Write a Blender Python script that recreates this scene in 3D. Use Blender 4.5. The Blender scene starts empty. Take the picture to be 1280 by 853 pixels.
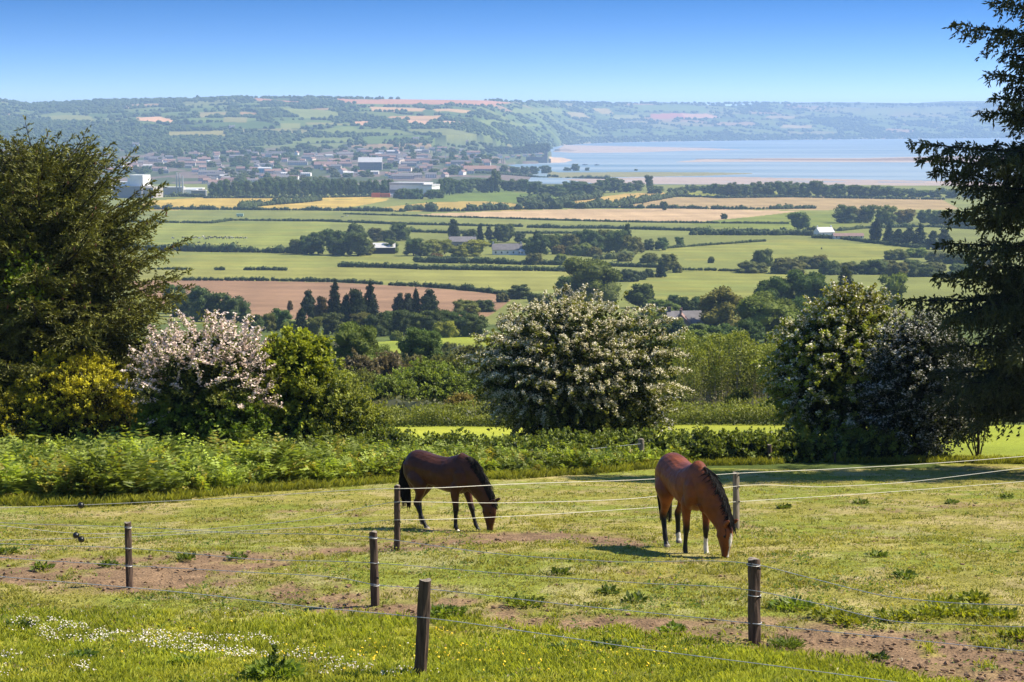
import bpy, bmesh, math, random
import numpy as np
from mathutils import Vector, Matrix

# ------------------------------------------------------------------ camera, world, sun, exposure
scene = bpy.context.scene
COL = scene.collection
CAM_Z = 110.0
PITCH = math.radians(6.34)
FPX = 2489.0                                   # focal length in pixels of the 1280 wide photograph
cd = bpy.data.cameras.new("camera")
cd.lens = 70.0
cd.sensor_width = 36.0
cd.clip_start = 0.5
cd.clip_end = 60000.0
cam = bpy.data.objects.new("camera", cd)
cam.location = (0, 0, CAM_Z)
cam.rotation_euler = (math.radians(90) - PITCH, 0, 0)
COL.objects.link(cam)
scene.camera = cam

SUN_EL, SUN_AZ = math.radians(48), math.radians(78)      # azimuth from +Y (view direction) towards +X
w = bpy.data.worlds.new("World")
scene.world = w
w.use_nodes = True
nt = w.node_tree
nt.nodes.clear()
n_out = nt.nodes.new("ShaderNodeOutputWorld")
n_bg = nt.nodes.new("ShaderNodeBackground")
n_sky = nt.nodes.new("ShaderNodeTexSky")
n_sky.sky_type = 'NISHITA'
n_sky.sun_disc = False
n_sky.sun_elevation = SUN_EL
n_sky.sun_rotation = SUN_AZ
n_sky.altitude = 100
n_sky.air_density = 1.0
n_sky.dust_density = 0.3
n_sky.ozone_density = 2.0
n_tc = nt.nodes.new("ShaderNodeTexCoord")
n_map = nt.nodes.new("ShaderNodeMapping")      # the deep blue of this sky starts close above the horizon
n_map.vector_type = 'POINT'
n_map.inputs['Scale'].default_value = (1, 1, 11.0)
n_map.inputs['Location'].default_value = (0, 0, 0.02)
n_nrm = nt.nodes.new("ShaderNodeVectorMath")
n_nrm.operation = 'NORMALIZE'
n_hs = nt.nodes.new("ShaderNodeHueSaturation")
n_hs.inputs['Saturation'].default_value = 1.15
n_hs.inputs['Hue'].default_value = 0.495
n_hs.inputs['Value'].default_value = 1.0
nt.links.new(n_tc.outputs['Generated'], n_map.inputs['Vector'])
nt.links.new(n_map.outputs['Vector'], n_nrm.inputs[0])
nt.links.new(n_nrm.outputs['Vector'], n_sky.inputs['Vector'])
nt.links.new(n_sky.outputs['Color'], n_hs.inputs['Color'])
# a clear summer sky: pale above the horizon, quickly turning deep blue
n_sep = nt.nodes.new("ShaderNodeSeparateXYZ")
nt.links.new(n_tc.outputs['Generated'], n_sep.inputs[0])
n_ramp = nt.nodes.new("ShaderNodeValToRGB")
e_ = n_ramp.color_ramp.elements
e_[0].position = 0.0; e_[0].color = (1.22, 1.02, 1.0, 1)
e_[1].position = 1.0; e_[1].color = (.68, .76, .88, 1)
for p_, c_ in ((.012, (1.16, 1.0, .98, 1)), (.030, (.74, .87, .97, 1)), (.048, (.38, .67, .90, 1)), (.064, (.13, .50, .78, 1)), (.12, (.13, .50, .78, 1)), (.40, (.62, .72, .86, 1))):
    q_ = e_.new(p_); q_.color = c_
nt.links.new(n_sep.outputs[2], n_ramp.inputs[0])
n_mul = nt.nodes.new("ShaderNodeMix"); n_mul.data_type = 'RGBA'; n_mul.blend_type = 'MULTIPLY'; n_mul.inputs[0].default_value = 1.0
nt.links.new(n_hs.outputs['Color'], n_mul.inputs[6]); nt.links.new(n_ramp.outputs['Color'], n_mul.inputs[7])
nt.links.new(n_mul.outputs[2], n_bg.inputs['Color'])
n_bg.inputs['Strength'].default_value = 0.14
nt.links.new(n_bg.outputs['Background'], n_out.inputs['Surface'])

sd = bpy.data.lights.new("sun", 'SUN')
sd.energy = 5.0
sd.angle = math.radians(0.55)
sd.color = (1.0, 0.92, 0.75)
sun = bpy.data.objects.new("sun", sd)
to_sun = Vector((math.cos(SUN_EL) * math.sin(SUN_AZ), math.cos(SUN_EL) * math.cos(SUN_AZ), math.sin(SUN_EL)))
sun.rotation_euler = to_sun.to_track_quat('Z', 'Y').to_euler()
sun.location = (60, 40, 190)
COL.objects.link(sun)

vs = scene.view_settings
vs.view_transform = 'Standard'
vs.look = 'None'
vs.exposure = 0.95
vs.gamma = 1.0
vs.use_curve_mapping = False
scene.render.engine = 'CYCLES'
cy = scene.cycles
cy.use_denoising = True
cy.max_bounces = 6
cy.diffuse_bounces = 3
cy.glossy_bounces = 2
cy.transmission_bounces = 4
cy.transparent_max_bounces = 6
cy.volume_bounces = 1
cy.sample_clamp_indirect = 6.0
cy.use_adaptive_sampling = False

# ------------------------------------------------------------------ small numeric helpers
RNG = np.random.default_rng(11)
random.seed(7)


def rng(s):
    return np.random.default_rng(s)


def sstep(a, b, x):
    t = np.clip((np.asarray(x, float) - a) / (b - a), 0, 1)
    return t * t * (3 - 2 * t)


_TAB = rng(99).random((256, 256))


def vnoise(x, y):
    x = np.asarray(x, float); y = np.asarray(y, float)
    ix = np.floor(x).astype(np.int64); iy = np.floor(y).astype(np.int64)
    fx = x - ix; fy = y - iy
    fx = fx * fx * (3 - 2 * fx); fy = fy * fy * (3 - 2 * fy)
    a = _TAB[ix & 255, iy & 255]; b = _TAB[(ix + 1) & 255, iy & 255]
    c = _TAB[ix & 255, (iy + 1) & 255]; d = _TAB[(ix + 1) & 255, (iy + 1) & 255]
    return (a * (1 - fx) + b * fx) * (1 - fy) + (c * (1 - fx) + d * fx) * fy


def fbm(x, y, o=4):
    s = 0.0; a = 0.5; t = 0.0
    for i in range(o):
        s = s + a * vnoise(x * 2 ** i + 17.3 * i, y * 2 ** i + 5.1 * i)
        t += a; a *= 0.5
    return s / t                                # 0..1, mean about 0.5


def n3(P, seed, freq):                          # smooth 3-D noise from a few sine waves, about -1..1
    r = rng(seed)
    K = r.normal(size=(7, 3)) * freq
    ph = r.random(7) * 6.283
    return np.sin(P @ K.T + ph).sum(axis=1) / 3.2


def pchip(xs, ys):
    xs = np.array(xs, float); ys = np.array(ys, float)
    h = np.diff(xs); dl = np.diff(ys) / h
    m = np.zeros_like(xs)
    m[0], m[-1] = dl[0], dl[-1]
    for i in range(1, len(xs) - 1):
        if dl[i - 1] * dl[i] > 0:
            w1 = 2 * h[i] + h[i - 1]; w2 = h[i] + 2 * h[i - 1]
            m[i] = (w1 + w2) / (w1 / dl[i - 1] + w2 / dl[i])

    def f(x):
        x = np.clip(np.asarray(x, float), xs[0], xs[-1])
        i = np.clip(np.searchsorted(xs, x) - 1, 0, len(xs) - 2)
        t = (x - xs[i]) / h[i]
        return ((1 + 2 * t) * (1 - t) ** 2 * ys[i] + t * (1 - t) ** 2 * h[i] * m[i]
                + t * t * (3 - 2 * t) * ys[i + 1] + t * t * (t - 1) * h[i] * m[i + 1])
    return f


def ray(px, py):                                # direction of a sight line as (X/Y, Z/Y)
    x = (np.asarray(px, float) - 640) / FPX; y = (426.5 - np.asarray(py, float)) / FPX
    dy = math.cos(PITCH) + y * math.sin(PITCH); dz = -math.sin(PITCH) + y * math.cos(PITCH)
    return x / dy, dz / dy


def sea(px, py):                                # where a sight line meets sea level
    u, v = ray(px, py)
    D = -CAM_Z / v
    return u * D, D


def pip(X, Y, poly):
    X = np.asarray(X); Y = np.asarray(Y)
    ins = np.zeros(X.shape, bool)
    n = len(poly)
    for i in range(n):
        x1, y1 = poly[i]; x2, y2 = poly[(i + 1) % n]
        if y1 == y2:
            continue
        c = ((y1 > Y) != (y2 > Y)) & (X < (x2 - x1) * (Y - y1) / (y2 - y1) + x1)
        ins ^= c
    return ins


# ------------------------------------------------------------------ the lie of the land
def zn(py, D):
    return CAM_Z + ray(640, py)[1] * D


_nodes = [(-40, 109.2), (-8, 108.7), (0, 108.3), (10, 106.3), (21.5, zn(847, 21.5)), (31.9, zn(694, 31.9)), (37.6, zn(668, 37.6)),
          (46, zn(628, 46)), (58, zn(592, 58)), (75, zn(556, 75)), (95, zn(535, 95)), (125, zn(515, 125)),
          (170, zn(490, 170)), (280, zn(460, 280)), (500, zn(430, 500)), (900, zn(360, 900)), (1450, zn(300, 1450)),
          (2150, zn(260, 2150)), (2700, zn(240, 2700)), (3300, 4.0), (3600, 1.0), (20000, 1.0)]
_prof = pchip([a for a, b in _nodes], [b for a, b in _nodes])


def seapoly(pts):
    return [tuple(float(c) for c in sea(*p)) for p in pts]


TONGUE = seapoly([(612, 209), (640, 205.5), (700, 204), (700, 213), (655, 213.5), (618, 212)])
PENIN = seapoly([(540, 210), (610, 208), (660, 204.5), (684, 203.5), (690, 198), (688, 191), (684, 189.5), (640, 192), (600, 196), (540, 200)])
BEACH = seapoly([(686, 204), (706, 203.5), (716, 200.5), (704, 197.5), (688, 197)])
FLATS = seapoly([(690, 190), (720, 191.5), (790, 191), (866, 188.5), (930, 187.5), (880, 185), (780, 183), (705, 181.5)])
ROCK = seapoly([(692, 189.5), (716, 190), (722, 189), (708, 186.5), (694, 187.5)])
BAR = seapoly([(842, 203), (872, 200), (960, 198), (1075, 198), (1180, 195.5), (1330, 195), (1330, 203), (1180, 203.5), (1080, 203), (960, 202.5)])
BAR2 = seapoly([(868, 199.6), (960, 199.2), (1075, 199.5), (1180, 197), (1330, 196), (1330, 201), (1180, 201.5), (1070, 201.5), (960, 200.8)])
SPIT = seapoly([(684, 222.5), (800, 221.5), (880, 220), (942, 217.5), (880, 216.4), (800, 216), (700, 216.5), (684, 214)])
MUD = seapoly([(760, 232), (900, 231), (1020, 234), (1330, 238), (1330, 229), (1100, 225), (1000, 223), (930, 221.5), (800, 222), (700, 224)])

_RX = [-500, 0, 25, 42, 70, 120, 180, 300, 400, 450, 520, 610, 640, 700, 760, 900, 960, 1000, 1100, 1240, 1800]
_RY = [128, 125.5, 128.5, 131, 129.5, 127, 125.5, 122.5, 122, 123.5, 124.5, 125.5, 127, 128, 129.2, 129.8, 128.5, 130, 131, 130.5, 131]
_FX = [-600, 560, 600, 640, 688, 704, 745, 790, 1000, 1240, 1900]
_FD = [5200, 5200, 5500, 6500, 7900, 8700, 9500, 9950, 11100, 12100, 12600]


def terrain(X, Y):
    X = np.asarray(X, float); Y = np.asarray(Y, float)
    z = _prof(Y)
    nr = 1 - sstep(90, 140, Y)
    z = z + nr * (0.07 * (fbm(X / 1.7, Y / 1.7, 3) - .5) + 0.30 * (fbm(X / 11 + 3, Y / 11, 2) - .5))
    z = z + 2.0 * (fbm(X / 260 + 9, Y / 260, 2) - .5) * sstep(150, 600, Y) * (1 - sstep(2300, 3100, Y))
    far = Y > 3200
    if np.any(far):
        Xf = X[far]; Yf = Y[far]
        px = 640 + FPX * Xf / Yf
        zl = np.interp(Yf, [3200, 3300, 5200], [4.0, 4.0, 37.0])
        zr_ = np.interp(Yf, [3200, 3300, 3420, 3560], [4.3, 3.4, 0.8, -2.5])
        ww = sstep(585, 690, px)
        zlow = zl * (1 - ww) + zr_ * ww
        for poly, zz in ((TONGUE, -2.0), (PENIN, 6.0), (BEACH, 0.8), (FLATS, 0.25), (ROCK, 2.0), (BAR, 0.5), (BAR2, 1.6), (SPIT, 1.5)):
            m = pip(Xf, Yf, poly)
            zlow = np.where(m, zz, zlow)
        m = pip(Xf, Yf, MUD)
        zlow = np.where(m, 0.12 + 0.9 * (fbm(Xf / 160, Yf / 60, 3) - .5), zlow)
        Df = np.interp(px, _FX, _FD); Dr = Df + 3300
        vr = ray(px, np.interp(px, _RX, _RY))[1]
        zr = CAM_Z + vr * Dr
        t = np.clip((Yf - Df) / 3300.0, 0, 1)
        tt = t ** 0.92
        hz = zlow + (zr - zlow) * tt + 34 * (fbm(Xf / 900 + 4, Yf / 900, 3) - .5) * np.sin(np.pi * np.clip(t, 0, 1)) * 1.1
        hz = np.where(Yf > Dr, zr - (Yf - Dr) * 0.05, hz)
        z2 = z.copy()
        k = sstep(3200, 3320, Yf)
        z2[far] = z[far] * (1 - k) + np.where(Yf > Df, hz, zlow) * k
        z = z2
    return z


_DS = np.concatenate([np.linspace(12, 120, 500), np.geomspace(120.5, 3300, 900), np.geomspace(3303, 15500, 900)])


def hit(px, py):                                # first point of the ground on a sight line of the photograph
    u, v = ray(px, py)
    g = CAM_Z + v * _DS - terrain(u * _DS, _DS)
    i = np.argmax(g <= 0)
    if g[i] > 0:
        i = len(_DS) - 1
    if i == 0:
        D = _DS[0]
    else:
        D = _DS[i - 1] + (_DS[i] - _DS[i - 1]) * g[i - 1] / (g[i - 1] - g[i])
    return float(u * D), float(D), float(terrain(np.array([u * D]), np.array([D]))[0])


def gz(x, y):
    return float(terrain(np.array([x]), np.array([y]))[0])


def at(px, D):                                  # ground point at distance D in the column px
    u = (px - 640) / FPX
    # the camera looks down a little: the depth along the lens axis is a touch longer
    x = u * (D * math.cos(PITCH) + (CAM_Z - float(_prof(D))) * math.sin(PITCH))
    return x, D, gz(x, D)


def wpoly(pts):
    return [hit(*p)[:2] for p in pts]


# ------------------------------------------------------------------ mesh builder
class MB:
    def __init__(self):
        self.V = []; self.T = []; self.Q = []; self.C = []; self.tm = []; self.qm = []; self.n = 0

    def add(self, V, F, col=(1, 1, 1), m=0):
        V = np.asarray(V, float).reshape(-1, 3)
        F = np.asarray(F, np.int64)
        c = np.asarray(col, float)
        if c.ndim == 1:
            c = np.broadcast_to(c, (len(V), 3))
        self.V.append(V); self.C.append(c)
        if F.size:
            if F.shape[1] == 3:
                self.T.append(F + self.n); self.tm.append(np.full(len(F), m))
            else:
                self.Q.append(F + self.n); self.qm.append(np.full(len(F), m))
        self.n += len(V)
        return self

    def mesh(self, name, mats, smooth=False):
        V = np.concatenate(self.V) if self.V else np.zeros((0, 3))
        C = np.concatenate(self.C) if self.C else np.zeros((0, 3))
        T = np.concatenate(self.T) if self.T else np.zeros((0, 3), np.int64)
        Q = np.concatenate(self.Q) if self.Q else np.zeros((0, 4), np.int64)
        mi = np.concatenate(self.tm + self.qm) if (self.tm or self.qm) else np.zeros(0)
        me = bpy.data.meshes.new(name)
        me.vertices.add(len(V)); me.vertices.foreach_set("co", V.astype(np.float32).ravel())
        nl = T.size + Q.size
        me.loops.add(nl)
        me.loops.foreach_set("vertex_index", np.concatenate([T.ravel(), Q.ravel()]).astype(np.int32))
        me.polygons.add(len(T) + len(Q))
        tot = np.concatenate([np.full(len(T), 3), np.full(len(Q), 4)]).astype(np.int32)
        st = np.concatenate([[0], np.cumsum(tot)[:-1]]).astype(np.int32) if len(tot) else np.zeros(0, np.int32)
        me.polygons.foreach_set("loop_start", st)
        me.polygons.foreach_set("loop_total", tot)
        if not isinstance(mats, (list, tuple)):
            mats = [mats]
        for m_ in mats:
            me.materials.append(m_)
        me.polygons.foreach_set("material_index", mi.astype(np.int32))
        me.polygons.foreach_set("use_smooth", np.full(len(tot), smooth))
        a = me.color_attributes.new("Col", 'FLOAT_COLOR', 'POINT')
        a.data.foreach_set("color", np.concatenate([C, np.ones((len(C), 1))], 1).astype(np.float32).ravel())
        me.update(calc_edges=True)
        return me

    def build(self, name, mats, parent=None, smooth=False, loc=None):
        o = bpy.data.objects.new(name, self.mesh(name, mats, smooth))
        COL.objects.link(o)
        if parent is not None:
            o.parent = parent
        if loc is not None:
            o.location = loc
        return o


def tag(o, label=None, cat=None, group=None, kind=None):
    if label: o['label'] = label
    if cat: o['category'] = cat
    if group: o['group'] = group
    if kind: o['kind'] = kind
    return o


def thing(name, label, cat, loc=(0, 0, 0), rz=0.0, group=None):
    o = bpy.data.objects.new(name, None)
    o.empty_display_size = 0.3
    COL.objects.link(o)
    o.location = loc
    o.rotation_euler = (0, 0, rz)
    return tag(o, label, cat, group)


def kids(o):
    return [c for c in bpy.data.objects if c.parent is o]


def link_copy(src, parent=None):
    c = src.copy()
    COL.objects.link(c)
    if parent is not None:
        c.parent = parent
    return c


ORD = ("first second third fourth fifth sixth seventh eighth ninth tenth eleventh twelfth thirteenth fourteenth fifteenth sixteenth "
       "seventeenth eighteenth nineteenth twentieth twenty-first twenty-second twenty-third twenty-fourth twenty-fifth twenty-sixth "
       "twenty-seventh twenty-eighth twenty-ninth thirtieth").split()


def frame(P):
    P = np.asarray(P, float)
    t = np.gradient(P, axis=0)
    t /= np.linalg.norm(t, axis=1)[:, None] + 1e-12
    return t


def tube(P, R, k=6, cap=True):
    P = np.asarray(P, float); n = len(P)
    R = np.broadcast_to(np.asarray(R, float), (n,))
    t = frame(P)
    ref = np.array([0, 0, 1.0]) if abs(t[:, 2]).mean() < 0.9 else np.array([0, 1.0, 0])
    a = np.cross(t, ref); a /= np.linalg.norm(a, axis=1)[:, None] + 1e-12
    b = np.cross(a, t)
    ang = np.arange(k) * 2 * np.pi / k
    V = (P[:, None, :] + R[:, None, None] * (np.cos(ang)[None, :, None] * a[:, None, :] + np.sin(ang)[None, :, None] * b[:, None, :])).reshape(-1, 3)
    F = []
    for i in range(n - 1):
        for j in range(k):
            F.append((i * k + j, i * k + (j + 1) % k, (i + 1) * k + (j + 1) % k, (i + 1) * k + j))
    F = np.array(F)
    if cap:
        V = np.concatenate([V, P[:1], P[-1:]])
        c0 = n * k; c1 = c0 + 1
        Tr = np.array([(c0, (j + 1) % k, j) for j in range(k)] + [(c1, (n - 1) * k + j, (n - 1) * k + (j + 1) % k) for j in range(k)])
        return V, F, Tr
    return V, F, np.zeros((0, 3), int)


def add_tube(mb, P, R, k=6, col=(1, 1, 1), m=0):
    V, F, Tr = tube(P, R, k)
    n0 = mb.n
    mb.add(V, F, col, m)
    mb.T.append(Tr + n0); mb.tm.append(np.full(len(Tr), m))


def add_box(mb, c, s, col=(1, 1, 1), m=0, rz=0.0):
    x, y, z = s[0] / 2, s[1] / 2, s[2] / 2
    V = np.array([(-x, -y, -z), (x, -y, -z), (x, y, -z), (-x, y, -z), (-x, -y, z), (x, -y, z), (x, y, z), (-x, y, z)])
    if rz:
        cz, sz = math.cos(rz), math.sin(rz)
        V = np.stack([V[:, 0] * cz - V[:, 1] * sz, V[:, 0] * sz + V[:, 1] * cz, V[:, 2]], 1)
    F = np.array([(0, 3, 2, 1), (4, 5, 6, 7), (0, 1, 5, 4), (1, 2, 6, 5), (2, 3, 7, 6), (3, 0, 4, 7)])
    mb.add(V + np.array(c), F, col, m)


def unit(a):
    return a / (np.linalg.norm(a, axis=-1, keepdims=True) + 1e-12)


def add_leaves(mb, P, A, N, L, W, col, m=0):
    """kite-shaped leaves: P base points, A long axes, N normals, L lengths, W widths"""
    P = np.asarray(P, float); n = len(P)
    A = unit(A); B = unit(np.cross(N, A))
    L = np.broadcast_to(np.asarray(L, float), (n,))[:, None]; W = np.broadcast_to(np.asarray(W, float), (n,))[:, None]
    Nn = unit(np.cross(A, B))
    V = np.stack([P, P + A * L * .45 + B * W * .5 + Nn * W * .10, P + A * L, P + A * L * .45 - B * W * .5 + Nn * W * .10], 1).reshape(-1, 3)
    F = np.arange(4 * n).reshape(-1, 4)
    col = np.asarray(col, float)
    if col.ndim == 1:
        col = np.broadcast_to(col, (n, 3))
    mb.add(V, F, np.repeat(col, 4, axis=0), m)


_ICO = {}


def ico(sub):
    if sub not in _ICO:
        bm = bmesh.new()
        bmesh.ops.create_icosphere(bm, subdivisions=sub, radius=1.0)
        bm.verts.ensure_lookup_table()
        V = np.array([v.co[:] for v in bm.verts]); F = np.array([[v.index for v in f.verts] for f in bm.faces])
        bm.free()
        _ICO[sub] = (V, F)
    return _ICO[sub]


def add_blobs(mb, C, R, sub, r, col, jit=0.22, m=0):
    """many jittered leafy lumps at once; C centres (n,3), R radii (n,3)"""
    V0, F0 = ico(sub)
    C = np.asarray(C, float); n = len(C)
    R = np.asarray(R, float)
    if R.ndim == 1:
        R = np.repeat(R[:, None], 3, 1)
    k = 1 + jit * r.normal(size=(n, len(V0)))
    V = (C[:, None, :] + V0[None] * k[:, :, None] * R[:, None, :])
    F = (F0[None] + (np.arange(n) * len(V0))[:, None, None]).reshape(-1, 3)
    col = np.asarray(col, float)
    if col.ndim == 1:
        col = np.broadcast_to(col, (n, 3))
    cc = np.repeat(col, len(V0), axis=0) * (0.8 + 0.4 * r.random((n * len(V0), 1)))
    mb.add(V.reshape(-1, 3), F, cc, m)


# ------------------------------------------------------------------ materials
def new_mat(name):
    m = bpy.data.materials.new(name)
    m.use_nodes = True
    m.node_tree.nodes.clear()
    return m, m.node_tree.nodes, m.node_tree.links


def leaf_mat(name, trans=0.35, tint=(1, 1, 1), obj_tint=False, spec=0.25, rough=0.5, var=0.25, nscale=1.5, tcol=(1.25, 1.2, 0.55)):
    m, N, L = new_mat(name)
    out = N.new("ShaderNodeOutputMaterial")
    at_ = N.new("ShaderNodeAttribute"); at_.attribute_name = "Col"
    mul = N.new("ShaderNodeMix"); mul.data_type = 'RGBA'; mul.blend_type = 'MULTIPLY'; mul.inputs[0].default_value = 1.0
    L.new(at_.outputs['Color'], mul.inputs[6])
    mul.inputs[7].default_value = (*tint, 1)
    col = mul.outputs[2]
    if obj_tint:
        oi = N.new("ShaderNodeObjectInfo")
        m2 = N.new("ShaderNodeMix"); m2.data_type = 'RGBA'; m2.blend_type = 'MULTIPLY'; m2.inputs[0].default_value = 1.0
        L.new(col, m2.inputs[6]); L.new(oi.outputs['Color'], m2.inputs[7])
        col = m2.outputs[2]
    geo = N.new("ShaderNodeNewGeometry")
    nz = N.new("ShaderNodeTexNoise"); nz.inputs['Scale'].default_value = nscale; nz.inputs['Detail'].default_value = 3
    L.new(geo.outputs['Position'], nz.inputs['Vector'])
    mr = N.new("ShaderNodeMapRange"); mr.inputs[1].default_value = .3; mr.inputs[2].default_value = .7
    mr.inputs[3].default_value = 1 - var; mr.inputs[4].default_value = 1 + var
    L.new(nz.outputs['Fac'], mr.inputs[0])
    hv = N.new("ShaderNodeHueSaturation")
    L.new(mr.outputs[0], hv.inputs['Value']); L.new(col, hv.inputs['Color'])
    col = hv.outputs['Color']
    pb = N.new("ShaderNodeBsdfPrincipled")
    pb.inputs['Roughness'].default_value = rough
    pb.inputs['Specular IOR Level'].default_value = spec
    L.new(col, pb.inputs['Base Color'])
    sh = pb.outputs[0]
    if trans > 0:
        tr = N.new("ShaderNodeBsdfTranslucent")
        tm = N.new("ShaderNodeMix"); tm.data_type = 'RGBA'; tm.blend_type = 'MULTIPLY'; tm.inputs[0].default_value = 1.0
        L.new(col, tm.inputs[6]); tm.inputs[7].default_value = (*tcol, 1)
        L.new(tm.outputs[2], tr.inputs['Color'])
        ms = N.new("ShaderNodeMixShader"); ms.inputs[0].default_value = trans
        L.new(sh, ms.inputs[1]); L.new(tr.outputs[0], ms.inputs[2])
        sh = ms.outputs[0]
    L.new(sh, out.inputs['Surface'])
    return m


def solid_mat(name, col, rough=0.8, var=0.15, scale=3.0, spec=0.3, bump=0.0, attr=False, obj_tint=False, stretch=(1, 1, 1), metal=0.0):
    m, N, L = new_mat(name)
    out = N.new("ShaderNodeOutputMaterial")
    pb = N.new("ShaderNodeBsdfPrincipled")
    pb.inputs['Roughness'].default_value = rough
    pb.inputs['Specular IOR Level'].default_value = spec
    pb.inputs['Metallic'].default_value = metal
    tc = N.new("ShaderNodeTexCoord")
    mp = N.new("ShaderNodeMapping"); mp.inputs['Scale'].default_value = stretch
    L.new(tc.outputs['Object'], mp.inputs['Vector'])
    nz = N.new("ShaderNodeTexNoise"); nz.inputs['Scale'].default_value = scale; nz.inputs['Detail'].default_value = 5
    L.new(mp.outputs[0], nz.inputs['Vector'])
    mr = N.new("ShaderNodeMapRange"); mr.inputs[1].default_value = .3; mr.inputs[2].default_value = .7
    mr.inputs[3].default_value = 1 - var; mr.inputs[4].default_value = 1 + var
    L.new(nz.outputs['Fac'], mr.inputs[0])
    hv = N.new("ShaderNodeHueSaturation")
    L.new(mr.outputs[0], hv.inputs['Value'])
    hv.inputs['Color'].default_value = (*col, 1)
    src = None
    if attr:
        a = N.new("ShaderNodeAttribute"); a.attribute_name = "Col"; src = a.outputs['Color']
    elif obj_tint:
        a = N.new("ShaderNodeObjectInfo"); src = a.outputs['Color']
    if src is not None:
        mx = N.new("ShaderNodeMix"); mx.data_type = 'RGBA'; mx.blend_type = 'MULTIPLY'; mx.inputs[0].default_value = 1
        L.new(src, mx.inputs[6]); mx.inputs[7].default_value = (*col, 1)
        L.new(mx.outputs[2], hv.inputs['Color'])
    L.new(hv.outputs['Color'], pb.inputs['Base Color'])
    if bump > 0:
        bp = N.new("ShaderNodeBump"); bp.inputs['Strength'].default_value = bump; bp.inputs['Distance'].default_value = 0.02
        L.new(nz.outputs['Fac'], bp.inputs['Height']); L.new(bp.outputs[0], pb.inputs['Normal'])
    L.new(pb.outputs[0], out.inputs['Surface'])
    return m


M_LEAF = leaf_mat("leaf", 0.35)
M_FERN = leaf_mat("bracken_leaf", 0.42, var=0.3, nscale=0.8)
M_GRASS = leaf_mat("grass_blade", 0.45, spec=0.2, var=0.22, nscale=1.2)
M_NEEDLE = leaf_mat("spruce_needle", 0.16, spec=0.25, rough=0.5, var=0.3, nscale=1.2, tcol=(1.2, 1.1, .5))
M_PETAL = leaf_mat("petal", 0.25, spec=0.2, rough=0.6, var=0.10, tcol=(1, 1, 1))
M_FARLEAF = leaf_mat("far_leaf", 0.30, obj_tint=True, spec=0.12, rough=0.7, var=0.30, nscale=0.35)
M_HEDGE = leaf_mat("hedge_leaf", 0.18, obj_tint=True, spec=0.12, rough=0.7, var=0.3, nscale=0.30)
M_WOOD_FAR = leaf_mat("woodland_leaf", 0.0, spec=0.05, rough=0.9, var=0.3, nscale=0.02)
M_BARK = solid_mat("bark", (0.07, 0.052, 0.038), 0.9, 0.35, 6.0, bump=0.6, stretch=(3, 3, .6))
M_DARKBARK = solid_mat("dark_bark", (0.028, 0.022, 0.017), 0.9, 0.35, 6.0, bump=0.6, stretch=(3, 3, .6))
# ------------------------------------------------------------------ ground sheet
_u = np.concatenate([[-1.25, -0.9, -0.62, -0.48, -0.4], np.linspace(-0.335, 0.335, 760), [0.4, 0.48, 0.62, 0.9, 1.25]])
_rows = [np.arange(-30, 15, 0.8), np.arange(15, 66, 0.16)]
_p = np.arange(577.0, 232.0, -0.75)
_cand = np.geomspace(66.2, 3290, 4000)
_pc = np.degrees(np.arctan((_prof(_cand) - CAM_Z) / _cand))       # elevation angle, rising with distance
_pw = np.maximum.accumulate(_pc)
_ang = np.linspace(_pw[0] + .005, _pw[-1], 470)
_rows.append(np.interp(_ang, _pw + np.arange(len(_pw)) * 1e-9, _cand))
_rows.append(np.geomspace(3296, 13600, 290)[1:])
_rows.append(np.array([14200, 15200, 16500]))
_Y = np.unique(np.round(np.concatenate(_rows), 3))
GX = _u[None, :] * (_Y[:, None] + 40.0)
GY = np.repeat(_Y[:, None], len(_u), axis=1)
GZ = terrain(GX.ravel(), GY.ravel()).reshape(GX.shape)

# dirt: the trodden strip along the electric fence (drawn on the ground through its outline in the photo)
DIRT = [wpoly([(-30, 697), (60, 692), (150, 697), (230, 694), (330, 690), (335, 705), (250, 716), (330, 724), (440, 738), (520, 742),
               (640, 757), (760, 764), (900, 778), (1050, 784), (1160, 792), (1330, 800), (1330, 872), (1190, 838), (1080, 823),
               (1000, 808), (900, 790), (800, 786), (650, 776), (520, 764), (420, 754), (300, 740), (120, 733), (-30, 724)]),
        wpoly([(330, 689), (430, 679), (560, 668), (700, 664), (830, 676), (830, 682), (700, 673), (560, 682), (440, 691), (340, 698)])]
SOILC = np.array([0.20, 0.128, 0.074])


def soft_poly(X, Y, poly, wob, sc):
    dx = wob * (fbm(X / sc + 31, Y / sc, 3) - .5) * 2
    dy = wob * (fbm(X / sc, Y / sc + 77, 3) - .5) * 2
    return pip(X + dx, Y + dy * 1.6, poly)


def dirt_mask(X, Y):
    m = np.zeros(X.shape)
    for i, p in enumerate(DIRT):
        s = 0
        for k in range(4):
            s = s + soft_poly(X + 0.23 * k - .3, Y + .37 * (k % 2), p, 0.9, 1.4 + .2 * k)
        m = np.maximum(m, s / 4.0 * (1.0 if i == 0 else 0.75))
    n = fbm(X / 0.45, Y / 0.6, 3)
    big = fbm(X / 3.3 + 8, Y / 2.6, 3)
    m = np.clip(m * (0.34 + 1.5 * sstep(.29, .53, 0.6 * n + 0.4 * big)), 0, 1)
    pat = sstep(.60, .72, 0.5 * n + 0.5 * fbm(X / 1.6 + 40, Y / 1.6, 3)) * sstep(26, 29, Y) * (1 - sstep(44, 50, Y)) * 0.6
    return np.maximum(m, pat)


FRONTY = lambda X: np.interp(X, [-12, -3.2, 0.5, 3, 6, 12], [26.6, 26.2, 25.6, 24.6, 23.4, 22.0])   # the mown side of the fence


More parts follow.
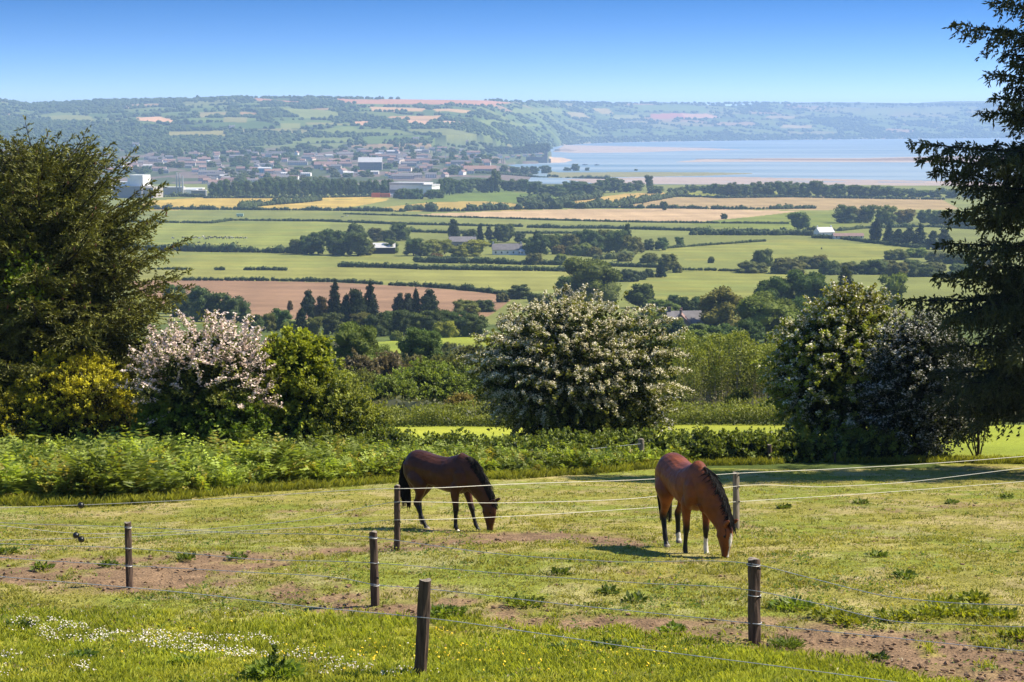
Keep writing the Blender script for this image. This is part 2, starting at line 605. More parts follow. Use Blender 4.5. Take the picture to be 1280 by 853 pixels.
def paddock_col(X, Y):
    n1 = fbm(X / 0.7, Y / 0.9, 3)[:, None]; n2 = fbm(X / 3.1 + 5, Y / 3.1, 3)[:, None]
    g_pad = np.array([0.245, 0.220, 0.050]); g_dry = np.array([0.32, 0.262, 0.105]); g_green = np.array([0.175, 0.200, 0.028])
    c = g_pad + (g_dry - g_pad) * sstep(.48, .66, n1) + (g_green - g_pad) * sstep(.46, .64, n2) * .85
    near = (sstep(.3, -.9, (Y - FRONTY(X)) + 1.2 * (n1[:, 0] - .5)))[:, None]
    c_n = np.array([0.205, 0.235, 0.024]) + (np.array([0.30, 0.285, 0.042]) - np.array([0.205, 0.235, 0.024])) * sstep(.45, .65, n2)
    c = c * (1 - near) + c_n * near
    c = c * (0.78 + 0.44 * fbm(X / .22, Y / .3, 2)[:, None])
    m = dirt_mask(X, Y)[:, None]
    soil = SOILC * (0.6 + .8 * fbm(X / .3 + 3, Y / .35, 3)[:, None])
    return c * (1 - m) + soil * m, m[:, 0]


FIELDS = [   # (outline in the photograph, albedo)  - traced on the ground, nearest last
    ([(150, 264), (190, 251), (262, 246.5), (400, 245.5), (470, 246), (478, 248), (392, 250), (340, 254.5), (305, 261), (260, 262)], (.39, .27, .060)),
    ([(308, 262), (345, 255), (400, 250.5), (485, 248), (484, 251), (440, 259), (385, 262)], (.38, .265, .062)),
    ([(440, 264), (500, 257), (530, 253.5), (600, 251.5), (645, 254.5), (700, 256), (716, 260), (640, 263.5), (520, 264)], (.33, .235, .060)),
    ([(490, 257), (530, 252), (556, 240), (575, 237), (640, 236), (642, 241), (712, 244), (700, 250), (655, 255), (600, 251.5), (540, 253)], (.11, .145, .028)),
    ([(505, 269), (600, 265), (700, 262), (860, 261), (1000, 264), (955, 271), (880, 278), (760, 277.5), (640, 273)], (.39, .27, .15)),
    ([(700, 258), (760, 259.5), (800, 252), (850, 246), (960, 244.5), (1175, 248), (1200, 262), (1000, 263), (850, 260)], (.30, .21, .098)),
    ([(700, 254), (740, 248), (780, 242.5), (828, 240.5), (838, 243.5), (790, 252), (755, 257)], (.38, .255, .075)),
    ([(836, 244), (850, 240.5), (905, 239), (990, 240), (992, 244), (850, 247)], (.21, .21, .032)),
    ([(860, 279), (1002, 264), (1070, 267), (1120, 275), (1015, 287), (880, 285)], (.15, .17, .030)),
    ([(150, 263), (305, 262.5), (440, 264.5), (505, 268), (640, 274), (720, 276), (700, 283), (520, 279), (400, 277), (150, 280)], (.16, .17, .045)),
    ([(150, 279), (415, 277), (410, 290), (350, 311), (150, 313)], (.17, .185, .042)),
    ([(150, 314), (370, 316), (510, 322), (525, 330), (430, 334), (150, 336)], (.18, .185, .045)),
    ([(150, 337), (430, 334), (690, 338.5), (720, 340), (700, 361), (640, 368), (540, 358), (430, 352), (150, 351)], (.195, .19, .048)),
    ([(160, 352), (240, 349.5), (420, 353.5), (530, 359), (645, 369.5), (610, 396), (500, 402), (300, 398), (190, 378)], (.225, .135, .078)),
    ([(770, 378), (790, 350), (850, 340), (1010, 335), (1005, 345), (930, 372), (830, 383)], (.185, .19, .043)),
    ([(820, 311), (880, 305), (985, 299), (1140, 309), (1100, 325), (1010, 330), (860, 326)], (.18, .185, .042)),
    ([(850, 337), (930, 333), (1200, 342), (1200, 350), (1000, 340)], (.17, .18, .045)),
    ([(420, 445), (470, 428), (560, 420), (640, 416), (650, 438), (600, 440), (520, 449), (440, 455)], (.19, .22, .028)),
    ([(860, 443), (930, 432), (990, 428), (1000, 440), (930, 446)], (.17, .20, .030)),
    ([(-200, 585), (-200, 531), (640, 532), (1500, 531), (1500, 585), (1230, 592), (640, 566)], (.275, .30, .034)),
]
_HF = [   # pale and red fields on the far hillside
    ([(420, 123.5), (470, 122), (610, 125), (640, 128.5), (600, 132.5), (540, 131), (430, 129.5)], (.42, .20, .11)),
    ([(462, 133.5), (535, 136), (528, 139.5), (464, 139)], (.46, .28, .13)), ([(540, 136.5), (600, 139), (585, 142), (545, 139.5)], (.42, .27, .12)),
    ([(488, 145.5), (556, 144.5), (552, 149.5), (482, 149)], (.42, .25, .12)), ([(505, 150), (545, 151), (530, 158), (510, 156)], (.52, .30, .17)),
    ([(543, 152), (580, 153), (574, 156), (546, 155)], (.52, .33, .19)), ([(170, 147), (200, 146), (217, 151), (215, 155), (176, 151)], (.58, .33, .18)),
    ([(812, 143), (860, 142), (858, 148.5), (815, 148.5)], (.40, .15, .09)), ([(852, 142.5), (885, 142.5), (902, 147.5), (858, 148.5)], (.48, .26, .15)),
    ([(52, 146), (82, 144), (116, 146), (119, 155), (100, 152), (66, 152)], (.20, .20, .06)), ([(205, 165), (282, 163.5), (282, 171), (212, 171)], (.24, .21, .07)),
    ([(318, 122.5), (378, 127.5), (372, 130.5), (320, 126)], (.40, .20, .12)), ([(245, 141), (285, 140), (282, 146), (248, 147)], (.24, .20, .08)),
    ([(280, 147), (310, 147), (308, 153), (278, 153)], (.21, .19, .07)), ([(335, 135), (420, 140), (432, 147), (380, 148)], (.19, .21, .06)),
    ([(300, 140), (322, 141), (320, 146), (298, 145)], (.32, .2, .09)), ([(440, 152), (462, 152), (458, 157), (442, 156)], (.5, .28, .15)),
    ([(738, 135), (760, 135.5), (768, 143), (752, 142)], (.33, .25, .09)), ([(768, 143.5), (800, 143.5), (802, 149), (766, 149)], (.22, .22, .07)),
    ([(700, 139), (728, 141), (738, 148), (716, 147)], (.3, .24, .1)), ([(980, 156), (1015, 157), (1014, 160.5), (975, 160)], (.33, .24, .10)),
    ([(1020, 137), (1140, 134), (1200, 134), (1200, 142), (1080, 144)], (.17, .19, .07)), ([(960, 145), (1000, 146), (990, 149), (955, 148)], (.3, .22, .1)),
    ([(350, 154), (375, 154), (376, 161), (352, 161)], (.20, .21, .06)), ([(380, 153), (445, 155), (430, 157), (385, 156)], (.21, .2, .07)),
    ([(415, 160), (440, 158.5), (450, 163), (418, 164)], (.16, .19, .05)), ([(600, 150), (680, 154), (670, 158), (595, 156)], (.15, .18, .05)),
    ([(640, 136), (700, 135), (706, 142), (640, 143)], (.16, .19, .05)), ([(790, 131), (880, 133), (885, 141), (800, 140)], (.13, .18, .045)),
]
W_FIELDS = [(wpoly(p), c) for p, c in FIELDS]
W_HF = [(wpoly(p), c) for p, c in _HF]


def worley(X, Y, cs, seed):                    # nearest and second nearest jittered cell, id of the nearest
    r = rng(seed); J = r.random((64, 64, 2)); ID = r.random((64, 64))
    ix = np.floor(X / cs[0]).astype(int); iy = np.floor(Y / cs[1]).astype(int)
    d1 = np.full(X.shape, 9e9); d2 = d1.copy(); idd = np.zeros(X.shape)
    for a in (-1, 0, 1):
        for b in (-1, 0, 1):
            jx = (ix + a) & 63; jy = (iy + b) & 63
            dx = (ix + a + J[jx, jy, 0]) - X / cs[0]; dy = (iy + b + J[jx, jy, 1]) - Y / cs[1]
            d = np.maximum(np.abs(dx + .25 * dy), np.abs(dy - .25 * dx))
            nearer = d < d1
            d2 = np.where(nearer, d1, np.minimum(d2, d)); idd = np.where(nearer, ID[jx, jy], idd); d1 = np.where(nearer, d, d1)
    return d1, d2, idd


HPAL = np.array([(.11, .15, .035), (.14, .17, .045), (.10, .14, .035), (.17, .18, .06), (.08, .12, .03), (.13, .17, .04), (.21, .19, .075),
                 (.12, .16, .04), (.15, .18, .05), (.09, .13, .035), (.30, .20, .10), (.11, .15, .04)])


def hill_cells(X, Y):
    return worley(X + 90 * fbm(X / 500, Y / 500, 2), Y, (250, 300), 5)


def far_col(X, Y, Z):
    px = 640 + FPX * X / Y
    d1, d2, idd = hill_cells(X, Y)
    c = HPAL[(idd * 11.99).astype(int)] * .92
    hedge = (d2 - d1) < 0.07
    c = np.where(hedge[:, None], np.array([.035, .05, .02]), c)
    Df = np.interp(px, _FX, _FD)
    low = sstep(200, -200, Y - Df)[:, None]                    # town ground
    tn = fbm(X / 60, Y / 120, 3)[:, None]
    town = np.where(tn > .5, np.array([.065, .08, .035]), np.array([.15, .115, .10]))
    c = c * (1 - low) + town * low
    for p, k in W_HF:
        c = np.where(pip(X, Y, p)[:, None], np.array(k), c)
    for p, k in ((PENIN, (.10, .12, .05)), (BEACH, (.50, .36, .25)), (FLATS, (.33, .27, .235)), (ROCK, (.10, .09, .08)), (BAR, (.34, .275, .225)),
                 (BAR2, (.22, .155, .12)), (SPIT, (.20, .185, .085)), (MUD, (.27, .21, .19))):
        c = np.where(pip(X, Y, p)[:, None], np.array(k), c)
    shore = (Z < 2.2) & (Y > 3300) & (px > 700)
    c = np.where((shore & ~pip(X, Y, SPIT) & ~pip(X, Y, BAR2))[:, None], c * .5 + np.array([.40, .31, .26]) * .5, c)
    return c


def ground_colour(X, Y, Z):
    n = len(X)
    c = np.zeros((n, 3))
    base = np.array([.155, .165, .042])
    s = fbm(X / 140 + 3, Y / 45, 3)[:, None]
    c[:] = base * (0.8 + .45 * s)
    scrub = (Y > 93) & (Y < 620)
    c[scrub] = np.array([.075, .095, .024]) * (0.7 + .7 * fbm(X[scrub] / 6, Y[scrub] / 9, 3)[:, None])
    nm = Y < 74
    c[nm], _ = paddock_col(X[nm], Y[nm])
    mid = (Y > 66) & (Y < 3500)
    Xm, Ym = X[mid], Y[mid]
    cm = c[mid]
    for p, k in W_FIELDS:
        ins = pip(Xm, Ym, p)
        v = 0.74 + .52 * fbm(Xm / 70 + k[0] * 90, Ym / 30, 5)[:, None]
        v2 = 1 + .07 * np.sin(Ym / 6.0 + Xm / 31.0 + 2 * fbm(Xm / 200, Ym / 90, 2))[:, None] + .05 * np.sin(Xm / 5.0 + Ym / 60.0)[:, None]
        if k[1] > k[0] and Ym.size: v = v * np.array([1.0, 1.0, 1.0]) + (fbm(Xm / 35 + 7, Ym / 18, 3)[:, None] - .5) * np.array([.5, .25, .1])
        cm = np.where(ins[:, None], np.array(k) * v * v2, cm)
    # the rough strip under the bushes between paddock and the next field
    c[mid] = cm
    rough = (Y > 60.5 + .8 * np.sin(X / 2)) & (Y < 72)
    c[rough & (X < 13.5)] = np.array([.075, .10, .022])
    far = Y > 3300
    c[far] = far_col(X[far], Y[far], Z[far])
    return c


gx, gy, gzz = GX.ravel(), GY.ravel(), GZ.ravel()
gc = ground_colour(gx, gy, gzz)
_near = gy < 72
_dm = dirt_mask(gx[_near], gy[_near])
gzz[_near] += _dm * (0.07 * (fbm(gx[_near] / .28, gy[_near] / .34, 2) - .55) - .02)
nr_, nc_ = GX.shape
_idx = np.arange(nr_ * nc_).reshape(nr_, nc_)
GF = np.stack([_idx[:-1, :-1], _idx[:-1, 1:], _idx[1:, 1:], _idx[1:, :-1]], -1).reshape(-1, 4)

m, N, L = new_mat("ground_surface")
out = N.new("ShaderNodeOutputMaterial"); pb = N.new("ShaderNodeBsdfPrincipled")
pb.inputs['Roughness'].default_value = 0.9; pb.inputs['Specular IOR Level'].default_value = 0.08
at_ = N.new("ShaderNodeAttribute"); at_.attribute_name = "Col"
geo = N.new("ShaderNodeNewGeometry")
prev = at_.outputs['Color']
hts = []
for sc_, lo, hi in ((26.0, .62, 1.38), (5.0, .82, 1.18), (0.16, .90, 1.10), (0.012, .90, 1.10)):
    nz = N.new("ShaderNodeTexNoise"); nz.inputs['Scale'].default_value = sc_; nz.inputs['Detail'].default_value = 4
    L.new(geo.outputs['Position'], nz.inputs['Vector'])
    mr = N.new("ShaderNodeMapRange"); mr.inputs[1].default_value = .3; mr.inputs[2].default_value = .7
    mr.inputs[3].default_value = lo; mr.inputs[4].default_value = hi
    L.new(nz.outputs['Fac'], mr.inputs[0])
    hv = N.new("ShaderNodeHueSaturation"); L.new(mr.outputs[0], hv.inputs['Value']); L.new(prev, hv.inputs['Color'])
    prev = hv.outputs['Color']; hts.append(nz)
L.new(prev, pb.inputs['Base Color'])
bp = N.new("ShaderNodeBump"); bp.inputs['Strength'].default_value = .8; bp.inputs['Distance'].default_value = .05
L.new(hts[0].outputs['Fac'], bp.inputs['Height']); L.new(bp.outputs[0], pb.inputs['Normal'])
L.new(pb.outputs[0], out.inputs['Surface'])
M_GROUND = m
mb = MB()
mb.add(np.stack([gx, gy, gzz], 1), GF, gc)
tag(mb.build("ground", M_GROUND, smooth=True), kind='structure')

# ------------------------------------------------------------------ the bay
m, N, L = new_mat("bay_water")
out = N.new("ShaderNodeOutputMaterial"); pb = N.new("ShaderNodeBsdfPrincipled")
geo = N.new("ShaderNodeNewGeometry")
mp = N.new("ShaderNodeMapping"); mp.inputs['Scale'].default_value = (0.0006, 0.0034, 1)
L.new(geo.outputs['Position'], mp.inputs['Vector'])
nz = N.new("ShaderNodeTexNoise"); nz.inputs['Scale'].default_value = 1.0; nz.inputs['Detail'].default_value = 5
L.new(mp.outputs[0], nz.inputs['Vector'])
cr = N.new("ShaderNodeValToRGB")
cr.color_ramp.elements[0].position = .40; cr.color_ramp.elements[0].color = (.15, .22, .26, 1)
cr.color_ramp.elements[1].position = .60; cr.color_ramp.elements[1].color = (.29, .34, .36, 1)
L.new(nz.outputs['Fac'], cr.inputs[0]); L.new(cr.outputs[0], pb.inputs['Base Color'])
pb.inputs['Roughness'].default_value = .38; pb.inputs['IOR'].default_value = 1.33; pb.inputs['Specular IOR Level'].default_value = .35
nw = N.new("ShaderNodeTexNoise"); nw.inputs['Scale'].default_value = .25; nw.inputs['Detail'].default_value = 3
L.new(geo.outputs['Position'], nw.inputs['Vector'])
bp = N.new("ShaderNodeBump"); bp.inputs['Strength'].default_value = .5; bp.inputs['Distance'].default_value = .5
L.new(nw.outputs['Fac'], bp.inputs['Height']); L.new(bp.outputs[0], pb.inputs['Normal'])
L.new(pb.outputs[0], out.inputs['Surface'])
mb = MB()
xs = np.linspace(-2500, 9500, 40); ys = np.linspace(3340, 13400, 40)
XX, YY = np.meshgrid(xs, ys)
ii = np.arange(1600).reshape(40, 40)
mb.add(np.stack([XX.ravel(), YY.ravel(), np.zeros(1600)], 1), np.stack([ii[:-1, :-1], ii[:-1, 1:], ii[1:, 1:], ii[1:, :-1]], -1).reshape(-1, 4))
tag(mb.build("water", m), kind='structure')

# ------------------------------------------------------------------ faint hills beyond the bay
mb = MB()
xs = np.linspace(1700, 8600, 120); ys = np.linspace(0, 1, 12)
XX, TT = np.meshgrid(xs, ys)
PX = 640 + FPX * XX / 15800
top = np.interp(PX, [900, 1000, 1030, 1090, 1150, 1190, 1250, 1320, 1500, 2000], [133, 128.5, 127.2, 127.5, 128.5, 126, 125.6, 125, 126, 130])
ZT = CAM_Z + ray(640, top)[1] * 15800 + 10 * (fbm(XX / 700, XX * 0, 3) - .5)
ZZ = 1 + (ZT - 1) * np.sin(TT * np.pi) ** .8
ii = np.arange(XX.size).reshape(XX.shape)
mb.add(np.stack([XX.ravel(), 15600 + 1200 * TT.ravel(), ZZ.ravel()], 1), np.stack([ii[:-1, :-1], ii[:-1, 1:], ii[1:, 1:], ii[1:, :-1]], -1).reshape(-1, 4), (.13, .15, .06))
tag(mb.build("hills", M_GROUND, smooth=True), kind='structure')

# ------------------------------------------------------------------ air
m, N, L = new_mat("haze_air")
out = N.new("ShaderNodeOutputMaterial")
pv = N.new("ShaderNodeVolumePrincipled")
pv.inputs['Color'].default_value = (.44, .64, 1.0, 1)
pv.inputs['Density'].default_value = 8.3e-5
pv.inputs['Anisotropy'].default_value = 0.0
L.new(pv.outputs[0], out.inputs['Volume'])
mb = MB()
add_box(mb, (0, 8700, 133), (44000, 19000, 290))
tag(mb.build("haze", m), kind='stuff')
# ------------------------------------------------------------------ far hillside woods: one mass nobody could count
def far_woods():
    r = rng(21)
    n = 90000
    px = r.uniform(-260, 1540, n); t = r.random(n) ** 0.85
    Df = np.interp(px, _FX, _FD)
    D = Df - 450 + t * 3800
    X = (px - 640) / FPX * D
    w_ = sstep(590, 700, px)
    d1, d2, idd = hill_cells(X, D)
    edge = (d2 - d1) < 0.10
    tt = (D - Df) / 3300
    wood = fbm(X / 420 + 11, D / 520, 3)
    left = sstep(330, 60, px)
    thr = 0.53 + 0.14 * sstep(.25, .75, tt) - 0.14 * left + .03 * sstep(650, 800, px)
    keep = (edge & (r.random(n) < .42)) | (wood > thr) & (r.random(n) < .62)
    keep |= (tt > .97) & (tt < 1.02) & (r.random(n) < .30)                  # ragged skyline
    keep |= (px > 700) & (tt > .0) & (tt < .10) & (r.random(n) < .7)      # woods along the far shore
    keep &= ~((px > 690) & (D < Df))
    infield = np.zeros(n, bool)
    for p, c in W_HF:
        infield |= pip(X, D, p)
    keep &= ~infield
    keep &= ~((D < Df) & (r.random(n) < .6))
    X = X[keep]; D = D[keep]
    if len(X) > 36000:
        s = r.choice(len(X), 36000, replace=False); X = X[s]; D = D[s]
    n = len(X)
    Z = terrain(X, D)
    R = np.clip(r.normal(4.9, 1.5, n), 2.2, 9) * (1 + .25 * (D - 5000) / 5000)
    tone = r.random((n, 1))
    col = np.array([.040, .066, .022]) * (1 - tone) + np.array([.085, .108, .034]) * tone
    mb = MB()
    add_blobs(mb, np.stack([X, D, Z + R * .55], 1), np.stack([R * 1.25, R * 1.1, R * .95], 1), 1, r, col, .2)
    o = mb.build("woodland", M_WOOD_FAR)
    tag(o, "hazy woods and hedges over the far hillside above the town and bay", "woodland", kind='stuff')


far_woods()

# ------------------------------------------------------------------ tree prototypes (unit width and height, scaled per tree)
def broadleaf_meshes(seed, lumps=22, leaves=2600, low=.14, cone=0.0, lsz=.05, spread=1.0, base=(.120, .150, .038), fat=1.0, zf=1.0):
    r = rng(seed)
    mbc, mbt = MB(), MB()
    base = np.array(base)
    C, R = [], []
    for i in range(lumps):
        a = r.random() * 6.283; h = r.random()
        z = low + .10 + (0.86 - low - .10) * h
        prof = math.sqrt(max(0.02, 1 - ((z - (low + .40 * (1 - low))) / (.62 * (1 - low))) ** 2))
        prof *= (1 - cone * h)
        rr = .36 * spread * prof * math.sqrt(r.random())
        rad = fat * (.10 + .075 * r.random()) * (1 - .25 * h)
        C.append((rr * math.cos(a), rr * math.sin(a), z)); R.append((rad * 1.15, rad * 1.15, rad * .95 * zf))
    C.append((0, 0, low + .38)); R.append((.26 * (1 - cone * .4), .26 * (1 - cone * .4), .30))
    C = np.array(C); R = np.array(R)
    add_blobs(mbc, C, R * .88, 2, r, base * .8, .10)
    k = r.integers(0, len(C), leaves)
    d = unit(r.normal(size=(leaves, 3)))
    d[:, 2] = np.where(r.random(leaves) < .7, np.abs(d[:, 2]), d[:, 2]); d = unit(d)
    P = C[k] + d * R[k] * (.86 + .26 * r.random((leaves, 1)))
    A = unit(d * .5 + r.normal(size=(leaves, 3)) * .8); 
    tone = (.72 + .56 * r.random((leaves, 1))) * (.85 + .3 * r.random(len(C))[k][:, None])
    add_leaves(mbc, P, A, d + .5 * r.normal(size=d.shape), lsz * (.6 + .9 * r.random(leaves)), lsz * (.5 + .5 * r.random(leaves)), base * tone)
    add_tube(mbt, [(0, 0, -.05), (.005, 0, low), (0, .01, low + .25), (.01, 0, .7)], [.035, .028, .02, .006], 7)
    for i in range(5):
        a = i * 1.3 + r.random(); z0 = low + .05 + .07 * i
        add_tube(mbt, [(0, 0, z0), (.12 * math.cos(a), .12 * math.sin(a), z0 + .12), (.26 * math.cos(a), .26 * math.sin(a), z0 + .22)], [.014, .009, .003], 5)
    return mbc.mesh("crown", M_FARLEAF), mbt.mesh("trunk", M_BARK, True)


def conifer_meshes(seed, tiers=15, per=13, leaves=2200, wide=1.0, bare=.05, top=1.0):
    r = rng(seed)
    mbc, mbt = MB(), MB()
    base = np.array([.036, .060, .024])
    C, R, AX = [], [], []
    for i in range(tiers):
        h = i / (tiers - 1.0)
        z = bare + .05 + (top - bare - .08) * h
        rad = .50 * wide * (1 - h) ** .8 + .035
        for j in range(max(4, int(per * (1 - h * .6)))):
            a = r.random() * 6.283; q = rad * (.45 + .55 * r.random())
            C.append((q * math.cos(a) * .72, q * math.sin(a) * .72, z + .03 * r.normal() - .05 * q)); R.append((.085 * (1.1 - .6 * h), .085 * (1.1 - .6 * h), .045))
        C.append((0, 0, z)); R.append((rad * .5, rad * .5, .06))
    C = np.array(C); R = np.array(R)
    add_blobs(mbc, C, R * .9, 1, r, base * .8, .22)
    k = r.integers(0, len(C), leaves)
    d = unit(r.normal(size=(leaves, 3)))
    P = C[k] + d * R[k]
    ax = np.stack([C[k][:, 0], C[k][:, 1], np.full(leaves, .02)], 1)
    A = unit(unit(ax) + r.normal(size=ax.shape) * .35 + np.array([0, 0, -.15]))
    add_leaves(mbc, P, A, r.normal(size=d.shape) + np.array([0, 0, 1.0]), .085 * (.6 + .7 * r.random(leaves)), .030, base * (.7 + .7 * r.random((leaves, 1))))
    add_tube(mbt, [(0, 0, -.04), (0, 0, .3), (0, 0, .97)], [.03, .02, .004], 6)
    return mbc.mesh("crown", M_FARLEAF), mbt.mesh("trunk", M_DARKBARK, True)


PROTO = {
    'round': [broadleaf_meshes(31, 30, low=.02), broadleaf_meshes(32, 26, low=.04, spread=1.08), broadleaf_meshes(33, 34, low=.0)],
    'tall': [broadleaf_meshes(34, 28, low=.02, cone=.35, spread=.95), broadleaf_meshes(35, 28, low=.02, cone=.2)],
    'bush': [broadleaf_meshes(36, 64, low=-.14, spread=1.15, fat=.80, zf=2.1), broadleaf_meshes(37, 60, low=-.16, spread=1.12, fat=.85, zf=2.0), broadleaf_meshes(38, 70, low=-.15, spread=1.18, fat=.78, zf=2.0)],
    'conifer': [conifer_meshes(41, wide=1.2), conifer_meshes(42, 13, 12, wide=1.4), conifer_meshes(43, 17, 12, wide=1.05)],
    'pine': [broadleaf_meshes(46, 30, low=.05, cone=.72, spread=1.05, fat=.85, base=(.058, .080, .032)), broadleaf_meshes(47, 26, low=.12, cone=.60, spread=1.0, fat=.9, base=(.060, .080, .030)), broadleaf_meshes(48, 34, low=.02, cone=.80, spread=1.15, fat=.8, base=(.050, .074, .030))],
    'big': [broadleaf_meshes(44, 46, 7000, low=.06, lsz=.034), broadleaf_meshes(45, 40, 7000, low=.08, lsz=.034, spread=1.05)],
}
TREES = 0


def plant(kind, name, label, cat, px, base, wpx, hpx, tint, group=None, var=None, D=None, parts=True):
    """a tree standing on the ground at the foot seen at (px, base) in the photograph"""
    global TREES
    TREES += 1
    if D is None:
        x, y, z = hit(px, base)
    else:
        x, y, z = at(px, D)
    s = math.hypot(y * math.cos(PITCH), 0) + (CAM_Z - z) * math.sin(PITCH)
    W = wpx * s / FPX * 1.17; H = hpx * s / FPX
    pr = PROTO[kind]
    crown, trunk = pr[(TREES if var is None else var) % len(pr)]
    root = thing(name, label, cat, (x, y, z - .01 * H), (TREES * 2.399) % 6.283, group)
    root.scale = (W, W * .95, H)
    oc = bpy.data.objects.new("crown", crown); COL.objects.link(oc); oc.parent = root
    oc.color = (*tint, 1)
    ot = bpy.data.objects.new("trunk", trunk); COL.objects.link(ot); ot.parent = root
    return root


G1 = (1, 1, 1); GD = (.62, .66, .75); GL = (1.7, 1.6, 1.1); GY = (2.1, 1.75, .85); GB = (1.22, 1.0, .92); GG = (1.25, 1.25, .95); GR = (1.5, .85, .8)
GBL = (.75, .85, 1.05)


def cluster(kind, name, cat, group, fmt, items, tint=G1):
    items = sorted(items, key=lambda q: q[0])
    r = rng(len(items) * 7 + int(items[0][0]))
    for i, it in enumerate(items):
        px, base, wp, hp = it[:4]
        tn = it[4] if len(it) > 4 else tint
        tn = tuple(c * (1 + .16 * (r.random() - .5)) for c in tn)
        kd = kind if not (kind == 'conifer' and i % 3 != 1) else 'pine'
        plant(kd, name, fmt.format(o=ORD[i]), cat, px, base, wp * (1.2 if kd == 'pine' else 1), hp * (.92 + .16 * r.random()), tn, group)


# conifers and woods round the brown field
cluster('conifer', 'conifer_tree', 'conifer', 'conifers before the brown field',
        "{o} dark conifer from the left in the two clumps before the brown field",
        [(362, 390, 9, 16, GR), (377, 420, 26, 36), (386, 402, 22, 40, GD), (401, 405, 22, 36, GR), (419, 407, 26, 52), (433, 410, 20, 42, GD), (445, 410, 26, 54),
         (463, 408, 28, 53), (499, 398, 18, 32), (511, 398, 16, 36, GD), (520, 400, 18, 41), (536, 400, 28, 44)], (.72, .72, .80))
cluster('round', 'broadleaf_tree', 'tree', 'wood left of the brown field',
        "{o} rounded dark tree from the left in the wood below the brown field's left end",
        [(216, 392, 30, 40), (234, 396, 36, 40, GBL), (252, 402, 36, 44), (272, 402, 40, 42), (295, 404, 36, 36, GBL)], (.72, .85, .95))
cluster('round', 'broadleaf_tree', 'tree', 'trees at the foot of the conifers',
        "{o} bushy tree from the left in the low belt at the conifers' feet",
        [(318, 418, 26, 26, GBL), (334, 416, 22, 24, GB), (351, 414, 30, 32), (362, 420, 24, 20, GL), (394, 420, 24, 24, GB), (415, 418, 32, 30, GD), (432, 424, 26, 22, GG), (452, 418, 30, 28, GB),
         (470, 421, 30, 32, GD), (488, 419, 34, 34), (505, 420, 28, 34, GD), (522, 418, 34, 32, GG), (541, 420, 30, 36, GD), (560, 418, 36, 34), (578, 420, 34, 34, GD), (594, 421, 36, 32)], (.75, .85, .9))
plant('bush', 'willow_tree', "pale green domed willow at the edge of the small bright field", 'tree', 556, 422, 32, 21, GY)
plant('bush', 'shrub', "small green bush left of the pale domed willow", 'shrub', 496, 426, 16, 13, GL)
plant('bush', 'shrub', "little grey green bush standing on the small bright field", 'shrub', 562, 443, 20, 16, GB)
plant('big', 'broadleaf_tree', "large rounded green tree right of the leafy bush, on the slope below the conifers", 'tree', 447, 474, 68, 74, (1.02, 1.05, .8), var=0)
plant('big', 'broadleaf_tree', "medium dark tree beside the small bright field, left of the white hawthorn", 'tree', 524, 464, 56, 58, (.8, .95, .85), var=1)
plant('round', 'broadleaf_tree', "grey green tree half hidden left of the large rounded tree", 'tree', 404, 450, 26, 34, (1.3, 1.2, 1.0))
cluster('bush', 'shrub', 'shrub', 'dark shrubs under the small bright field', "{o} dark shrub from the left under the small bright field",
        [(546, 458, 22, 20), (562, 459, 24, 23), (580, 458, 26, 22), (598, 456, 24, 22)], (.8, .72, .7))
cluster('bush', 'shrub', 'shrub', 'rough bushes between the two dark trees', "{o} rough bush from the left below the two dark slope trees",
        [(478, 458, 26, 30, GL), (492, 466, 22, 26, GB), (508, 470, 26, 22, GB), (470, 476, 30, 24, GB)], GG)

# the plain, middle
plant('big', 'broadleaf_tree', "big olive topped tree right behind the white hawthorn's crown", 'tree', 738, 386, 74, 68, (1.15, 1.1, .95), var=0)
plant('round', 'broadleaf_tree', "dark tree leaning on the left of the big olive topped tree", 'tree', 711, 380, 34, 36, (.7, .85, .9))
plant('round', 'broadleaf_tree', "round dark tree at the right end of the brown field", 'tree', 649, 374, 30, 20, GD)
cluster('bush', 'shrub', 'shrub', 'bushes at the right tip of the brown field', "{o} bush from the left near the brown field's right tip",
        [(628, 378, 16, 12, GB), (668, 378, 18, 12), (682, 382, 22, 14, GB), (580, 392, 34, 18, GG), (604, 390, 30, 16)], GD)
plant('tall', 'broadleaf_tree', "dark pointed tree right of the big olive topped tree", 'tree', 800, 385, 42, 32, (.72, .78, .7))
plant('conifer', 'conifer_tree', "slim small conifer beside the dark pointed tree", 'conifer', 814, 381, 12, 24, G1)
cluster('round', 'broadleaf_tree', 'tree', 'low trees left of the grey roofed house', "{o} low tree from the left in the line above the grey roofed house",
        [(822, 393, 26, 18, GG), (835, 396, 30, 24, GG), (842, 382, 18, 14, GBL), (853, 391, 16, 20, GBL), (862, 391, 14, 17, GBL), (870, 390, 16, 20, GBL), (880, 391, 16, 16)], (.8, .85, .85))
cluster('bush', 'shrub', 'shrub', 'bushes on the pasture right of the olive topped tree', "{o} dark bush from the left just right of the big olive topped tree",
        [(784, 352, 28, 17), (802, 350, 14, 11), (811, 347, 12, 11)], GD)
plant('conifer', 'conifer_tree', "short dark conifer alone at a hedge end on the plain", 'conifer', 826, 347, 15, 20, GBL)
plant('round', 'broadleaf_tree', "brownish tree behind the short dark conifer", 'tree', 834, 339, 26, 23, (1.1, .95, .85))
plant('bush', 'shrub', "grey green bush right of the brownish tree", 'shrub', 846, 341, 14, 12, GB)
cluster('round', 'broadleaf_tree', 'tree', 'three single trees right of the long wood', "{o} of three separate round trees from the left, right of the long wood",
        [(811, 313, 15, 15), (828, 313, 18, 17), (849, 309, 14, 13)], (.8, .95, .95))
